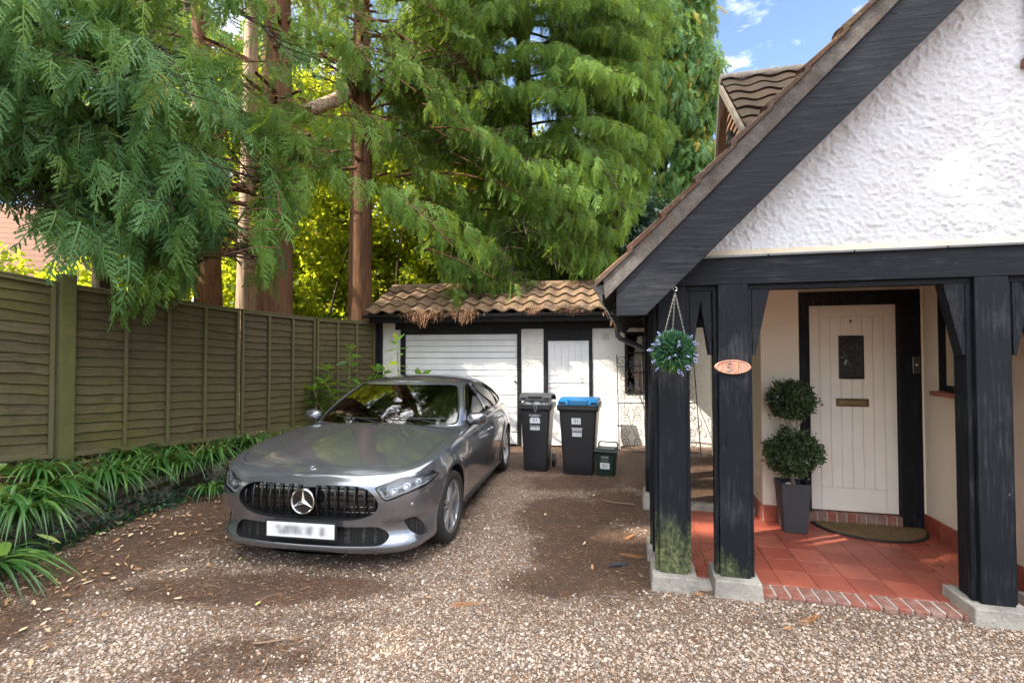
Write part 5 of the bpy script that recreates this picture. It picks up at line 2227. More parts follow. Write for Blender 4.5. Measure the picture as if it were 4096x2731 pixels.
# stone edging: rough flat stones
t = NT('bed_stone')
c = t.mix(t.attr(), (0.20, 0.18, 0.15), (0.33, 0.30, 0.25))
k = t.ramp(t.noise(9, 6, 0.75), [(0.42, 0.0), (0.62, 1.0)])
M_stone = t.pbr(t.mix(t.math('MULTIPLY', k, 0.7), c, (0.075, 0.070, 0.045)), 0.95, 0.0, t.bump(t.noise(28, 6, 0.75), 0.015), 0.2)
wallroot = thing('stone_edging', 'low dry stone edging holding the planted bed below the fence', 'stone edging', (-4.1, 4.6, 0))
import bmesh
for layer in range(3):
    s = 0.0
    i = 14
    while i < nE - 2:
        p = Vector((EB[i, 0], EB[i, 1], 0))
        q = Vector((EB[i + 1, 0], EB[i + 1, 1], 0))
        seg = (q - p)
        nst = max(2, int(R.uniform(0.22, 0.46) / max(0.02, seg.length)))
        i2 = min(nE - 1, i + nst)
        q = Vector((EB[i2, 0], EB[i2, 1], 0))
        d = (q - p)
        L__ = d.length - 0.02
        d.normalize()
        nrm_ = Vector((d.y, -d.x, 0))
        h = R.uniform(0.07, 0.105)
        dep = R.uniform(0.10, 0.2)
        z0 = layer * 0.10 + R.uniform(0, 0.015)
        proud = R.uniform(0.0, 0.05) - layer * 0.025
        m = MB()
        mid = p + d * (L__ / 2) + nrm_ * (proud - dep / 2)
        m.box(-L__ / 2, L__ / 2, -dep / 2, dep / 2, z0, z0 + h)
        me = m.mesh('stone')
        bm = bmesh.new()
        bm.from_mesh(me)
        bmesh.ops.subdivide_edges(bm, edges=bm.edges, cuts=3, use_grid_fill=True)
        for v in bm.verts:
            nv = mnoise.noise_vector(v.co * 6 + Vector((i, layer * 7, 3)))
            v.co += nv * 0.020
            e_ = (abs(v.co.x) / (L__ / 2)) ** 4 * 0.016
            v.co.z -= e_ * (1 if v.co.z > z0 + h / 2 else -1) * 0.6
        ang = math.atan2(d.y, d.x)
        bmesh.ops.transform(bm, matrix=Matrix.Translation(mid - Vector((-4.1, 4.6, 0))) @ Matrix.Rotation(ang, 4, 'Z'), verts=bm.verts)
        bm.to_mesh(me)
        bm.free()
        link('stone', me, M_stone, wallroot, smooth=50)
        i = i2

# ================================================================== FENCE
FP = [(-6.05, 2.95, 2.74, 0.86), (-4.77, 5.18, 2.43, 0.60), (-3.93, 7.00, 2.32, 0.49), (-3.36, 8.28, 2.285, 0.45), (-2.60, 9.22, 2.275, 0.42)]
t = NT('fence_board')
r = t.attr()
gn = t.noise(5, 7, 0.7, t.map((1.0, 1.0, 9.0)))
w1 = t.noise(1.1, 5, 0.7)
c = t.mix(r, (0.070, 0.056, 0.034), (0.115, 0.092, 0.055))
c = t.mix(t.ramp(gn, [(0.35, 0.0), (0.62, 1.0)]), c, (0.040, 0.029, 0.020))
gk = t.ramp(t.math('ADD', w1, t.math('MULTIPLY', t.math('SUBTRACT', gn, 0.5), 0.6)), [(0.36, 0.0), (0.62, 1.0)])
c = t.mix(t.math('MULTIPLY', gk, 0.70), c, (0.090, 0.096, 0.018))
kn = t.ramp(t.vor(3.3, t.map((1.0, 1.0, 3.2))), [(0.03, 1.0), (0.07, 0.0)])
c = t.mix(t.math('MULTIPLY', kn, 0.8), c, (0.020, 0.014, 0.010))
c = t.mix(t.ramp(t.noise(0.55, 3, 0.5), [(0.46, 0.0), (0.56, 0.55)]), c, (0.075, 0.052, 0.036))
c = t.mix(t.ramp(t.noise(26, 5, 0.8, t.map((1, 1, 5))), [(0.50, 0.0), (0.72, 0.6)]), c, (0.16, 0.145, 0.075))
M_board = t.pbr(c, 0.85, 0.0, t.bump(gn, 0.008, 0.8), 0.2)
t = NT('fence_batten')
gn = t.noise(5, 7, 0.7, t.map((8.0, 8.0, 0.9)))
c = t.mix(gn, (0.085, 0.074, 0.042), (0.135, 0.112, 0.068))
gk = t.ramp(t.noise(2.0, 5, 0.7), [(0.40, 0.0), (0.60, 1.0)])
c = t.mix(t.math('MULTIPLY', gk, 0.6), c, (0.088, 0.096, 0.026))
M_batten = t.pbr(c, 0.85, 0.0, t.bump(gn, 0.004, 0.8), 0.2)
M_fpost = flat('mossy_post', (0.085, 0.090, 0.024), 0.85, bump=(22, 0.006), vary=0.30)
fence = thing('panel_fence', 'weathered green stained overlap panel fence above the planted bed', 'fence', (FP[1][0], FP[1][1], 0.5))
FO = Vector((FP[1][0], FP[1][1], 0.5))
bays = [3, 3, 3, 3]
bays = [4, 4, 3, 3]
for pi in range(4):
    a = Vector((FP[pi][0], FP[pi][1], 0))
    b = Vector((FP[pi + 1][0], FP[pi + 1][1], 0))
    d = (b - a)
    Lp = d.length
    d.normalize()
    nrm_ = Vector((d.y, -d.x, 0))       # towards the drive
    if nrm_.x < 0:
        nrm_ = -nrm_
    top = lambda u: FP[pi][2] + (FP[pi + 1][2] - FP[pi][2]) * u
    bot = lambda u: FP[pi][3] + (FP[pi + 1][3] - FP[pi][3]) * u
    s0 = 0.075 if pi == 1 else 0.02
    s1 = Lp - (0.085 if pi == 0 else 0.02)
    m = MB()
    nb = 17
    NSEG = 44
    for k in range(nb):
        vs = []
        ph = R.uniform(0, 50)
        cc_ = R.random()
        for i in range(NSEG + 1):
            s_ = s0 + (s1 - s0) * i / NSEG
            u = s_ / Lp
            z0 = bot(u) + 0.045 + (top(u) - bot(u) - 0.08) * k / nb
            hh = (top(u) - bot(u) - 0.08) / nb
            wv = 0.016 * mnoise.noise(Vector((s_ * 2.2, ph, k * 1.7))) + 0.013 * mnoise.noise(Vector((s_ * 6.0, ph, 9)))
            dip = 0.014 * max(0, mnoise.noise(Vector((s_ * 3.1, ph + 7, 2)))) ** 1.0
            bow = 0.004 * mnoise.noise(Vector((s_ * 4, ph, 5)))
            p = a + d * s_ - FO
            vs.append(p + nrm_ * (0.020 + bow) + Vector((0, 0, z0 + wv - dip)))
            vs.append(p + nrm_ * (0.011 + bow) + Vector((0, 0, z0 + wv * 0.6 + 0.012)))
            vs.append(p + nrm_ * (-0.002) + Vector((0, 0, z0 + hh + 0.045)))
            vs.append(p + nrm_ * (0.008 + bow) + Vector((0, 0, z0 + wv - dip)))
        fs = []
        for i in range(NSEG):
            o_ = i * 4
            fs += [(o_, o_ + 4, o_ + 5, o_ + 1), (o_ + 1, o_ + 5, o_ + 6, o_ + 2), (o_ + 3, o_ + 7, o_ + 4, o_)]
        m.add(vs, fs, 0, cc_)
    pan = m.build('fence_panel', M_board, fence, smooth=30, fix=False)
    nbay = bays[pi]
    m = MB()

    def rail(s_a, s_b, za, zb_, th, t0):
        pa, pb = a + d * s_a - FO, a + d * s_b - FO
        ua, ub = s_a / Lp, s_b / Lp
        vs = []
        for (p, zz0, zz1) in ((pa, za[0], za[1]), (pb, zb_[0], zb_[1])):
            for off in (t0, t0 + th):
                vs += [p + nrm_ * off + Vector((0, 0, zz0)), p + nrm_ * off + Vector((0, 0, zz1))]
        m.add(vs, [(0, 1, 3, 2), (4, 6, 7, 5), (0, 2, 6, 4), (1, 5, 7, 3), (2, 3, 7, 6), (0, 4, 5, 1)])
    rail(s0, s1, (top(s0 / Lp) - 0.045, top(s0 / Lp) - 0.008), (top(s1 / Lp) - 0.045, top(s1 / Lp) - 0.008), 0.022, 0.0215)
    m.build('rail', M_batten, pan, bevel=0.002, seg=1)
    m = MB()
    rail(s0, s1, (bot(s0 / Lp), bot(s0 / Lp) + 0.045), (bot(s1 / Lp), bot(s1 / Lp) + 0.045), 0.022, 0.0215)
    m.build('rail', M_batten, pan, bevel=0.002, seg=1)
    m = MB()
    rail(s0 - 0.01, s1 + 0.01, (top(s0 / Lp) - 0.006, top(s0 / Lp) + 0.014), (top(s1 / Lp) - 0.006, top(s1 / Lp) + 0.014), 0.062, -0.012)
    m.build('capping', M_batten, pan, bevel=0.002, seg=1)
    for k in range(nbay + 1):
        s_ = s0 + (s1 - s0 - 0.04) * k / nbay
        if pi == 1 and k == 0:
            continue
        m = MB()
        u = s_ / Lp
        rail(s_, s_ + 0.038, (bot(u) + 0.046, top(u) - 0.046), (bot(u) + 0.046, top(u) - 0.046), 0.024, 0.022)
        m.build('batten', M_batten, pan, bevel=0.002, seg=1)
m = MB()
m.box(-0.075, 0.065, -0.055, 0.075, -0.42, 2.04)
pst = m.build('fence_post', M_fpost, fence, bevel=0.006)
pst.rotation_euler = (0, 0, rad(-24))
m = MB()
m.box(-0.06, 0.02, -0.10, -0.02, -0.4, 1.77)
p2_ = m.build('fence_post', M_batten, fence, bevel=0.006)
p2_.location = (FP[2][0] - FO.x - 0.03, FP[2][1] - FO.y, 0)
p2_.rotation_euler = (0, 0, rad(-26))
m = MB()
m.box(-0.10, 0.0, 0.0, 0.10, -0.5, 1.80)
p3_ = m.build('fence_post', M_black, fence, bevel=0.004)
p3_.location = (FP[4][0] - FO.x + 0.04, FP[4][1] - FO.y + 0.02, 0)

# ================================================================== GARAGE
GA = rad(9.5)
G0 = Vector((0.0821, 8.9025, 0.0))
garage = thing('garage', 'low white roughcast garage with wavy tiled roof and black beams', 'garage', G0, -GA)
m = MB()
m.prism([(-2.60, -0.05), (-2.238, -0.05), (-2.238, 2.163), (-2.347, 2.163), (-2.347, 2.28), (-2.60, 2.28)], 0, 0.2, 'y')
m.build('front_wall', M_gwall, garage, bevel=0.012)
m = MB()
m.box(0.086, 0.498, 0, 0.2, -0.05, 2.132)
m.build('front_wall', M_gwall, garage, bevel=0.012)
m = MB()
m.box(1.372, 1.936, 0, 0.2, -0.05, 2.132)
m.box(1.937, 2.62, 0, 0.2, -0.05, 0.975)
m.box(2.621, 3.40, 0, 0.2, -0.05, 2.132)
m.box(1.937, 2.62, 0, 0.2, 2.06, 2.132)
m.build('front_wall', M_gwall, garage, bevel=0.012)
m = MB()
m.box(-2.60, -2.45, 0.201, 3.2, -0.05, 2.3)
m.box(3.25, 3.40, 0.201, 3.2, -0.05, 2.3)
m.box(-2.449, 3.249, 3.051, 3.2, -0.05, 2.3)
m.build('side_wall', M_gwall, garage)
m = MB()
m.box(-2.346, 3.40, -0.012, 0.19, 2.134, 2.30)
m.box(-2.237, -2.149, -0.012, 0.15, 0.0, 2.133)
m.box(0.010, 0.084, -0.012, 0.15, 0.0, 2.133)
m.box(-2.148, 0.009, -0.012, 0.15, 2.049, 2.133)
m.box(-2.70, -2.601, -0.05, 0.05, 0.0, 2.34)
gbeam = m.build('door_frame', m_timber('garage_black', base=(0.014, 0.014, 0.015), axis='x'), garage, bevel=0.004)
m = MB()
m.box(-2.72, 3.42, -0.34, -0.315, 2.245, 2.385)
m.build('fascia', m_timber('garage_fascia', base=(0.010, 0.010, 0.011), axis='x'), garage, bevel=0.003)
m = MB()
m.box(-2.70, 3.42, -0.314, 0.0, 2.30, 2.312)
m.build('soffit', M_black, garage)
# roof: slope 24 degrees
sa = math.atan2(3.04 - 2.395, 0.9 + 0.37)
uy_ = Vector((0, math.cos(sa), math.sin(sa)))
nn_ = Vector((0, -math.sin(sa), math.cos(sa)))
m = MB()
pantile_sheet(m, Vector((-2.80, -0.40, 2.390)), Vector((1, 0, 0)), uy_, nn_, 6.30, 1.46, 0.300, 0.37, 0.062, 0.040, sub=12, jit=0.006)
groof = m.build('roof', M_groof, garage, smooth=60, fix=False)
m = MB()
m.add([(-2.78, -0.36, 2.375), (3.5, -0.36, 2.375), (3.5, 0.93, 3.03), (-2.78, 0.93, 3.03), (3.5, 3.3, 2.3), (-2.78, 3.3, 2.3)], [(0, 1, 2, 3), (3, 2, 4, 5)])
m.build('roof_deck', M_black, groof)
m = MB()
for k in range(14):
    x0 = -2.80 + k * 0.452
    m.tube([(x0, 0.93, 3.055), (x0 + 0.447, 0.93, 3.055 + R.uniform(-.004, .004))], 0.085, 14)
m.build('ridge', m_rooftile('garage_ridge', (0.20, 0.125, 0.085), (0.26, 0.165, 0.11), (0.085, 0.085, 0.035), 0.6), groof, smooth=60)
m = MB()
half_gutter_x = lambda mb, x0, x1, y, z, r: mb.add([(x, y + rr * math.cos(math.pi + math.pi * k / 10), z + rr * math.sin(math.pi + math.pi * k / 10)) for x in (x0, x1) for rr in (r, r - 0.005) for k in range(11)], [(k, k + 1, 22 + k + 1, 22 + k) for k in range(10)] + [(11 + k, 12 + k, 34 + k, 33 + k) for k in range(10)] + [(0, 11, 33, 22), (10, 21, 43, 32)] + [(k, k + 1, 12 + k, 11 + k) for k in range(10)] + [(22 + k, 23 + k, 34 + k, 33 + k) for k in range(10)])
half_gutter_x(m, -2.80, 2.0, -0.395, 2.388, 0.05)
m.build('gutter', flat('garage_gutter', (0.014, 0.013, 0.013), 0.4), garage, smooth=50)
# garage door
m = MB()
z = 0.02
k = 0
while z < 2.04:
    z1 = min(z + 0.1125, 2.046)
    m.box(-2.146, 0.008, 0.030, 0.06, z + 0.0035, z1 - 0.0035)
    if k % 3 != 1:
        m.box(-2.11, -0.02, 0.022, 0.0295, z + 0.010, z1 - 0.008)
    z = z1
    k += 1
gd = m.build('garage_door', M_white, garage, bevel=0.003)
m = MB()
m.box(-2.145, 0.007, 0.061, 0.10, 0.02, 2.046)
m.build('door_backing', flat('door_shadow_gap', (0.10, 0.10, 0.10), 0.8), gd)
m = MB()
m.ball((-0.03, 0.015, 1.17), 0.022, 8)
m.build('handle', M_metal, gd, smooth=True)
# side door, split
m = MB()
m.box(0.500, 0.572, -0.014, 0.12, 0.0, 1.921)
m.box(1.314, 1.370, -0.014, 0.12, 0.0, 1.921)
m.box(0.500, 1.370, -0.014, 0.12, 1.922, 2.131)
sdf = m.build('side_door_frame', m_timber('side_door_black', base=(0.014, 0.014, 0.015)), garage, bevel=0.004)
m = MB()
bw = (1.309 - 0.577) / 6
for i in range(6):
    xa = 0.577 + i * bw
    m.box(xa + 0.0012, xa + bw - 0.0012, 0.020, 0.045, 0.03, 1.150)
    m.box(xa + 0.0012, xa + bw - 0.0012, 0.018, 0.043, 1.185, 1.916)
m.box(0.577, 1.309, 0.008, 0.030, 1.155, 1.182)
sd = m.build('side_door', M_white, garage, bevel=0.002, seg=1)
m = MB()
for z0 in (0.26, 1.07, 1.30):
    for sgn in (-1, 1):
        m.tube([(0.59, 0.012, z0), (0.66, 0.010, z0 + sgn * 0.012), (0.70, 0.010, z0 + sgn * 0.030), (0.73, 0.010, z0 + sgn * 0.012)], 0.0035, 5)
    m.tube([(0.59, 0.012, z0), (0.76, 0.010, z0)], 0.004, 5)
m.build('strap_hinge', flat('hinge_paint', (0.66, 0.62, 0.58), 0.5, vary=0.2), sd, smooth=True)
m = MB()
m.tube([(1.17 + 0.04 * math.cos(a), 0.0, 1.225 + 0.04 * math.sin(a)) for a in np.linspace(0, 6.283, 17)], 0.006, 6, cap=False)
m.build('handle', flat('ring_handle', (0.5, 0.46, 0.42), 0.5), sd, smooth=True)
# window
m = MB()
m.box(1.939, 1.985, -0.02, 0.06, 0.976, 2.058)
m.box(2.565, 2.618, -0.02, 0.06, 0.976, 2.058)
m.box(1.986, 2.564, -0.02, 0.06, 2.015, 2.058)
m.box(1.986, 2.564, -0.02, 0.06, 0.976, 1.02)
m.box(2.238, 2.262, -0.012, 0.05, 1.021, 2.014)
m.box(1.986, 2.237, -0.012, 0.05, 1.675, 1.700)
m.box(2.263, 2.564, -0.012, 0.05, 1.675, 1.700)
m.box(1.986, 2.237, -0.012, 0.05, 1.335, 1.360)
m.box(2.263, 2.564, -0.012, 0.05, 1.335, 1.360)
gw = m.build('window', m_timber('window_black', base=(0.014, 0.014, 0.015)), garage, bevel=0.003)
t = NT('window_glass')
gs_ = t.n('ShaderNodeBsdfGlossy')
gs_.inputs['Roughness'].default_value = 0.03
tr_ = t.n('ShaderNodeBsdfTransparent')
tr_.inputs['Color'].default_value = (0.8, 0.82, 0.8, 1)
fr_ = t.n('ShaderNodeFresnel')
fr_.inputs['IOR'].default_value = 1.5
ms_ = t.n('ShaderNodeMixShader')
t.l(fr_.outputs[0], ms_.inputs[0])
t.l(tr_.outputs[0], ms_.inputs[1])
t.l(gs_.outputs[0], ms_.inputs[2])
t.l(ms_.outputs[0], t.out.inputs['Surface'])
M_glass = t.mat
m = MB()
m.box(1.986, 2.564, 0.015, 0.020, 1.021, 2.014)
m.build('pane', M_glass, gw)
m = MB()      # things on the inner sill: dusty jars and a cloth
m.box(1.94, 2.62, 0.062, 0.19, 0.976, 1.02)
m.build('inner_sill', M_white, garage)
for (x_, z_, r_, h_, nm, c_) in ((2.03, 1.02, 0.045, 0.16, 'storage_jar', (0.55, 0.57, 0.58)), (2.15, 1.02, 0.05, 0.24, 'storage_jar', (0.35, 0.38, 0.42)), (2.36, 1.02, 0.04, 0.2, 'storage_jar', (0.3, 0.28, 0.24))):
    m = MB()
    m.lathe([(0.001, z_), (r_, z_), (r_, z_ + h_ * 0.75), (r_ * 0.6, z_ + h_ * 0.85), (r_ * 0.6, z_ + h_), (0.001, z_ + h_)], 16, (x_, 0.12, 0.003), cap=False)
    o = m.build(nm, flat('jar_%d' % int(x_ * 100), c_, 0.3), None, smooth=40)
    o.location = G0
    o.rotation_euler = (0, 0, -GA)
    lab = {203: 'small pale jar on the sill inside the garage window', 215: 'tall grey jar on the sill inside the garage window', 236: 'brown jar on the right of the sill inside the garage window'}[int(round(x_ * 100))]
    tag(o, lab, 'jar', 'jars inside the garage window')
m = MB()
m.ball((0, 0, 0), 0.12, 14, (1.1, 0.35, 1.0))
m.ball((0.02, 0, 0.10), 0.055, 10, (1, 0.4, 1))
o = m.build('cloth_bundle', flat('lilac_cloth', (0.34, 0.30, 0.44), 0.9, bump=(14, 0.02)), None, smooth=True)
gm_ = Matrix.Translation(G0) @ Matrix.Rotation(-GA, 4, 'Z')
o.location = gm_ @ Vector((2.10, 0.11, 1.47))
o.rotation_euler = (0, 0, -GA)
tag(o, 'lilac cloth bundle seen through the garage window', 'cloth')
# rooms' dark inside
m = MB()
m.add([(1.5, 0.25, 0.0), (3.2, 0.25, 0.0), (3.2, 2.6, 0.0), (1.5, 2.6, 0.0), (1.5, 0.25, 2.29), (3.2, 0.25, 2.29), (3.2, 2.6, 2.29), (1.5, 2.6, 2.29)], [(0, 3, 7, 4), (1, 5, 6, 2), (2, 6, 7, 3), (0, 1, 2, 3), (4, 7, 6, 5)])
m.build('inner_wall', flat('inner_plaster', (0.42, 0.30, 0.19), 0.9), garage, fix=False)
m = MB()
m.box(1.545, 1.665, -0.02, -0.001, 1.925, 2.045)
vt = m.build('vent', flat('vent_cream', (0.62, 0.58, 0.48), 0.6), garage, bevel=0.004)
m = MB()
for k in range(4):
    m.box(1.557, 1.653, -0.028, -0.021, 1.938 + k * 0.026, 1.954 + k * 0.026)
m.build('vent_slat', flat('vent_slat', (0.55, 0.51, 0.42), 0.6), vt)


def GW(x, y, z):
    return gm_ @ Vector((x, y, z))


# leaning wrought iron gate
gate = thing('iron_gate', 'rusty wrought iron scrollwork gate leaning on the wall below the garage window', 'gate', GW(1.80, -0.60, 0.02), -GA)
gate.rotation_euler = (rad(-17), rad(-1.5), -GA - rad(4))
m = MB()
for x_ in (0.0, 0.42, 0.84, 1.26):
    m.tube([(x_, 0, 0.0), (x_, 0, 1.72 if x_ in (0.0, 1.26) else 1.62)], 0.009 if x_ in (0.0, 1.26) else 0.006, 6)
for z_ in (0.06, 0.86, 1.50):
    m.tube([(0, 0, z_), (1.26, 0, z_)], 0.008, 6)
m.tube([(-0.03, 0, 0.48), (0.06, 0, 0.48)], 0.012, 6)
m.build('gate_frame', M_metal, gate, smooth=True)


def spiral(cx, cz, r, a0, turns, sgn, n=26):
    return [(cx + sgn * r * (1 - 0.82 * k / n) * math.cos(a0 + turns * 2 * math.pi * k / n), 0.0, cz + r * (1 - 0.82 * k / n) * math.sin(a0 + turns * 2 * math.pi * k / n)) for k in range(n + 1)]


m = MB()
for bx in (0.0, 0.42, 0.84):
    for cz, flip in ((0.20, 1), (0.38, -1), (0.60, 1), (0.75, -1), (0.98, 1), (1.12, -1), (1.30, 1), (1.42, -1)):
        for sgn in (-1, 1):
            cx = bx + 0.21 + sgn * 0.105
            m.tube(spiral(cx, cz, 0.075, 0 if flip > 0 else math.pi * 0.1, 1.4 * flip, -sgn), 0.0045, 5)
    m.tube([(bx + 0.21, 0, 0.06), (bx + 0.13, 0, 0.30), (bx + 0.21, 0, 0.46), (bx + 0.29, 0, 0.30), (bx + 0.21, 0, 0.06)], 0.0045, 5)
    m.tube([(bx + 0.21, 0, 0.46), (bx + 0.15, 0, 0.66), (bx + 0.21, 0, 0.86), (bx + 0.27, 0, 0.66), (bx + 0.21, 0, 0.46)], 0.0045, 5)
m.tube(spiral(0.07, 1.60, 0.09, 0, 1.3, 1), 0.005, 5)
m.tube(spiral(0.30, 1.60, 0.09, 0, 1.3, -1), 0.005, 5)
m.build('scrollwork', flat('rusty_iron', (0.075, 0.055, 0.042), 0.65, 0.3, vary=0.4), gate, smooth=True, fix=False)
# white board leaning beside it
m = MB()
m.box(0, 0.33, -0.012, 0.0, 0, 0.70)
o = m.build('white_board', M_white, None, bevel=0.003)
o.location = GW(1.50, -0.30, 0.0)
o.rotation_euler = (rad(-14), rad(2), -GA)
tag(o, 'plain white board leaning against the garage wall beside the iron gate', 'board')

# needles settled in the valleys of the garage roof
n = 5200
u_x = NR.uniform(-2.75, 3.3, n)
vs_ = 1.40 * NR.rand(n) ** 2.2 + 0.01
yy_r = -0.40 + vs_ * math.cos(sa)
ph_ = ((u_x + 2.80) / 0.30 % 1.0)
kq = np.abs(ph_ - 0.75) < 0.26
kq |= NR.rand(n) < 0.15
zz_r = 2.405 + vs_ * math.sin(sa) + 0.062 * (0.5 + 0.5 * np.sin(ph_ * 2 * math.pi)) + 0.012
L_ = 0.02 + 0.05 * NR.rand(n)
o = scatter('needle_litter', nd_v, nd_f, np.stack([u_x, yy_r, zz_r], 1)[kq], eul(NR.randn(kq.sum()) * 0.4 + sa, NR.randn(kq.sum()) * 0.3, NR.rand(kq.sum()) * 6.28), np.stack([L_, np.full(n, 0.005), np.full(n, .005)], 1)[kq], M_litter, groof, NR.rand(kq.sum()) * 0.8)
o['kind'] = 'stuff'
# dead plant tufts hanging from the garage gutter
t = NT('gutter_tuft')
M_tuft = t.pbr(t.ramp(t.attr(), [(0.0, (0.05, 0.026, 0.014)), (0.6, (0.16, 0.080, 0.042)), (1.0, (0.42, 0.26, 0.16))]), 0.85, 0.0, None, 0.2)
for (gx_, w_, h_, n_, lab) in ((-1.62, 0.75, 0.28, 330, 'brown dead tuft hanging from the garage gutter left of the pale one'), (-0.86, 0.50, 0.25, 300, 'pale sunlit tuft of dead roots hanging from the garage gutter'), (0.35, 0.30, 0.07, 160, 'low reddish tuft in the garage gutter above the pier'), (1.05, 0.55, 0.08, 260, 'sparse straggly tuft in the gutter above the side door'), (1.75, 0.25, 0.35, 160, 'thin dead tuft hanging by the end of the house gutter')):
    m = MB()
    for k in range(n_):
        x0 = gx_ + R.gauss(0, w_ * 0.28)
        y0 = -0.45 + R.uniform(-0.04, 0.04)
        z0 = 2.40 + R.uniform(-0.02, 0.05)
        fall = h_ * R.random() ** 1.3 * max(0.15, 1 - abs(x0 - gx_) / w_ * 1.1)
        pts = [Vector((x0, y0, z0))]
        q = Vector((x0, y0, z0))
        up = R.random() < 0.25
        for j in range(3):
            q = q + Vector((R.gauss(0, 0.018), R.gauss(-0.006, 0.012), (0.025 if up else -fall / 3)))
            pts.append(q.copy())
        w0 = R.uniform(0.0012, 0.0035)
        c_ = R.random()
        vs = []
        for p in pts:
            vs += [p + Vector((-w0, 0, 0)), p + Vector((w0, 0, 0.0))]
        m.add(vs, [(0, 1, 3, 2), (2, 3, 5, 4), (4, 5, 7, 6)], 0, c_)
    o = m.build('dead_tuft', M_tuft, None, fix=False)
    o.location = G0
    o.rotation_euler = (0, 0, -GA)
    tag(o, lab, 'dead plant', 'dead tufts along the garage gutter')


# ================================================================== WHEELIE BINS
def text_mesh(body, size, depth=0.0006, align='CENTER'):
    cu = bpy.data.curves.new('txt', 'FONT')
    cu.body = body
    cu.size = size
    cu.align_x = align
    cu.align_y = 'CENTER'
    cu.extrude = depth
    o = bpy.data.objects.new('txt', cu)
    COL.objects.link(o)
    dg = bpy.context.evaluated_depsgraph_get()
    dg.update()
    me = bpy.data.meshes.new_from_object(o.evaluated_get(dg))
    bpy.data.objects.remove(o)
    return me


M_ink = flat('sticker_ink', (0.08, 0.08, 0.09), 0.5)
M_printw = flat('white_print', (0.75, 0.76, 0.78), 0.5)
M_stick = flat('sticker_white', (0.74, 0.77, 0.80), 0.5)


def text(name, body, size, mat, parent, loc, rot=(rad(90), 0, 0), sx=1.0, slant=0.0):
    me = text_mesh(body, size)
    if slant:
        for v in me.vertices:
            v.co.x += v.co.y * slant
    me.materials.clear()
    me.materials.append(mat)
    o = bpy.data.objects.new(name, me)
    COL.objects.link(o)
    o.parent = parent
    o.location = loc
    o.rotation_euler = rot
    o.scale = (sx, 1, 1)
    return o


def bin_body(wt, dt, wb, db, h, mat, root):
    """tapered body, front at y=0 growing to +y, ribs and rim"""
    m = MB()
    n = 6

    def ring(w, y0, y1, z, r=0.03):
        pts = []
        for (cx, cy, a0) in ((w / 2 - r, y0 + r, -90), (w / 2 - r, y1 - r, 0), (-w / 2 + r, y1 - r, 90), (-w / 2 + r, y0 + r, 180)):
            for k in range(n):
                a = rad(a0 + 90 * k / (n - 1))
                pts.append((cx + r * math.cos(a), cy + r * math.sin(a), z))
        return pts
    rows = [(wb - .02, 0.035, db - .02, 0.0), (wb, 0.03, db, 0.02)]
    for k in range(1, 6):
        u = k / 5
        rows.append((wb + (wt - wb) * u, 0.03 * (1 - u) + 0.012 * u, db + (dt - db) * u, 0.02 + (h - 0.11) * u))
    rows += [(wt + 0.035, -0.006, dt + 0.012, h - 0.075), (wt + 0.055, -0.018, dt + 0.022, h - 0.070), (wt + 0.060, -0.022, dt + 0.026, h - 0.005), (wt + 0.050, -0.016, dt + 0.02, h), (wt + 0.0, 0.01, dt - 0.01, h), (wt - 0.02, 0.02, dt - 0.02, h - 0.05)]
    vs = []
    for (w, y0, y1, z) in rows:
        vs += ring(w, y0, y1, z)
    q = 4 * n
    fs = []
    for i in range(len(rows) - 1):
        for k in range(q):
            k2 = (k + 1) % q
            fs.append((i * q + k, i * q + k2, (i + 1) * q + k2, (i + 1) * q + k))
    fs.append(tuple(range(q - 1, -1, -1)))
    m.add(vs, fs)
    b = m.build('bin_body', mat, root, smooth=35)
    m = MB()
    m.tube([(-wt / 2 - 0.02, -0.024, h - 0.038), (wt / 2 + 0.02, -0.024, h - 0.038)], 0.006, 6)
    m.build('rim_rib', mat, b)
    return b


def wheels(root, wb, db, mat):
    for sg in (-1, 1):
        m = MB()
        m.lathe([(0.001, -0.026), (0.075, -0.026), (0.098, -0.020), (0.098, 0.020), (0.075, 0.026), (0.001, 0.026)], 28, (sg * (wb / 2 + 0.045), db + 0.02, 0.098), axis='x', cap=False)
        m.build('wheel', mat, root, smooth=40)


M_bin = flat('bin_charcoal', (0.020, 0.021, 0.024), 0.36, bump=(160, 0.0005), vary=0.15)
M_bin_dusty = flat('bin_lid_grey', (0.09, 0.09, 0.095), 0.45, vary=0.3)
M_blue = flat('bin_lid_blue', (0.012, 0.24, 0.56), 0.35, vary=0.10)
M_green = flat('caddy_green', (0.012, 0.038, 0.028), 0.4, vary=0.15)
M_caddylid = flat('caddy_lid', (0.035, 0.055, 0.048), 0.45, vary=0.15)
M_bag = flat('bin_bag', (0.42, 0.43, 0.42), 0.35, bump=(16, 0.02), vary=0.3)

B1 = thing('wheelie_bin', 'narrow charcoal rubbish bin with grey lid ajar over a full bag beside the car', 'bin', (0.323, 6.985, gz1(0.32, 6.98)), rad(-13.5), 'wheelie bins by the garage')
bin_body(0.42, 0.52, 0.335, 0.36, 0.955, M_bin, B1)
wheels(B1, 0.335, 0.40, M_bin)
m = MB()
prof = [(0.02, 0.955), (0.03, 1.02), (0.10, 1.062), (0.30, 1.085), (0.50, 1.06), (0.545, 1.0), (0.53, 0.985), (0.48, 1.035), (0.30, 1.06), (0.11, 1.04), (0.05, 1.005), (0.04, 0.96)]
m.prism([(a, b + 0.05 * (1 - a / 0.5)) for a, b in prof], -0.235, 0.235, 'x')
lid = m.build('lid', M_bin_dusty, B1, bevel=0.008)
m = MB()
m.box(-0.10, 0.10, 0.005, 0.045, 1.05, 1.075)
m.box(-0.20, -0.13, 0.010, 0.05, 1.035, 1.055)
m.box(0.13, 0.20, 0.010, 0.05, 1.035, 1.055)
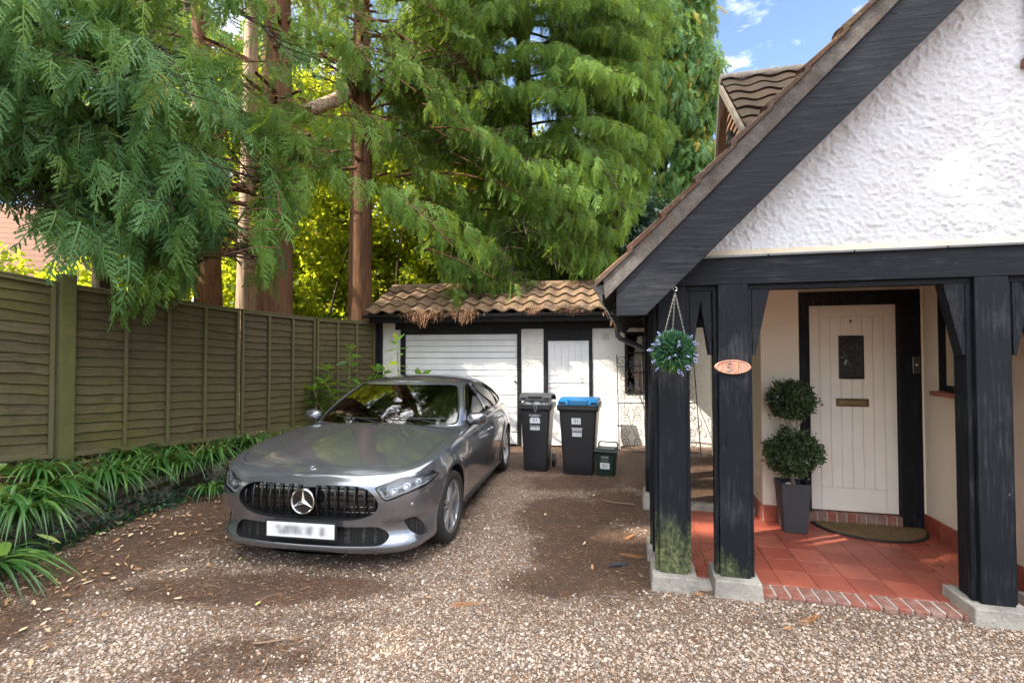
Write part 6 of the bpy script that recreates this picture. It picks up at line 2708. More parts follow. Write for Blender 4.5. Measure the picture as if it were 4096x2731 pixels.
m.build('lid_handle', M_bin, lid, bevel=0.005)
m = MB()
for (x_, y_, r_) in ((-0.12, 0.10, 0.075), (0.02, 0.08, 0.07), (0.13, 0.11, 0.075), (0.0, 0.26, 0.12), (-0.12, 0.3, 0.1), (0.13, 0.3, 0.1)):
    m.ball((x_, y_, 0.955), r_, 12, (1.1, 1, 0.75))
o = m.build('bin_bag', M_bag, None, smooth=True)
o.location = B1.location
o.rotation_euler = B1.rotation_euler
tag(o, 'shiny pale rubbish bag bulging under the lid of the narrow bin', 'rubbish bag')
m = MB()
m.tube([(0.015 + 0.015 * math.cos(a), -0.03 - 0.004 * math.sin(a), 0.915 + 0.055 * math.sin(a)) for a in np.linspace(0, 6.28, 15)], 0.004, 5, cap=False)
m.tube([(0.0, 0.02, 0.99), (-0.05, 0.0, 0.975), (-0.08, -0.01, 0.965)], 0.004, 5)
m.build('tie', M_bag, o, smooth=True)
# labels on the leaning front face
def face_pt(u, z, wb, wt, h):
    k = (z - 0.02) / (h - 0.11)
    return (u, 0.03 * (1 - k) + 0.012 * k - 0.0016, z)


def sticker(root, u, z, w, h_, mat, name='label', off=0.0):
    m = MB()
    x, y, z_ = face_pt(u, z, 0, 0, 0.955)
    m.box(x - w / 2, x + w / 2, y - 0.0012 - off, y - off, z_ - h_ / 2, z_ + h_ / 2)
    return m.build(name, mat, root)


text('lettering', 'RUBBISH', 0.043, M_printw, B1, (0.0, 0.0105, 0.800), sx=1.0)
s1_ = sticker(B1, 0.0, 0.730, 0.125, 0.082, M_stick)
sticker(B1, 0.0, 0.722, 0.150, 0.064, flat('sticker_pale', (0.60, 0.66, 0.72), 0.5), off=-0.0008)
text('digits', '51', 0.072, M_ink, s1_, (0.004, 0.010, 0.732), sx=1.0)
text('lettering', 'Tandridge', 0.036, M_printw, B1, (0.0, 0.0112, 0.652), slant=0.25)
s2_ = sticker(B1, 0.0, 0.612, 0.140, 0.040, M_stick)
text('lettering', 'District Council', 0.021, M_ink, s2_, (0.0, 0.0115, 0.608), slant=0.25)

B2 = thing('wheelie_bin', 'wide charcoal recycling bin with bright blue lid between rubbish bin and food caddy', 'bin', (0.905, 6.760, gz1(0.9, 6.76)), rad(-14.5), 'wheelie bins by the garage')
bin_body(0.52, 0.66, 0.405, 0.46, 0.965, M_bin, B2)
wheels(B2, 0.405, 0.50, M_bin)
m = MB()
prof = [(-0.01, 0.962), (0.0, 1.010), (0.06, 1.032), (0.25, 1.055), (0.52, 1.045), (0.66, 1.0), (0.66, 0.966)]
m.prism(prof, -0.275, 0.275, 'x')
lid = m.build('lid', M_blue, B2, bevel=0.016, seg=3)
m = MB()
m.box(-0.115, 0.125, -0.035, -0.012, 1.012, 1.040)
m.box(-0.135, -0.1155, -0.030, 0.02, 0.972, 1.045)
m.box(0.1255, 0.148, -0.030, 0.02, 0.972, 1.045)
m.build('lid_handle', M_blue, lid, bevel=0.006)
m = MB()
m.box(-0.255, -0.165, -0.014, -0.008, 0.985, 1.012)
m.box(0.180, 0.262, -0.014, -0.008, 0.985, 1.012)
m.box(-0.10, 0.11, -0.0145, -0.009, 1.015, 1.030)
m.build('lid_recess', flat('recess', (0.01, 0.02, 0.035), 0.5), lid)
s3_ = sticker(B2, -0.02, 0.745, 0.128, 0.086, M_stick)
text('digits', '51', 0.072, M_ink, s3_, (-0.016, 0.0105, 0.747))
text('lettering', 'MIXED RECYCLING', 0.0195, M_printw, B2, (-0.01, 0.0108, 0.650))
s4_ = sticker(B2, -0.01, 0.592, 0.130, 0.120, M_stick)
m = MB()
m.box(-0.068, 0.048, 0.0095, 0.0105, 0.588, 0.612)
m.build('label_band', M_ink, s4_)
text('lettering', 'Tandridge', 0.026, M_ink, s4_, (-0.01, 0.0112, 0.632), slant=0.25)
text('lettering', 'District Council', 0.015, M_printw, s4_, (-0.01, 0.0090, 0.598), slant=0.25)

B3 = thing('food_caddy', 'small dark green food waste caddy with folded handle right of the recycling bin', 'food caddy', (1.262, 6.665, gz1(1.26, 6.66)), rad(-22))
m = MB()
n = 6
rows = [(0.225, 0.18, 0.0), (0.23, 0.185, 0.01), (0.275, 0.235, 0.30), (0.29, 0.25, 0.305), (0.30, 0.26, 0.325)]
vs = []
for (w, d_, z_) in rows:
    r_ = 0.025
    for (cx, cy, a0) in ((w / 2 - r_, -d_ / 2 + r_, -90), (w / 2 - r_, d_ / 2 - r_, 0), (-w / 2 + r_, d_ / 2 - r_, 90), (-w / 2 + r_, -d_ / 2 + r_, 180)):
        for k in range(n):
            a = rad(a0 + 90 * k / (n - 1))
            vs.append((cx + r_ * math.cos(a), cy + 0.125 + r_ * math.sin(a), z_))
q = 4 * n
fs = [(i * q + k, i * q + (k + 1) % q, (i + 1) * q + (k + 1) % q, (i + 1) * q + k) for i in range(len(rows) - 1) for k in range(q)]
fs += [tuple(range(q - 1, -1, -1)), tuple((len(rows) - 1) * q + k for k in range(q))]
m.add(vs, fs)
m.build('caddy_body', M_green, B3, smooth=35)
m = MB()
m.box(-0.158, 0.158, -0.022, 0.268, 0.326, 0.350)
m.box(-0.13, 0.13, 0.01, 0.24, 0.351, 0.372)
m.build('lid', M_caddylid, B3, bevel=0.012, seg=3)
m = MB()
m.tube([(-0.13, 0.23, 0.33), (-0.135, 0.255, 0.40), (-0.115, 0.27, 0.425), (0.115, 0.27, 0.425), (0.135, 0.255, 0.40), (0.13, 0.23, 0.33)], 0.011, 8)
m.build('handle', M_caddylid, B3, smooth=True)
m = MB()
m.box(-0.065, 0.065, 0.014, 0.0165, 0.10, 0.185)
s5_ = m.build('label', M_stick, B3)
s5_.rotation_euler = (rad(4), 0, 0)
text('digits', '51', 0.075, M_ink, s5_, (0, 0.0135, 0.143))
for (tx, ts, tz) in (('Tandridge', 0.026, 0.268), ('District Council', 0.016, 0.246), ('Food Waste', 0.018, 0.215)):
    text('lettering', tx, ts, M_printw, B3, (0, -0.0015 - 0.004 + (0.268 - tz) * 0.12, tz), slant=0.1)

# ================================================================== HOUSE NUMBER, HANGING BALL, PLANTER, MAT
sign = thing('house_number_plaque', 'oval terracotta plaque with metal number 51 on the second porch post', 'sign', HW(0.68, 3.638, 1.598), -YAW)
m = MB()
NN = 40
rows = []
for (k, y_) in ((1.0, 0.015), (1.0, 0.004), (0.965, -0.004), (0.90, -0.006), (0.86, -0.001), (0.0, 0.0005)):
    rows.append([(0.118 * k * math.copysign(abs(math.cos(a)) ** 1.05, math.cos(a)), y_, 0.050 * k * math.sin(a)) for a in np.linspace(0, 2 * math.pi, NN + 1)[:-1]])
vs = [p for r_ in rows for p in r_]
fs = [(i * NN + k, i * NN + (k + 1) % NN, (i + 1) * NN + (k + 1) % NN, (i + 1) * NN + k) for i in range(len(rows) - 1) for k in range(NN)] + [tuple(range(NN))]
m.add(vs, fs)
t = NT('terracotta')
wv = t.n('ShaderNodeTexWave', bands_direction='DIAGONAL')
wv.inputs['Scale'].default_value = 60
t.l(t.co(), wv.inputs['Vector'])
t.pbr(t.mix(t.ramp(t.noise(12, 5, 0.7), [(0.35, 0.0), (0.7, 1.0)]), (0.46, 0.19, 0.13), (0.56, 0.33, 0.26)), 0.75, 0.0, t.bump(wv.outputs['Fac'], 0.0015), 0.3)
m.build('plaque', t.mat, sign, smooth=40)
o = text('number_five', '5', 0.092, flat('pewter', (0.30, 0.25, 0.22), 0.45, 0.6), sign, (-0.026, -0.004, -0.002))
o.data.transform(Matrix.Scale(6, 4, (0, 0, 1)))
o = text('number_one', '1', 0.092, flat('pale_brass', (0.55, 0.42, 0.20), 0.4, 0.6), sign, (0.026, -0.004, -0.002))
o.data.transform(Matrix.Scale(6, 4, (0, 0, 1)))

# leaf ball helper
leaf6_v = np.array([(0, 0, 0), (0.35, 0.5, 0.10), (1.0, 0, 0.0), (0.35, -0.5, 0.10)], float)
leaf6_f = np.array([(0, 1, 2), (0, 2, 3)])


def frames(d, roll):
    """rotation matrices whose x axis is d (N,3)"""
    d = d / np.linalg.norm(d, axis=1)[:, None]
    up = np.tile(np.array([0, 0, 1.0]), (len(d), 1))
    up[np.abs(d[:, 2]) > 0.95] = (1, 0, 0)
    a = np.cross(up, d)
    a /= np.linalg.norm(a, axis=1)[:, None]
    b = np.cross(d, a)
    c, s = np.cos(roll)[:, None], np.sin(roll)[:, None]
    a2 = a * c + b * s
    b2 = -a * s + b * c
    return np.stack([d, a2, b2], -1)


def sph(n):
    v = NR.randn(n, 3)
    return v / np.linalg.norm(v, axis=1)[:, None]


def m_leafmat(name, stops, transl=0.35, rough=0.5, tcol=None, spec=0.4):
    t = NT(name)
    c = t.ramp(t.attr(), stops)
    b = t.n('ShaderNodeBsdfPrincipled')
    t.l(c, b.inputs['Base Color'])
    b.inputs['Roughness'].default_value = rough
    b.inputs['Specular IOR Level'].default_value = spec
    tr = t.n('ShaderNodeBsdfTranslucent')
    tc_ = t.mix(0.5, c, tcol or (0.30, 0.38, 0.03))
    t.l(tc_, tr.inputs['Color'])
    ms = t.n('ShaderNodeMixShader')
    ms.inputs[0].default_value = transl
    t.l(b.outputs[0], ms.inputs[1])
    t.l(tr.outputs[0], ms.inputs[2])
    t.l(ms.outputs[0], t.out.inputs['Surface'])
    return t.mat


M_box = m_leafmat('box_leaf', [(0.0, (0.020, 0.042, 0.018)), (0.6, (0.048, 0.088, 0.034)), (1.0, (0.13, 0.18, 0.07))], 0.15, 0.4)
M_lav = m_leafmat('faux_leaf', [(0.0, (0.022, 0.085, 0.060)), (0.5, (0.050, 0.165, 0.100)), (0.85, (0.12, 0.25, 0.08)), (1.0, (0.28, 0.38, 0.09))], 0.15, 0.35)
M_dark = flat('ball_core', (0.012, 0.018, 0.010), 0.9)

basket = thing('hanging_topiary_ball', 'green leafy ball with lilac flower spikes hanging on chains under the roof edge', 'hanging plant', HW(0.274, 3.43, 2.12), -YAW)
m = MB()
m.ball((0, 0, -0.415), 0.105, 18)
m.build('core', M_dark, basket, smooth=True)
n = 2300
d = sph(n)
pos = d * 0.100 + np.array([0, 0, -0.415])
dd = d + NR.randn(n, 3) * 0.35 + np.array([0, 0, -0.10])
L_ = 0.034 + 0.030 * NR.rand(n)
W_ = 0.014 + 0.008 * NR.rand(n)
rnd = np.clip(NR.rand(n) * 0.75 + 0.25 * (d[:, 2] < -0.3) * NR.rand(n) + 0.12 * (d[:, 2] < -0.5), 0, 1)
scatter('foliage', leaf6_v, leaf6_f, pos, frames(dd, NR.rand(n) * 6.28), np.stack([L_, W_, W_], 1), M_lav, basket, rnd)
m = MB()
for k in range(26):
    v = Vector(sph(1)[0])
    if k < 18 and v.y > 0:
        v.y = -v.y
    base = v * 0.138 + Vector((0, 0, -0.415))
    for j in range(10):
        p = base + v * (0.006 + j * 0.0032) + Vector((R.gauss(0, .003), R.gauss(0, .003), R.gauss(0, .003)))
        m.ball(p, 0.0042, 6)
m.build('flower_spikes', flat('lilac_flower', (0.34, 0.35, 0.62), 0.6, vary=0.25), basket, smooth=True)
m = MB()
top_ = Vector((0.012, 0, -0.02))
m.tube([(0.012 + 0.012 * math.cos(a), 0, 0.005 + 0.014 * math.sin(a)) for a in np.linspace(-1.6, 3.6, 12)], 0.0028, 6)
for k in range(3):
    e_ = Vector((0.085 * math.cos(2.1 * k - 0.5), 0.085 * math.sin(2.1 * k - 0.5), -0.335))
    nl_ = 24
    dv = (e_ - top_)
    for j in range(nl_):
        p = top_ + dv * (j / nl_)
        q = top_ + dv * ((j + 1.25) / nl_)
        sd_ = Vector((0.0038, 0, 0)) if j % 2 else Vector((0, 0.0038, 0))
        m.tube([p, p * .7 + q * .3 + sd_, p * .3 + q * .7 + sd_, q, p * .3 + q * .7 - sd_, p * .7 + q * .3 - sd_, p], 0.0012, 4, cap=False)
m.build('chain', flat('chain_steel', (0.42, 0.41, 0.39), 0.35, 0.8), basket, smooth=True, fix=False)

planter = thing('planter_pot', 'tall square dark grey planter pot standing left of the front door', 'planter', HW(1.437, 4.905, 0.061), -YAW)
m = MB()
wb, wt, hp = 0.094, 0.122, 0.445
cyp = 0.12
v = []
for (w, z_) in ((wb, 0), (wt, hp), (wt - 0.014, hp), (wt - 0.018, hp - 0.05)):
    v += [(-w, cyp - w, z_), (w, cyp - w, z_), (w, cyp + w, z_), (-w, cyp + w, z_)]
fs = [(0, 3, 2, 1)]
for i in range(3):
    for k in range(4):
        fs.append((i * 4 + k, i * 4 + (k + 1) % 4, (i + 1) * 4 + (k + 1) % 4, (i + 1) * 4 + k))
fs.append((12, 13, 14, 15))
m.add(v, fs)
m.build('pot', flat('slate_grey_pot', (0.045, 0.048, 0.055), 0.62, bump=(60, 0.001), vary=0.25), planter, bevel=0.004)
top_shrub = thing('topiary_shrub', 'clipped box topiary of two stacked balls growing in the square planter', 'topiary', HW(1.437, 5.02, 0.46), -YAW)
m = MB()
m.tube([(0.005, 0, -0.02), (0.0, 0, 0.2), (0.02, 0, 0.45), (-0.01, 0, 0.58), (-0.03, 0, 0.72), (0.0, 0, 0.85)], [0.016, 0.015, 0.014, 0.013, 0.011, 0.008], 8)
m.tube([(0.02, 0, 0.45), (0.05, 0, 0.55), (0.04, 0, 0.66)], [0.011, 0.009, 0.007], 6)
m.tube([(0.0, 0, 0.50), (-0.06, 0.0, 0.62), (-0.07, 0, 0.7)], [0.007, 0.006, 0.005], 6)
m.tube([(0.02, 0, 0.48), (0.08, 0.0, 0.60), (0.1, 0, 0.68)], [0.007, 0.006, 0.005], 6)
m.build('stem', flat('box_bark', (0.30, 0.25, 0.20), 0.9, bump=(40, 0.004), vary=0.3), top_shrub, smooth=True)
m = MB()
m.ball((-0.035, -0.06, 0.0), 0.035, 10)
m.ball((0.03, 0.05, -0.005), 0.03, 10)
o = m.build('pebble', flat('pot_pebble', (0.45, 0.38, 0.28), 0.7), planter, smooth=True)
o.location = (-0.02, 0.10, 0.42)
for (cz, r_, n) in ((0.79, 0.175, 5200), (0.305, 0.205, 6800)):
    m = MB()
    m.ball((0, 0, cz), r_ * 0.62, 16)
    m.build('core', M_dark, top_shrub, smooth=True)
    d = sph(n)
    lump = 1 + 0.36 * np.array([mnoise.noise(Vector(p * 2.6 + cz * 10)) for p in d]) + 0.06 * np.array([mnoise.noise(Vector(p * 7 + cz * 10)) for p in d])
    rr = r_ * lump * (0.72 + 0.30 * NR.rand(n) ** 0.6)
    sq = np.array([1.06, 1.0, 0.92])
    stray = (NR.rand(n) < 0.08) * 0.05 * NR.rand(n)
    pos = d * (rr + stray)[:, None] * sq + np.array([0, 0, cz])
    L_ = 0.016 + 0.017 * NR.rand(n)
    dd = d * 0.6 + NR.randn(n, 3) * 0.6
    scatter('crown', leaf6_v, leaf6_f, pos, frames(dd, NR.rand(n) * 6.28), np.stack([L_, L_ * 0.75, L_ * .5], 1), M_box, top_shrub, np.clip(NR.rand(n) * 0.8 + 0.25 * (rr > r_ * 0.95), 0, 1))

mat = MB()
cxm, cym, Rm_ = 2.13, 5.275, 0.44
ring_ = [(cxm + 0.47 * math.cos(a), cym - 0.40 * math.sin(a)) for a in np.linspace(0, math.pi, 40)]
mat.M = HM
mat.prism(ring_, 0.062, 0.076, 'z')
m = MB()
mroot = thing('doormat', 'half moon coir doormat with black rubber rim at the doorstep', 'doormat', HW(HX0, HY0), -YAW)
mat.build('rubber_rim', flat('mat_rubber', (0.015, 0.015, 0.016), 0.6), mroot, bevel=0.003)
m = HB()
inner = [(cxm + 0.445 * math.cos(a), cym - 0.008 - 0.372 * math.sin(a)) for a in np.linspace(0, math.pi, 40)]
m.prism(inner, 0.0765, 0.084, 'z')
M_coir = flat('coir', (0.19, 0.125, 0.055), 1.0, bump=(150, 0.01), vary=0.5)
m.build('coir', M_coir, mroot)
# bristles
n = 9000
a = NR.rand(n) * math.pi
rr = np.sqrt(NR.rand(n))
x = cxm + 0.44 * rr * np.cos(a) - HX0
y = cym - 0.01 - 0.365 * rr * np.sin(a) - HY0
d = NR.randn(n, 3) * 0.5 + np.array([0, 0, 1.0])
scatter('coir_bristles', leaf6_v, leaf6_f, np.stack([x, y, np.full(n, 0.083)], 1), frames(d, NR.rand(n) * 6), np.stack([0.008 + 0.008 * NR.rand(n), np.full(n, 0.0025), np.full(n, .002)], 1), m_leafmat('coir_fibre', [(0.0, (0.12, 0.07, 0.03)), (1.0, (0.34, 0.24, 0.12))], 0.1, 0.9), mroot)['kind'] = 'stuff'
# bits on the porch floor
n = 420
a_ = NR.rand(n)
px_ = np.where(a_ < 0.45, 0.45 + 0.20 * NR.rand(n) ** 1.5, np.where(a_ < 0.8, 2.1 + 0.5 * NR.rand(n), 0.5 + 2.0 * NR.rand(n)))
py_ = np.where(a_ < 0.45, 3.75 + 1.6 * NR.rand(n), np.where(a_ < 0.8, 4.0 + 1.3 * NR.rand(n), 3.8 + 1.55 * NR.rand(n)))
pw_ = np.stack([px_ * hx.x + py_ * hy.x, px_ * hx.y + py_ * hy.y, np.full(n, 0.064)], 1)
L_ = 0.008 + 0.028 * NR.rand(n) ** 2
g = scatter('porch_debris', nd_v, nd_f, pw_, eul(NR.randn(n) * 0.2, NR.randn(n) * 0.1, NR.rand(n) * 6.28), np.stack([L_, 0.003 + 0.005 * NR.rand(n), np.full(n, .004)], 1), M_litter, None, NR.rand(n) * 0.5)
tag(g, 'dark needles and crumbs lying on the red porch tiles', 'debris', kind='stuff')
m = MB()
k_ = HW(2.02, 3.85, 0.064)
m.add([k_ + Vector(p) for p in ((0, 0, 0.0), (0.03, 0.015, 0.02), (0.07, -0.01, 0.022), (0.10, -0.03, 0.004), (0.06, -0.035, 0.012), (0.03, -0.02, 0.010))], [(0, 1, 5), (1, 2, 4, 5), (2, 3, 4)])
tag(m.build('curled_leaf', M_leaf, None, fix=False), 'curled orange brown leaf beside the right hand post plinth', 'leaf')

# ================================================================== VEGETATION
def bark(name, a, b, k=0.5):
    t = NT(name)
    g = t.noise(7, 7, 0.7, t.map((3.2, 3.2, 0.28)))
    c = t.mix(t.ramp(g, [(0.32, 0.0), (0.68, 1.0)]), a, b)
    return t.pbr(c, 0.9, 0.0, t.bump(g, 0.05, 1.0), 0.15)


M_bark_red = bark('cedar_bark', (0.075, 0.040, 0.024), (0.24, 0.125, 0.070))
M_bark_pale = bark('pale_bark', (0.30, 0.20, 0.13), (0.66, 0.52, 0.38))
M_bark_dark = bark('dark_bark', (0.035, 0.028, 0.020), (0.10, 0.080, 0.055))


def frond_template(npair, lobes, droop=0.35, wid=0.40, blade=1.0, seed=0):
    rg = random.Random(seed)
    V, F = [], []
    bend = rg.uniform(-0.22, 0.22)

    def zc(x):
        return -droop * x * x

    def yc(x):
        return bend * x * x

    def quad(a, b, c, d):
        i = len(V)
        V.extend([a, b, c, d])
        F.append((i, i + 1, i + 2))
        F.append((i, i + 2, i + 3))
    n = 5
    for i in range(n):
        x0, x1 = i / n, (i + 1) / n
        w0, w1 = 0.016 * blade * (1 - x0 * 0.7), 0.016 * blade * (1 - x1 * 0.7)
        quad((x0, yc(x0) - w0, zc(x0)), (x1, yc(x1) - w1, zc(x1)), (x1, yc(x1) + w1, zc(x1)), (x0, yc(x0) + w0, zc(x0)))
    for k in range(npair):
        for sg in (-1, 1):
            if rg.random() < 0.06:
                continue
            x_ = 0.02 + 0.95 * (k + (0.5 if sg > 0 else 0) + rg.uniform(-0.18, 0.18)) / npair
            L = wid * max(0.05, 1.06 - x_) ** 0.8 * min(1.0, 0.5 + x_ / 0.25) * rg.uniform(0.65, 1.15)
            ang = rad(56 - 26 * x_ + rg.uniform(-9, 9))
            dx, dy = math.cos(ang), math.sin(ang) * sg
            nx_, ny_ = -dy, dx
            cv = rg.uniform(-0.05, 0.16)
            dz = rg.uniform(0.05, 0.45)

            def P(s, o):
                px_, py_ = x_ + dx * s * L + cv * s * s * L, yc(x_) + dy * s * L
                return (px_ + nx_ * o, py_ + ny_ * o, zc(x_ + dx * s * L) - dz * s * s * L)
            bw = 0.014 * blade
            quad(P(0, -bw * .7), P(0.5, -bw), P(1.0, 0.0), P(0.5, bw))
            for j in range(lobes):
                s = 0.12 + 0.80 * j / lobes
                l2 = 0.085 * (1 - 0.5 * s) * (0.45 + L / wid * 0.65) * rg.uniform(0.8, 1.2)
                for so in (-1, 1):
                    tip = P(min(1.12, s + l2 * 0.95 / L), so * l2 * 0.62)
                    a, b = P(s, 0), P(s + min(0.30, 0.030 * blade / L), 0)
                    i = len(V)
                    V.extend([a, b, tip])
                    F.append((i, i + 1, i + 2))
    return np.array(V, float), np.array(F, int)


def variants(n, *a, **k):
    T = [frond_template(*a, seed=i + 1, **k) for i in range(n)]
    return [t_[0] for t_ in T], [t_[1] for t_ in T]


FR_HI = variants(6, 9, 4, 0.45, 0.46, 1.25)
FR_MID = variants(5, 8, 3, 0.45, 0.46, 1.9)
FR_LO = variants(4, 6, 1, 0.45, 0.46, 3.4)
CON_STOPS = [(0.0, (0.050, 0.120, 0.026)), (0.45, (0.110, 0.225, 0.048)), (0.8, (0.185, 0.315, 0.060)), (1.0, (0.32, 0.42, 0.06))]
M_con = m_leafmat('cedar_foliage', CON_STOPS, 0.45, 0.55, (0.62, 0.72, 0.03), 0.25)
M_con_blue = m_leafmat('blue_green_foliage', [(0.0, (0.044, 0.122, 0.042)), (0.5, (0.105, 0.235, 0.078)), (0.93, (0.20, 0.33, 0.08)), (1.0, (0.42, 0.34, 0.06))], 0.38, 0.5, (0.50, 0.64, 0.05), 0.3)
M_hazel = m_leafmat('broad_leaf', [(0.0, (0.05, 0.10, 0.012)), (0.5, (0.14, 0.22, 0.020)), (0.85, (0.30, 0.34, 0.03)), (1.0, (0.46, 0.32, 0.05))], 0.62, 0.5, (0.92, 0.96, 0.04), 0.3)

# gaps in the canopy: foliage removed along sun lines to place sun patches
SD = np.array(sun_dir)
GAPS = []


def gap(p, r):
    GAPS.append((np.array(p, float), r))


def gapg(x, z, r):
    p = GW(x, 0, z)
    gap((p.x, p.y, p.z), r)


for (x, z, r) in ((-0.55, 1.35, 0.30), (-0.25, 1.0, 0.26), (0.30, 1.25, 0.24), (0.28, 0.7, 0.20), (0.95, 0.85, 0.30), (1.55, 1.0, 0.34), (1.65, 0.45, 0.34), (2.1, 0.6, 0.22), (2.9, 1.2, 0.22), (3.1, 0.5, 0.32), (3.2, 0.2, 0.25), (2.0, 0.05, 0.22), (2.7, 0.0, 0.25), (1.5, 1.5, 0.16), (-1.9, 1.9, 0.12), (-2.0, 1.55, 0.10)):
    gapg(x, z, r)
gap((-1.9, 9.2, 2.7), 0.16)
gap((-1.2, 9.2, 2.75), 0.14)
gap((1.0, 8.9, 2.75), 0.42)
gap((1.6, 8.8, 2.8), 0.40)
gap((1.05, 4.55, 0.0), 0.14)
gap((1.35, 4.5, 0.0), 0.12)
gap((1.9, 4.6, 0.0), 0.07)
gap((2.3, 4.5, 0.05), 0.10)
gap((-0.63, 2.92, 0.0), 0.10)
gap((-1.9, 4.0, 0.85), 0.07)
gap((-1.6, 4.1, 0.86), 0.08)
gap((-3.0, 2.6, 0.0), 0.08)
gap((2.2, 5.6, 0.1), 0.22)
gap((2.7, 6.8, 0.1), 0.3)
for (a_, b_, r_) in ((0.75, 4.95, 0.12), (1.15, 4.9, 0.08), (1.85, 4.85, 0.10), (2.3, 4.75, 0.05)):
    p_ = HW(a_, b_, 0.06)
    gap((p_.x, p_.y, p_.z), r_)
# scattered openings that let flecks of sun down into the crowns
for k in range(150):
    gap((R.uniform(-8.0, 1.5), R.uniform(6.5, 11.5), R.uniform(2.6, 8.5)), R.uniform(0.14, 0.36))
for k in range(36):
    gap((R.uniform(-7.5, -0.5), R.uniform(10.5, 12.5), R.uniform(2.0, 6.0)), R.uniform(0.3, 0.6))
# openings over the sunlit trunk and the glowing broadleaf trees behind the fence
for z in (2.6, 3.4, 4.3, 5.2, 6.2):
    gap((-5.0, 8.9, z), 0.42)
for (x, y, z, r) in ((-5.0, 11.2, 3.2, 0.75), (-4.2, 11.2, 4.6, 0.8), (-4.0, 11.0, 2.6, 0.6), (-2.4, 12.9, 3.0, 0.8), (-1.2, 12.9, 3.8, 0.8), (-6.8, 8.6, 2.6, 0.7), (-8.0, 8.8, 2.7, 0.8), (-6.6, 11.8, 4.0, 0.9), (-6.2, 11.8, 6.0, 0.8), (1.8, 14.3, 3.5, 0.8), (0.6, 8.6, 3.4, 0.5), (-0.6, 8.7, 4.6, 0.4), (1.0, 9.4, 5.2, 0.4), (-3.3, 9.3, 6.3, 0.4)):
    gap((x, y, z), r)
GP = np.array([g[0] for g in GAPS])
GRr = np.array([g[1] for g in GAPS])


def cull(pos, extra=0.0):
    keep = np.ones(len(pos), bool)
    for p, r in zip(GP, GRr):
        d = pos - p
        t_ = d @ SD
        q = d - t_[:, None] * SD
        rr = np.linalg.norm(q, axis=1)
        keep &= ~((t_ > 0) & (rr < r + extra))
    return keep


def trunk_mesh(name, path, radii, mat, parent, n=20, flute=0.10):
    P = crom(path, 6)
    Rr = crom([[r] for r in radii], 6)[:, 0]
    m = MB()
    vs = []
    for i, (p, r) in enumerate(zip(P, Rr)):
        for k in range(n):
            a = 2 * math.pi * k / n
            rr = r * (1 + flute * mnoise.noise(Vector((math.cos(a) * 1.6, math.sin(a) * 1.6, p[2] * 0.35 + path[0][0]))) + flute * 0.5 * mnoise.noise(Vector((math.cos(a) * 4, math.sin(a) * 4, p[2] * 0.8))))
            vs.append((p[0] + rr * math.cos(a), p[1] + rr * math.sin(a), p[2]))
    fs = [(i * n + k, i * n + (k + 1) % n, (i + 1) * n + (k + 1) % n, (i + 1) * n + k) for i in range(len(P) - 1) for k in range(n)]
    m.add(vs, fs)
    return m.build(name, mat, parent, smooth='all')


VPROJ = np.array([0, math.cos(0.0228923), math.sin(0.0228923)])


def to_px(P):
    """where world points fall in the photograph (2352 wide); used to prune the crowns to their real outline"""
    d = P - np.array([0, 0, 1.70])
    f = 1117.0
    c, s = math.cos(0.0228923), math.sin(0.0228923)
    dep = d[:, 1] * c + d[:, 2] * s
    up = -d[:, 1] * s + d[:, 2] * c
    dep = np.where(dep < 0.1, 0.1, dep)
    return 1176 + f * d[:, 0] / dep, 784 - f * up / dep, dep


def bough_path(base, azim, length, rise, droop, n=14, wob=0.12):
    d = np.array([math.cos(azim), math.sin(azim), 0])
    pts = []
    ph = R.uniform(0, 10)
    for i in range(n + 1):
        u = i / n
        z = rise * u * length - droop * length * u ** 2.2
        side = wob * length * 0.25 * math.sin(u * 3 + ph)
        pts.append(np.array(base) + d * length * u * (1 - 0.12 * droop * u) + np.array([-d[1], d[0], 0]) * side + np.array([0, 0, z]))
    return np.array(pts)


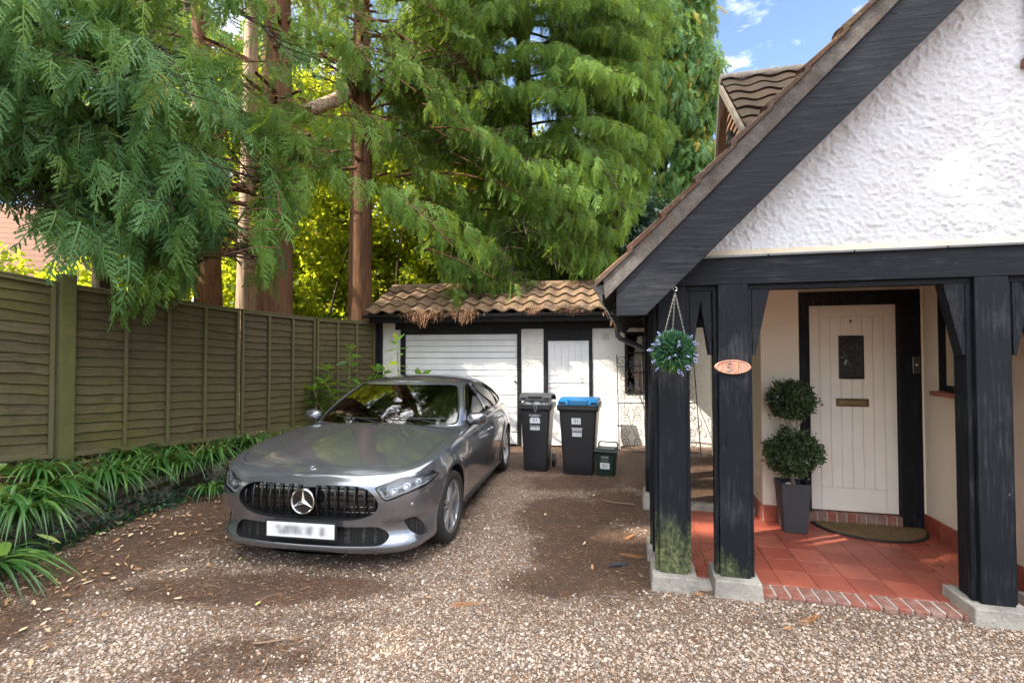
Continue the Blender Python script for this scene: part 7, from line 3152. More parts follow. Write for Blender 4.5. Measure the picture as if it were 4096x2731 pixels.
def conifer(name, label, base, height, z0, spread, nb, mat, tmpl, fl, trunk_r, mat_b, group, azr=(0, 6.283), dens=1.0, droop=0.45, lean=(0, 0), sec=0.9, hang=0.6, zdroop=0.0, trunk_top=None, boughs=None, cone=0.55, filt=None, rng=1.0):
    bx, by, bz = base
    root = thing(name, label, 'tree', (bx, by, bz), 0, group)
    th = trunk_top or height
    path = [(0, 0, -0.3), (lean[0] * 0.1, lean[1] * 0.1, th * 0.12), (lean[0] * 0.4, lean[1] * 0.4, th * 0.45), (lean[0], lean[1], th)]
    trunk_mesh('trunk', path, [trunk_r * 1.18, trunk_r, trunk_r * 0.82, trunk_r * 0.25], mat_b, root)
    pos, dirs, sz, rn, rolls = [], [], [], [], []
    mb = MB()
    todo = []
    for k in range(nb):
        u = (k + R.random()) / nb
        z = z0 + (height - z0) * u
        L = spread * (1 - cone * u) * R.uniform(0.75, 1.12)
        az = R.uniform(*azr)
        todo.append((z, az, L))
    for b in (boughs or []):
        todo.append(b)
    for (z, az, L) in todo:
        q = z / height
        bp = (lean[0] * q, lean[1] * q, z)
        P = bough_path(bp, az, L, R.uniform(0.0, 0.25), droop * R.uniform(0.7, 1.2))
        r0 = 0.009 * L + 0.006
        mb.tube([Vector(p) for p in P], [r0 * (1 - 0.85 * i / (len(P) - 1)) for i in range(len(P))], 6, cap=False)
        d0 = np.array([math.cos(az), math.sin(az), 0])
        sd_ = np.array([-d0[1], d0[0], 0])
        # secondary branchlets both sides, lengthening then shortening along the bough
        ns = max(5, int(L / 0.24))
        for j in range(ns):
            u = 0.18 + 0.82 * (j + R.random() * 0.5) / ns
            ip = min(len(P) - 2, int(u * (len(P) - 1)))
            fr_ = u * (len(P) - 1) - ip
            c = P[ip] * (1 - fr_) + P[min(ip + 1, len(P) - 1)] * fr_
            l2 = sec * (0.35 + 0.65 * math.sin(math.pi * min(1, u * 0.92))) * R.uniform(0.7, 1.2)
            for sg in (-1, 1):
                if R.random() > 0.93:
                    continue
                sdir = d0 * R.uniform(0.45, 0.85) + sd_ * sg * R.uniform(0.6, 0.95)
                sdir /= np.linalg.norm(sdir)
                nf = max(3, int(l2 / (fl * 0.24) * dens))
                e_ = c + sdir * l2 + np.array([0, 0, -hang * 0.5 * l2])
                mb.tube([Vector(c), Vector(c + sdir * l2 * 0.5 + np.array([0, 0, -hang * 0.15 * l2])), Vector(e_)], [0.008, 0.005, 0.002], 3, cap=False)
                for f_ in range(nf):
                    t_ = (f_ + R.random()) / nf
                    p = c + sdir * l2 * t_ + np.array([0, 0, -hang * 0.5 * l2 * t_ * t_])
                    side2 = -1 if f_ % 2 else 1
                    fd = sdir * R.uniform(0.2, 0.65) + np.cross(sdir, [0, 0, 1]) * side2 * R.uniform(0.1, 0.5) + np.array([0, 0, -hang * R.uniform(0.8, 2.1)])
                    pos.append(p)
                    dirs.append(fd)
                    sz.append(fl * R.uniform(0.65, 1.2))
                    rolls.append(R.gauss(0, 0.7))
                    rn.append(min(1, max(0, R.gauss(0.42, 0.20))))
    pos = np.array(pos)
    dirs = np.array(dirs)
    sz = np.array(sz)
    rolls = np.array(rolls)
    rn = np.array(rn)
    W = pos + np.array(base)
    keep = cull(W + dirs / np.linalg.norm(dirs, axis=1)[:, None] * sz[:, None] * 0.5, sz * 0.42)
    # never inside the garage or house, nor in front of the gable
    a, b = house_xy(W[:, 0], W[:, 1])
    keep &= ~((a > -0.5) & (b < 9.0))
    keep &= W[:, 2] > 1.9
    if filt is not None:
        keep &= filt(W)
        keep &= (to_px(W)[1] > -50) | (NR.rand(len(W)) < 0.30)     # thinner tops above the picture let the light down
    pos, dirs, sz, rolls, rn = pos[keep], dirs[keep], sz[keep], rolls[keep], rn[keep]
    # fronds lie flat: keep the frond's face roughly upwards/outwards
    scatter('crown', tmpl[0], tmpl[1], pos, frames(dirs, rolls), np.stack([sz, sz, sz], 1), mat, root, np.repeat(rn, len(tmpl[1])) if False else rn)
    C_ = np.array([np.mean([mb.v[i] for i in f], axis=0) for f in mb.f]) + np.array(base)
    kb = cull(C_, 0.02) & ((to_px(C_)[1] < np.interp(to_px(C_)[0], EDGE_X, EDGE_Y) - 10) | (filt is None))
    mb.f = [f for f, k_ in zip(mb.f, kb) if k_]
    mb.m = [0] * len(mb.f)
    mb.c = [c for c, k_ in zip(mb.c, kb) if k_]
    mb.build('branches', mat_b, root, smooth='all', fix=False)
    return root, len(pos)


CG = 'cedars behind the fence'
stat = []


def keep_poly(W, fn):
    x, y, d = to_px(W)
    return fn(x, y, d)


# lower edge of the hanging foliage, read off the photograph as height by distance
EDGE_X = np.array([-400, 0, 60, 110, 180, 250, 330, 430, 520, 600, 660, 720, 800, 870, 930, 1000, 1050, 1120, 1200, 1260, 1330, 1400, 1470, 1500, 1560, 1700])
EDGE_Y = np.array([300, 420, 480, 500, 620, 690, 690, 620, 600, 630, 470, 390, 400, 420, 500, 600, 690, 690, 690, 670, 620, 600, 450, 380, 300, 100])


def above_edge(W, slack=0):
    x, y, d = to_px(W)
    e = np.interp(x, EDGE_X, EDGE_Y) + slack
    # windows where the lit trunks show
    win = ((np.abs(x - 552) < 46) & (y > 300) & (d < 9.0)) | ((np.abs(x - 557) < 42) & (y > 30) & (y < 240) & (d < 9.0) & (NR.rand(len(x)) < 0.6))
    win |= (np.abs(x - 485) < 45) & (y > 520) & (d < 9.0)
    win |= (np.hypot((x - 730) / 62, (y - 150) / 45) < 1) & (d < 9.6) & (NR.rand(len(x)) < 0.8)
    win |= (np.hypot((x - 880) / 130, (y - 560) / 75) < 1.0) & (d < 11.4)
    win |= (np.hypot((x - 745) / 90, (y - 560) / 170) < 1.0)
    win |= (np.hypot((x - 130) / 150, (y - 620) / 75) < 1.0)
    win |= (np.hypot((x - 60) / 70, (y - 440) / 45) < 1.0)
    return (y < e) & ~win


F_all = lambda W: above_edge(W)
# 1: big dark trunk right of the pale one
r_, n_ = conifer('cedar_tree', 'large cedar with thick dark fluted trunk right of the pale sunlit trunk', (-4.18, 8.55, 0.30), 13.0, 2.6, 4.4, 104, M_con, FR_HI, 0.36, 0.30, M_bark_red, CG, azr=(-2.9, 0.9), dens=1.1, filt=F_all,
                 boughs=[(3.7, -1.25, 3.4), (4.3, -0.9, 3.6), (4.6, -1.6, 3.3), (5.4, -1.2, 3.8), (6.2, -0.8, 3.8), (6.9, -1.5, 3.8), (3.9, -0.55, 3.0), (7.4, -1.2, 3.9), (7.8, -0.7, 3.8), (8.4, -1.4, 3.8), (6.6, -1.0, 4.2), (5.8, -1.7, 3.6), (7.0, -0.4, 3.6), (5.0, -0.95, 3.2), (5.6, -1.15, 3.0), (6.1, -0.75, 3.2), (6.7, -1.3, 3.1), (7.3, -0.85, 3.3), (7.9, -1.15, 3.2), (8.6, -0.95, 3.4), (4.7, -1.3, 2.8)])
stat.append(n_)
# 2: pale sunlit trunk
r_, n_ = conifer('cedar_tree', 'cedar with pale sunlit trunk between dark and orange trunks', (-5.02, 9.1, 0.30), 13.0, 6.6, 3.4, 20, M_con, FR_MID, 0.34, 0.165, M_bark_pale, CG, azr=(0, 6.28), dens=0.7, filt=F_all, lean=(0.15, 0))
stat.append(n_)
# 3: orange trunk
r_, n_ = conifer('cedar_tree', 'leaning cedar with orange brown trunk left of the pale one', (-5.95, 9.65, 0.30), 12.0, 3.0, 4.2, 34, M_con, FR_MID, 0.36, 0.25, M_bark_red, CG, azr=(-3.4, 0.2), dens=0.75, filt=F_all, lean=(-0.5, 0))
stat.append(n_)
# 4: near tree at the left, boughs sweep across the top left
r_, n_ = conifer('cedar_tree', 'cedar behind the left fence panels whose large drooping boughs sweep over the fence', (-6.35, 7.55, 0.4), 12.5, 2.9, 4.3, 96, M_con_blue, FR_HI, 0.44, 0.15, M_bark_dark, CG, azr=(-1.9, 0.9), dens=1.0, droop=0.5, filt=F_all,
                 boughs=[(3.9, -0.75, 4.1), (4.4, -0.6, 4.3), (4.9, -0.9, 3.9), (5.6, -0.7, 4.6), (6.3, -0.5, 4.9), (7.1, -0.8, 4.8), (4.2, -1.2, 3.6), (5.2, -1.3, 3.8), (6.0, -1.1, 4.2), (6.8, -1.4, 4.2), (3.6, -1.1, 3.0), (3.5, -0.6, 2.8)])
stat.append(n_)
# 5: right trunk by the garage
r_, n_ = conifer('cedar_tree', 'straight reddish cedar trunk rising beside the left end of the garage roof', (-3.05, 9.75, 0.2), 13.0, 4.3, 3.6, 90, M_con, FR_HI, 0.34, 0.245, M_bark_red, CG, azr=(-3.2, 0.4), dens=1.1, filt=F_all,
                 boughs=[(4.6, -1.0, 3.2), (5.0, -0.6, 3.4), (5.6, -1.4, 3.2), (6.4, -0.9, 3.6), (4.4, -0.3, 2.8), (5.8, -1.8, 3.0), (6.6, -1.5, 3.1), (7.4, -1.7, 3.2), (8.2, -1.4, 3.3), (9.0, -1.6, 3.3), (5.2, -1.5, 2.6), (7.0, -1.2, 3.4), (8.6, -1.9, 3.2)])
stat.append(n_)
# 6: broad tree behind the garage, its skirts hang over the roof
r_, n_ = conifer('cedar_tree', 'broad cedar behind the garage with foliage hanging down over its roof', (0.3, 12.3, 0.0), 14.0, 3.6, 4.7, 170, M_con, FR_HI, 0.36, 0.30, M_bark_dark, CG, azr=(-3.5, 0.5), dens=1.05, droop=0.5, filt=F_all, cone=0.35, hang=0.9,
                 boughs=[(4.6, -1.75, 3.9), (4.9, -1.55, 4.1), (4.4, -1.9, 3.8), (5.3, -1.35, 4.0), (4.6, -1.4, 3.6), (5.0, -2.1, 3.9), (4.2, -1.7, 3.5), (4.2, -1.55, 3.3), (4.4, -1.62, 3.8), (4.1, -1.45, 3.6), (4.0, -1.8, 3.7), (4.3, -1.3, 3.4), (5.6, -1.6, 3.9), (6.2, -1.4, 4.0)])
stat.append(n_)
# dense background conifers
for i, (x, y, h, s_, lab) in enumerate(((-9.5, 14.0, 13, 3.6, 'dark cedar far behind the left fence panel'), (-6.8, 16.0, 14, 3.6, 'dark cedar behind the orange trunk'), (-2.2, 16.5, 15, 3.8, 'dark cedar behind the reddish trunk by the garage'))):
    r_, n_ = conifer('cedar_tree', lab, (x, y, 0.2), h, 4.2 if i != 0 else 5.2, s_, 40, M_con, FR_LO, 0.52, 0.22, M_bark_dark, CG, dens=0.8, filt=F_all, cone=0.5)
    stat.append(n_)
# trees left of the frame which shade the drive
for i, (x, y, h, lab) in enumerate(((-8.6, 2.6, 13, 'tall cedar outside the left edge shading the drive'), (-8.2, -1.2, 13, 'tall cedar behind the camera on the left'), (-12.0, 0.6, 15, 'tall cedar farther behind the fence on the left'))):
    r_, n_ = conifer('cedar_tree', lab, (x, y, 0.4), h, 3.0, 3.7, 66, M_con, FR_LO, 0.62, 0.25, M_bark_dark, CG, dens=0.85, cone=0.4)
    stat.append(n_)
print('FRONDS', stat)


# thick orange limb
limb = bpy.data.objects.get('cedar_tree.002') or None
m = MB()
m.tube([(-2.95, 9.7, 6.4), (-3.4, 9.0, 6.75), (-3.62, 8.5, 6.9)], [0.14, 0.12, 0.10], 10)
# (limb belongs to the reddish tree by the garage)
reds = [o for o in bpy.data.objects if o.get('label', '').startswith('straight reddish')]
m2 = MB()
m2.tube([(0.0, -0.1, 6.9), (-0.35, -0.5, 6.35), (-0.95, -1.1, 5.75), (-1.25, -1.5, 5.55)], [0.13, 0.125, 0.10, 0.05], 12)
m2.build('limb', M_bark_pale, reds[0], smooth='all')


# --- right hand tree with drooping blue green clusters
def clump_tree(name, label, base, blobs, mat, n_per, leaf, hang=0.9, mat_b=None, trunk=None, group=None, fr=None, filt=None, wl=0.35, tips=None):
    root = thing(name, label, 'tree', base, 0, group)
    if trunk:
        trunk_mesh('trunk', trunk[0], trunk[1], mat_b, root)
    pos, dr, sz, rn = [], [], [], []
    for (cx, cy, cz, rx, ry, rz_) in blobs:
        n = int(n_per * (rx * ry + rx * rz_) )
        d = sph(n)
        rr = (0.55 + 0.5 * NR.rand(n) ** 0.5)[:, None]
        p = d * rr * np.array([rx, ry, rz_]) + np.array([cx, cy, cz])
        pos.append(p)
        dv = d * 0.55 + NR.randn(n, 3) * 0.30 + np.array([0, 0, -hang])
        dr.append(dv)
        sz.append(leaf * (0.6 + 0.7 * NR.rand(n)))
        rn.append(np.clip(0.42 + 0.2 * NR.randn(n) + 0.10 * (d[:, 2] > 0.3), 0, 0.96))
    pos, dr, sz, rn = np.concatenate(pos), np.concatenate(dr), np.concatenate(sz), np.concatenate(rn)
    if tips is not None:
        rn = tips(pos, rn)
    W = pos + np.array(base)
    keep = cull(W)
    if filt is not None:
        keep &= filt(W)
    pos, dr, sz, rn = pos[keep], dr[keep], sz[keep], rn[keep]
    if fr is None:
        scatter('crown', leaf6_v, leaf6_f, pos, frames(dr, NR.rand(len(pos)) * 6.28), np.stack([sz, sz * wl * 2, sz], 1), mat, root, rn)
    else:
        scatter('crown', fr[0], fr[1], pos, frames(dr, NR.randn(len(pos)) * 0.6), np.stack([sz, sz, sz], 1), mat, root, rn)
    return root


blobs = []
for k in range(72):
    u = R.random()
    z = 1.5 + 11.5 * u
    w = 2.3 * (1 - 0.62 * u) + 0.2
    a = R.uniform(-3.3, 0.4)
    rr = w * R.uniform(0.55, 1.0)
    blobs.append((rr * math.cos(a), rr * math.sin(a) * 0.8, z, R.uniform(0.5, 0.85), R.uniform(0.45, 0.7), R.uniform(0.55, 0.95)))


def tipf(p, rn):
    hi = (p[:, 2] > 6.0) & (p[:, 0] > 0.2) & (NR.rand(len(p)) < 0.07)
    lo = (NR.rand(len(p)) < 0.03)
    return np.where(hi | lo, 1.0, rn)


clump_tree('cypress_tree', 'blue green weeping cypress with yellowing tips behind the house roof', (4.7, 15.0, 0.0), blobs, M_con_blue, 320, 0.34, 1.2, M_bark_dark, ([(0, 0, -0.3), (-0.2, 0, 4), (0, 0, 8), (0.2, 0, 12)], [0.30, 0.26, 0.16, 0.05]), None, FR_LO, tips=tipf)
blobs = []
for k in range(16):
    u = R.random()
    blobs.append((R.uniform(-0.7, 0.9), R.uniform(-0.6, 0.3), 2.4 + 4.0 * u, R.uniform(0.4, 0.65), 0.5, R.uniform(0.4, 0.7)))
clump_tree('ivy_clad_tree', 'dark trunk wrapped in broad glossy ivy beside the house gutter', (3.05, 12.6, 0.0), blobs, m_leafmat('ivy_leaf', [(0.0, (0.012, 0.040, 0.026)), (0.6, (0.028, 0.085, 0.048)), (1.0, (0.10, 0.17, 0.09))], 0.15, 0.3, None, 0.5), 900, 0.12, 0.5, M_bark_dark, ([(0, 0, -0.3), (0.05, 0, 2), (-0.05, 0, 4), (0.0, 0, 7)], [0.22, 0.19, 0.15, 0.06]), wl=0.42)

# --- sunlit broadleaf understorey
HG = [(np.array([R.uniform(-9.0, 0.5), R.uniform(10.5, 13.0), R.uniform(1.8, 7.0)]), R.uniform(0.25, 0.5)) for _ in range(80)]  # openings cut through the hazel leaves to let sun in


def shrub_tree(label, base, blobs, trunks, n_per=850, leaf=0.125):
    root = thing('hazel_tree', label, 'tree', base, 0, 'sunlit broadleaf trees behind the fence')
    m = MB()
    for tr in trunks:
        m.tube([Vector(p) for p in crom(tr, 5)], [0.055 * (1 - 0.8 * i / (5 * (len(tr) - 1))) for i in range(5 * (len(tr) - 1) + 1)], 7)
    m.build('trunk', M_bark_dark, root, smooth='all')
    pos, dr, sz, rn = [], [], [], []
    for (cx, cy, cz, rx, ry, rz_) in blobs:
        n = int(n_per * (rx * ry + rx * rz_))
        d = sph(n)
        p = d * (0.35 + 0.7 * NR.rand(n) ** 0.6)[:, None] * np.array([rx, ry, rz_]) + np.array([cx, cy, cz])
        pos.append(p)
        dr.append(d * 0.4 + NR.randn(n, 3) * 0.5 + np.array([0, 0, -0.25]))
        sz.append(leaf * (0.55 + 0.8 * NR.rand(n)))
        rn.append(np.clip(0.5 + 0.24 * NR.randn(n), 0, 1))
    pos, dr, sz, rn = np.concatenate(pos), np.concatenate(dr), np.concatenate(sz), np.concatenate(rn)
    kc = np.ones(len(pos), bool)
    Wp = pos + np.array(base)
    for p_, r_ in HG:
        dd_ = Wp - p_
        tt_ = dd_ @ SD
        kc &= ~((tt_ > 0) & (np.linalg.norm(dd_ - tt_[:, None] * SD, axis=1) < r_))
    pos, dr, sz, rn = pos[kc], dr[kc], sz[kc], rn[kc]
    scatter('crown', leaf6_v, leaf6_f, pos, frames(dr, NR.rand(len(pos)) * 6.28), np.stack([sz, sz * 0.75, sz], 1), M_hazel, root, rn)


def rb(n, x0, x1, y0, y1, z0, z1, r0, r1):
    return [(R.uniform(x0, x1), R.uniform(y0, y1), R.uniform(z0, z1), R.uniform(r0, r1), R.uniform(r0, r1), R.uniform(r0, r1) * 0.8) for _ in range(n)]


shrub_tree('yellow green hazel between the dark trunk and the reddish trunk', (-4.6, 11.5, 0.0), rb(40, -1.6, 1.2, -0.6, 1.4, 1.2, 8.5, 0.6, 1.0), [[(0, 0, 0), (0.2, 0, 2.2), (0.7, 0, 4.2)], [(0.1, 0, 0), (-0.4, 0, 2.5), (-0.9, 0, 4.0)]])
shrub_tree('yellow green hazel behind the left half of the garage roof', (-1.7, 13.2, 0.0), rb(44, -1.9, 2.2, -0.8, 1.4, 1.8, 7.5, 0.6, 1.05), [[(-0.9, -1, 0), (-0.6, -1, 2.5), (0.3, -0.8, 4.2)], [(-0.9, -1, 1.9), (-1.2, -1, 3.5), (-1.0, -1, 5.0)], [(0.9, -1, 0), (0.9, -1, 3.0), (1.2, -1, 5)]])
shrub_tree('bright hazel behind the cedar hanging over the garage roof', (2.2, 14.6, 0.0), rb(30, -2.2, 1.4, -0.8, 1.0, 1.8, 6.6, 0.6, 1.0), [[(0, 0, 0), (0.2, 0, 2.4), (-0.3, 0, 4.5)]])
shrub_tree('yellow hazel foliage above the fence at the far left', (-7.4, 8.9, 0.2), rb(24, -2.6, 1.0, -0.6, 1.0, 1.5, 3.1, 0.5, 0.8), [[(0, 0, 0), (0.1, 0, 1.6), (-0.3, 0, 2.6)]])
shrub_tree('hazel foliage glowing between the left trunks', (-6.6, 12.0, 0.2), rb(46, -2.4, 2.2, -0.8, 1.4, 1.6, 9.5, 0.65, 1.05), [[(0, 0, 0), (0.1, 0, 2.6), (-0.3, 0, 5.2)]])

shrub_tree('far yellow green thicket closing the view behind the reddish trunk', (-5.0, 17.5, 0.0), rb(60, -5.0, 6.5, -0.8, 1.2, 1.0, 8.0, 0.9, 1.3), [[(0, 0, 0), (0.1, 0, 3.0), (-0.3, 0, 6.0)]], 330, 0.19)

# --- laurel shoots by the garage corner
def laurel(label, base, stems, n_, s_=0.12):
    root = thing('laurel_shrub', label, 'shrub', base, 0, 'laurel shoots by the garage corner')
    m = MB()
    for st in stems:
        m.tube([Vector(p) for p in crom(st, 4)], 0.008, 6)
    m.build('stem', flat('laurel_stem', (0.16, 0.22, 0.05), 0.6), root, smooth=True)
    pos, dr = [], []
    for st in stems:
        P = crom(st, 12)
        for k in range(n_):
            u = 0.25 + 0.75 * (k + 0.5) / n_
            p = P[int(u * (len(P) - 1))]
            a = k * 2.4 + R.random() * 0.5
            pos.append(p)
            dr.append((math.cos(a), math.sin(a), R.uniform(-0.15, 0.55) + (0.6 if u > 0.93 else 0)))
    pos, dr = np.array(pos), np.array(dr)
    sz = s_ * (0.75 + 0.5 * NR.rand(len(pos)))
    lv2 = lv.copy()
    lv2[:, 0] = (lv2[:, 0] + 1) / 2
    lv2[:, 1] *= 0.42
    lv2[:, 2] = lv2[:, 2] * 0.18 - 0.15 * lv2[:, 0] ** 2
    lv2[:, 0] += 0.06
    scatter('leaves', lv2, lf, pos, frames(dr, NR.randn(len(pos)) * 0.4), np.stack([sz, sz, sz], 1), m_leafmat('laurel_leaf', [(0.0, (0.025, 0.075, 0.012)), (0.6, (0.06, 0.16, 0.02)), (1.0, (0.13, 0.26, 0.03))], 0.35, 0.25, (0.5, 0.65, 0.03), 0.5), root, None, True)


laurel('upright laurel shoot with pale sunlit leaves in front of the garage door edge', (-1.98, 8.45, 0.0), [[(0, 0, 0), (0.02, 0, 0.9), (-0.02, 0, 1.95)], [(0, 0, 0.7), (0.2, -.1, 1.1), (0.42, -0.1, 1.30)], [(0, 0, 0.8), (-0.15, -.05, 1.1), (-0.22, -0.1, 1.42)]], 30, 0.21)
laurel('spreading green laurel bush in the corner between fence and garage', (-2.75, 8.2, 0.25), [[(0, 0, 0), (0.0, 0, 0.8), (0.02, 0, 1.55)], [(0, 0, 0.1), (-0.3, 0, 0.7), (-0.35, 0, 1.2)], [(0, 0, 0.1), (0.25, 0, 0.6), (0.5, 0, 1.15)], [(0, 0, 0.1), (-0.1, -0.2, 0.6), (-0.3, -0.3, 1.0)], [(0, 0, 0.1), (0.2, -0.2, 0.5), (0.3, -0.3, 0.95)], [(0, 0, 0.1), (-0.4, -0.1, 0.5), (-0.55, -0.1, 0.85)]], 34, 0.19)

# --- strap leaved plants along the bed
M_strap = m_leafmat('strap_leaf', [(0.0, (0.022, 0.075, 0.016)), (0.6, (0.045, 0.135, 0.028)), (1.0, (0.12, 0.22, 0.05))], 0.25, 0.35, (0.35, 0.5, 0.04), 0.5)


def strap_plant(base, n_, L0, spread, up, bias, label, w=0.014):
    root = thing('strap_leaf_plant', label, 'plant', base, 0, 'strap leaved plants along the bed')
    vs, fs, rn = [], [], []
    for k in range(n_):
        a = R.uniform(0, 6.283)
        d = np.array([math.cos(a), math.sin(a)]) * spread + np.array(bias)
        L = L0 * R.uniform(0.65, 1.15)
        w_ = w * R.uniform(0.7, 1.2)
        o = np.array([R.gauss(0, 0.05), R.gauss(0, 0.05)])
        dn = np.linalg.norm(d) + 1e-6
        sdv = np.array([-d[1], d[0]]) / dn
        b0 = len(vs)
        seg = 9
        droop = R.uniform(0.7, 1.2)
        for i in range(seg + 1):
            u = i / seg
            xy = o + d * L * (u ** 1.15)
            z = up * L * (math.sin(min(1.0, u * 1.25) * 1.7)) * 0.62 - droop * L * 0.62 * u ** 2.6
            ww = w_ * (0.65 + 0.6 * math.sin(math.pi * min(1, u + 0.12))) * (1 - u ** 4)
            for s_, dz in ((-1, 0.0), (0, -0.004), (1, 0.0)):
                vs.append((xy[0] + sdv[0] * ww * s_, xy[1] + sdv[1] * ww * s_, z + dz))
        for i in range(seg):
            for j in range(2):
                fs.append((b0 + i * 3 + j, b0 + i * 3 + j + 1, b0 + (i + 1) * 3 + j + 1, b0 + (i + 1) * 3 + j))
                rn.append(0)
        c_ = R.random()
        rn[-2 * seg:] = [c_] * (2 * seg)
    npmesh('leaves', np.array(vs), np.array(fs), M_strap, root, np.array(rn), True)


def vz(px_, py_, z):
    """world point on height z for a photo pixel: bases of the plants were read off the photograph"""
    f = 1117.0
    c, s = math.cos(0.0228923), math.sin(0.0228923)
    dx, up = (px_ - 1176) / f, -(py_ - 784) / f
    d = np.array([dx, c - s * up, s + c * up])
    t_ = (z - 1.70) / d[2]
    return tuple(np.array([0, 0, 1.70]) + d * t_)


SP = [((-4.28, 4.05, 0.34), 46, 0.55, 0.75, 0.9, (0.35, -0.2), 'large strap leaved clump spilling over the stone edging nearest the left frame edge'),
      ((-4.35, 4.55, 0.34), 46, 0.52, 0.75, 0.9, (0.4, -0.2), 'strap leaved clump arching over the stones below the big mossy post'),
      ((-3.95, 3.55, 0.02), 44, 0.62, 0.55, 0.75, (0.75, -0.05), 'strap leaved clump fanning out flat across the drive litter'),
      ((-4.10, 3.10, 0.02), 30, 0.55, 0.6, 0.8, (0.35, -0.5), 'strap leaved clump at the bottom left corner of the bed'),
      ((-4.30, 5.35, 0.36), 42, 0.42, 0.75, 0.95, (0.3, -0.3), 'strap leaved clump above the ivy in the middle of the bed'),
      ((-4.05, 5.60, 0.36), 46, 0.46, 0.75, 0.95, (0.35, -0.3), 'strap leaved clump hanging over pale edging stones'),
      ((-3.75, 6.10, 0.34), 50, 0.48, 0.75, 0.95, (0.3, -0.3), 'strap leaved clump just left of the car headlight'),
      ((-3.55, 5.75, 0.04), 26, 0.34, 0.75, 0.95, (0.3, -0.2), 'small strap leaved clump on the litter in front of the car'),
      ((-3.65, 6.75, 0.38), 46, 0.44, 0.8, 0.95, (0.2, -0.3), 'strap leaved clump below the middle fence panel'),
      ((-3.30, 7.2, 0.36), 46, 0.44, 0.8, 0.95, (0.2, -0.3), 'strap leaved clump behind the car bonnet'),
      ((-4.35, 6.2, 0.42), 30, 0.36, 0.8, 0.95, (0.2, -0.2), 'strap leaved clump close under the fence rail'),
      ((-3.0, 7.9, 0.34), 40, 0.44, 0.8, 0.95, (0.1, -0.3), 'strap leaved clump beside the car windscreen'),
      ((-5.0, 4.35, 0.52), 22, 0.30, 0.7, 0.9, (0.1, -0.2), 'thin strap leaved clump at the foot of the big mossy post')]
SP += [((-4.55, 3.75, 0.38), 56, 0.62, 0.75, 0.95, (0.3, -0.1), 'tall strap leaved clump behind the nearest one at the left edge'),
       ((-4.65, 4.85, 0.42), 50, 0.50, 0.75, 0.95, (0.3, -0.2), 'strap leaved clump half way up the bed in front of the mossy post'),
       ((-4.15, 4.95, 0.34), 56, 0.50, 0.75, 0.9, (0.4, -0.15), 'dense strap leaved clump trailing down the stones left of the ivy'),
       ((-4.10, 4.10, 0.30), 50, 0.60, 0.7, 0.8, (0.5, -0.1), 'long leaved clump trailing over the upper edging stones'),
       ((-4.22, 4.35, 0.30), 54, 0.58, 0.7, 0.75, (0.5, -0.2), 'very long leaved clump covering the edging stones left of the ivy'),
       ((-4.10, 5.25, 0.30), 48, 0.50, 0.7, 0.8, (0.45, -0.2), 'strap leaved clump falling over the stones in the middle of the bed'),
       ((-3.95, 5.85, 0.30), 44, 0.44, 0.7, 0.8, (0.4, -0.25), 'strap leaved clump trailing beside the car front corner'),
       ((-4.45, 5.7, 0.42), 44, 0.42, 0.8, 0.95, (0.2, -0.2), 'strap leaved clump below the second fence batten'),
       ((-3.45, 6.55, 0.30), 44, 0.42, 0.7, 0.8, (0.35, -0.2), 'strap leaved clump touching the car wing'),
       ((-4.85, 3.4, 0.44), 54, 0.62, 0.75, 0.95, (0.3, 0.0), 'strap leaved clump cut by the left frame edge under the fence'),
       ((-3.85, 3.15, 0.02), 36, 0.50, 0.6, 0.8, (0.4, -0.3), 'strap leaved clump on the litter nearest the camera')]
for a in SP:
    strap_plant(*a)
# broad leaved plants at the left
M_hosta = m_leafmat('broad_pale_leaf', [(0.0, (0.06, 0.13, 0.02)), (0.6, (0.16, 0.27, 0.05)), (1.0, (0.40, 0.50, 0.18))], 0.30, 0.35, (0.5, 0.6, 0.06), 0.5)
for (bx_, by_, bz_, n_, lab) in ((-4.95, 4.25, 0.48, 46, 'broad pale leaved plant beside the foot of the big mossy post'), (-4.75, 3.9, 0.40, 50, 'broad pale leaved plant at the left frame edge above the strap leaves'), (-4.05, 3.75, 0.1, 14, 'light green crinkled leaf plant low against the edging stones')):
    root = thing('broad_leaf_plant', lab, 'plant', (bx_, by_, bz_), 0, 'broad leaved plants in the bed')
    a = NR.rand(n_) * 6.28
    rr = 0.30 * NR.rand(n_) ** 0.7
    p = np.stack([rr * np.cos(a) * 1.3, rr * np.sin(a), 0.03 + 0.16 * NR.rand(n_)], 1)
    d = np.stack([np.cos(a), np.sin(a), 0.35 * NR.randn(n_)], 1)
    lv2 = lv.copy()
    lv2[:, 0] = (lv2[:, 0] + 1) / 2
    lv2[:, 1] *= 0.65
    lv2[:, 2] = lv2[:, 2] * 0.4 - 0.25 * lv2[:, 0] ** 2
    s_ = 0.14 + 0.10 * NR.rand(n_)
    scatter('leaves', lv2, lf, p, frames(d, NR.randn(n_) * 0.5), np.stack([s_, s_, s_], 1), M_hosta, root, None, True)
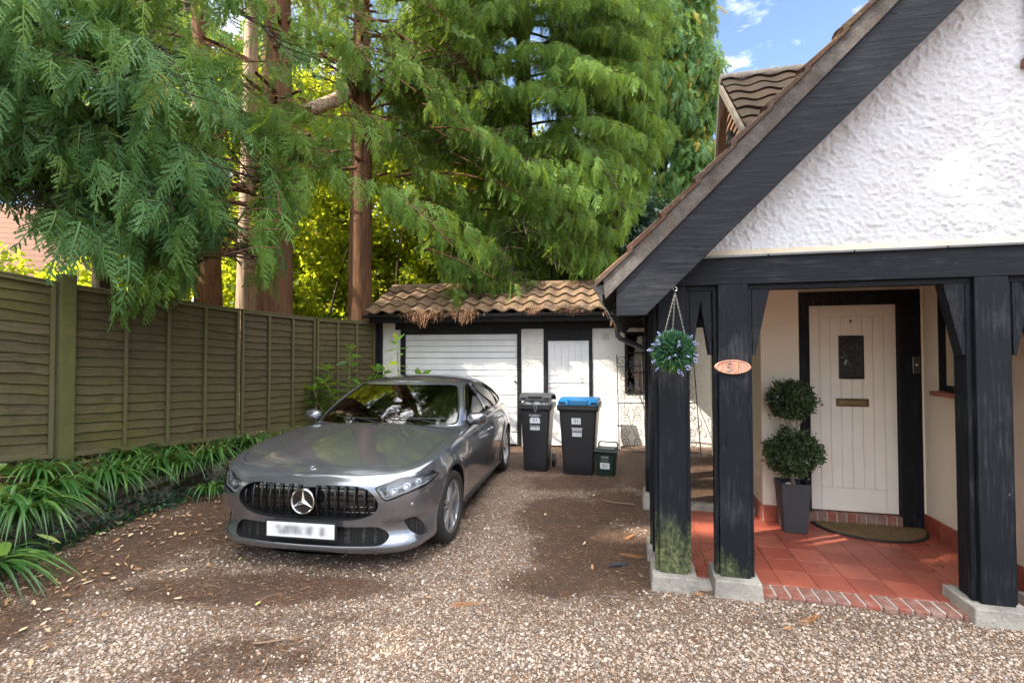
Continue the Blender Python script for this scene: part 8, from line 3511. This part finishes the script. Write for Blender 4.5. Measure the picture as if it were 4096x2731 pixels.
# ivy ground cover
n = 5200
u = NR.rand(n)
i_ = (0.20 * nE + u * 0.52 * nE).astype(int)
off = NR.rand(n) ** 1.3
ex, ey = EB[i_, 0], EB[i_, 1]
x = ex + (0.22 - 0.75 * off) + NR.randn(n) * 0.05
y = ey + NR.randn(n) * 0.1
z = np.where(x > ex, np.clip(0.30 - (x - ex) * 1.6, 0.02, 0.3) * NR.rand(n), 0.33 + 0.05 * NR.rand(n))
dd = NR.randn(n, 3) * 0.5 + np.array([0.7, -0.3, 0.3])
s_ = 0.028 + 0.022 * NR.rand(n)
g = scatter('ivy_ground_cover', leaf6_v, leaf6_f, np.stack([x, y, z], 1), frames(dd, NR.rand(n) * 6.28), np.stack([s_, s_ * 1.1, s_], 1), m_leafmat('ivy_small', [(0.0, (0.012, 0.045, 0.030)), (0.7, (0.028, 0.085, 0.050)), (0.93, (0.06, 0.14, 0.07)), (1.0, (0.16, 0.34, 0.05))], 0.15, 0.3, None, 0.5), None)
tag(g, 'dark blue green ivy creeping over the edging stones', 'ivy', kind='stuff')
# mixed low weeds and litter over the bed
n = 5200
i_ = (NR.rand(n) * (nE - 1)).astype(int)
v_ = NR.rand(n)
x = EB[i_, 0] * (1 - v_) + BB[i_, 0] * v_
y = EB[i_, 1] * (1 - v_) + BB[i_, 1] * v_ + NR.randn(n) * 0.05
z = 0.30 + (ZB[i_] - 0.30) * v_ ** 0.8 + 0.035
wk = NR.rand(n) < 0.45
g = scatter('low_weeds', leaf6_v, leaf6_f, np.stack([x, y, z], 1)[wk], frames(NR.randn(wk.sum(), 3) * 0.5 + np.array([0.3, -0.2, 0.5]), NR.rand(wk.sum()) * 6), np.repeat((0.03 + 0.04 * NR.rand(wk.sum()))[:, None], 3, 1) * np.array([1.3, 0.7, 1]), M_strap, None)
tag(g, 'low green weeds growing through the litter under the fence', 'weeds', kind='stuff')
s_ = 0.012 + 0.02 * NR.rand((~wk).sum())
g = scatter('bed_leaves', lv, lf, np.stack([x, y, z - 0.012], 1)[~wk], eul(NR.randn(len(s_)) * 0.4, NR.randn(len(s_)) * 0.4, NR.rand(len(s_)) * 6), np.repeat(s_[:, None], 3, 1), M_leaf, None, NR.rand(len(s_)) * 0.6)
tag(g, 'brown dead leaves on the bed soil under the fence', 'fallen leaves', kind='stuff')

# --- neighbour's roof far left
nb = thing('neighbour_house', 'brick tiled neighbouring house glimpsed beyond the fence at the far left', 'house', (-14.5, 13.0, 0.0), rad(18))
m = MB()
m.box(-4.0, 2.4, 0, 6, 0, 3.3)
m.build('wall', M_brick, nb)
m = MB()
t = NT('neighbour_tiles')
br = t.n('ShaderNodeTexBrick')
br.inputs['Scale'].default_value = 5.0
br.inputs['Mortar Size'].default_value = 0.015
br.inputs['Color1'].default_value = (0.16, 0.085, 0.058, 1)
br.inputs['Color2'].default_value = (0.20, 0.115, 0.080, 1)
br.inputs['Mortar'].default_value = (0.16, 0.09, 0.06, 1)
t.l(t.map((1, 1, 1)), br.inputs['Vector'])
rr_ = t.n('ShaderNodeTexWave', bands_direction='Z', wave_profile='SAW')
rr_.inputs['Scale'].default_value = 1.6
t.l(t.co(), rr_.inputs['Vector'])
t.pbr(t.mix(0.6, br.outputs['Color'], t.ramp(rr_.outputs['Fac'], [(0.0, (0.07, 0.038, 0.026)), (0.2, (0.19, 0.105, 0.075)), (1.0, (0.23, 0.135, 0.095))])), 0.85, 0.0, t.bump(rr_.outputs['Fac'], 0.02), 0.2)
m.prism([(-0.4, 3.2), (3.0, 6.3), (6.4, 3.2), (6.4, 3.35), (3.0, 6.5), (-0.4, 3.35)], -4.2, 2.6, 'x')
m.build('roof', t.mat, nb)
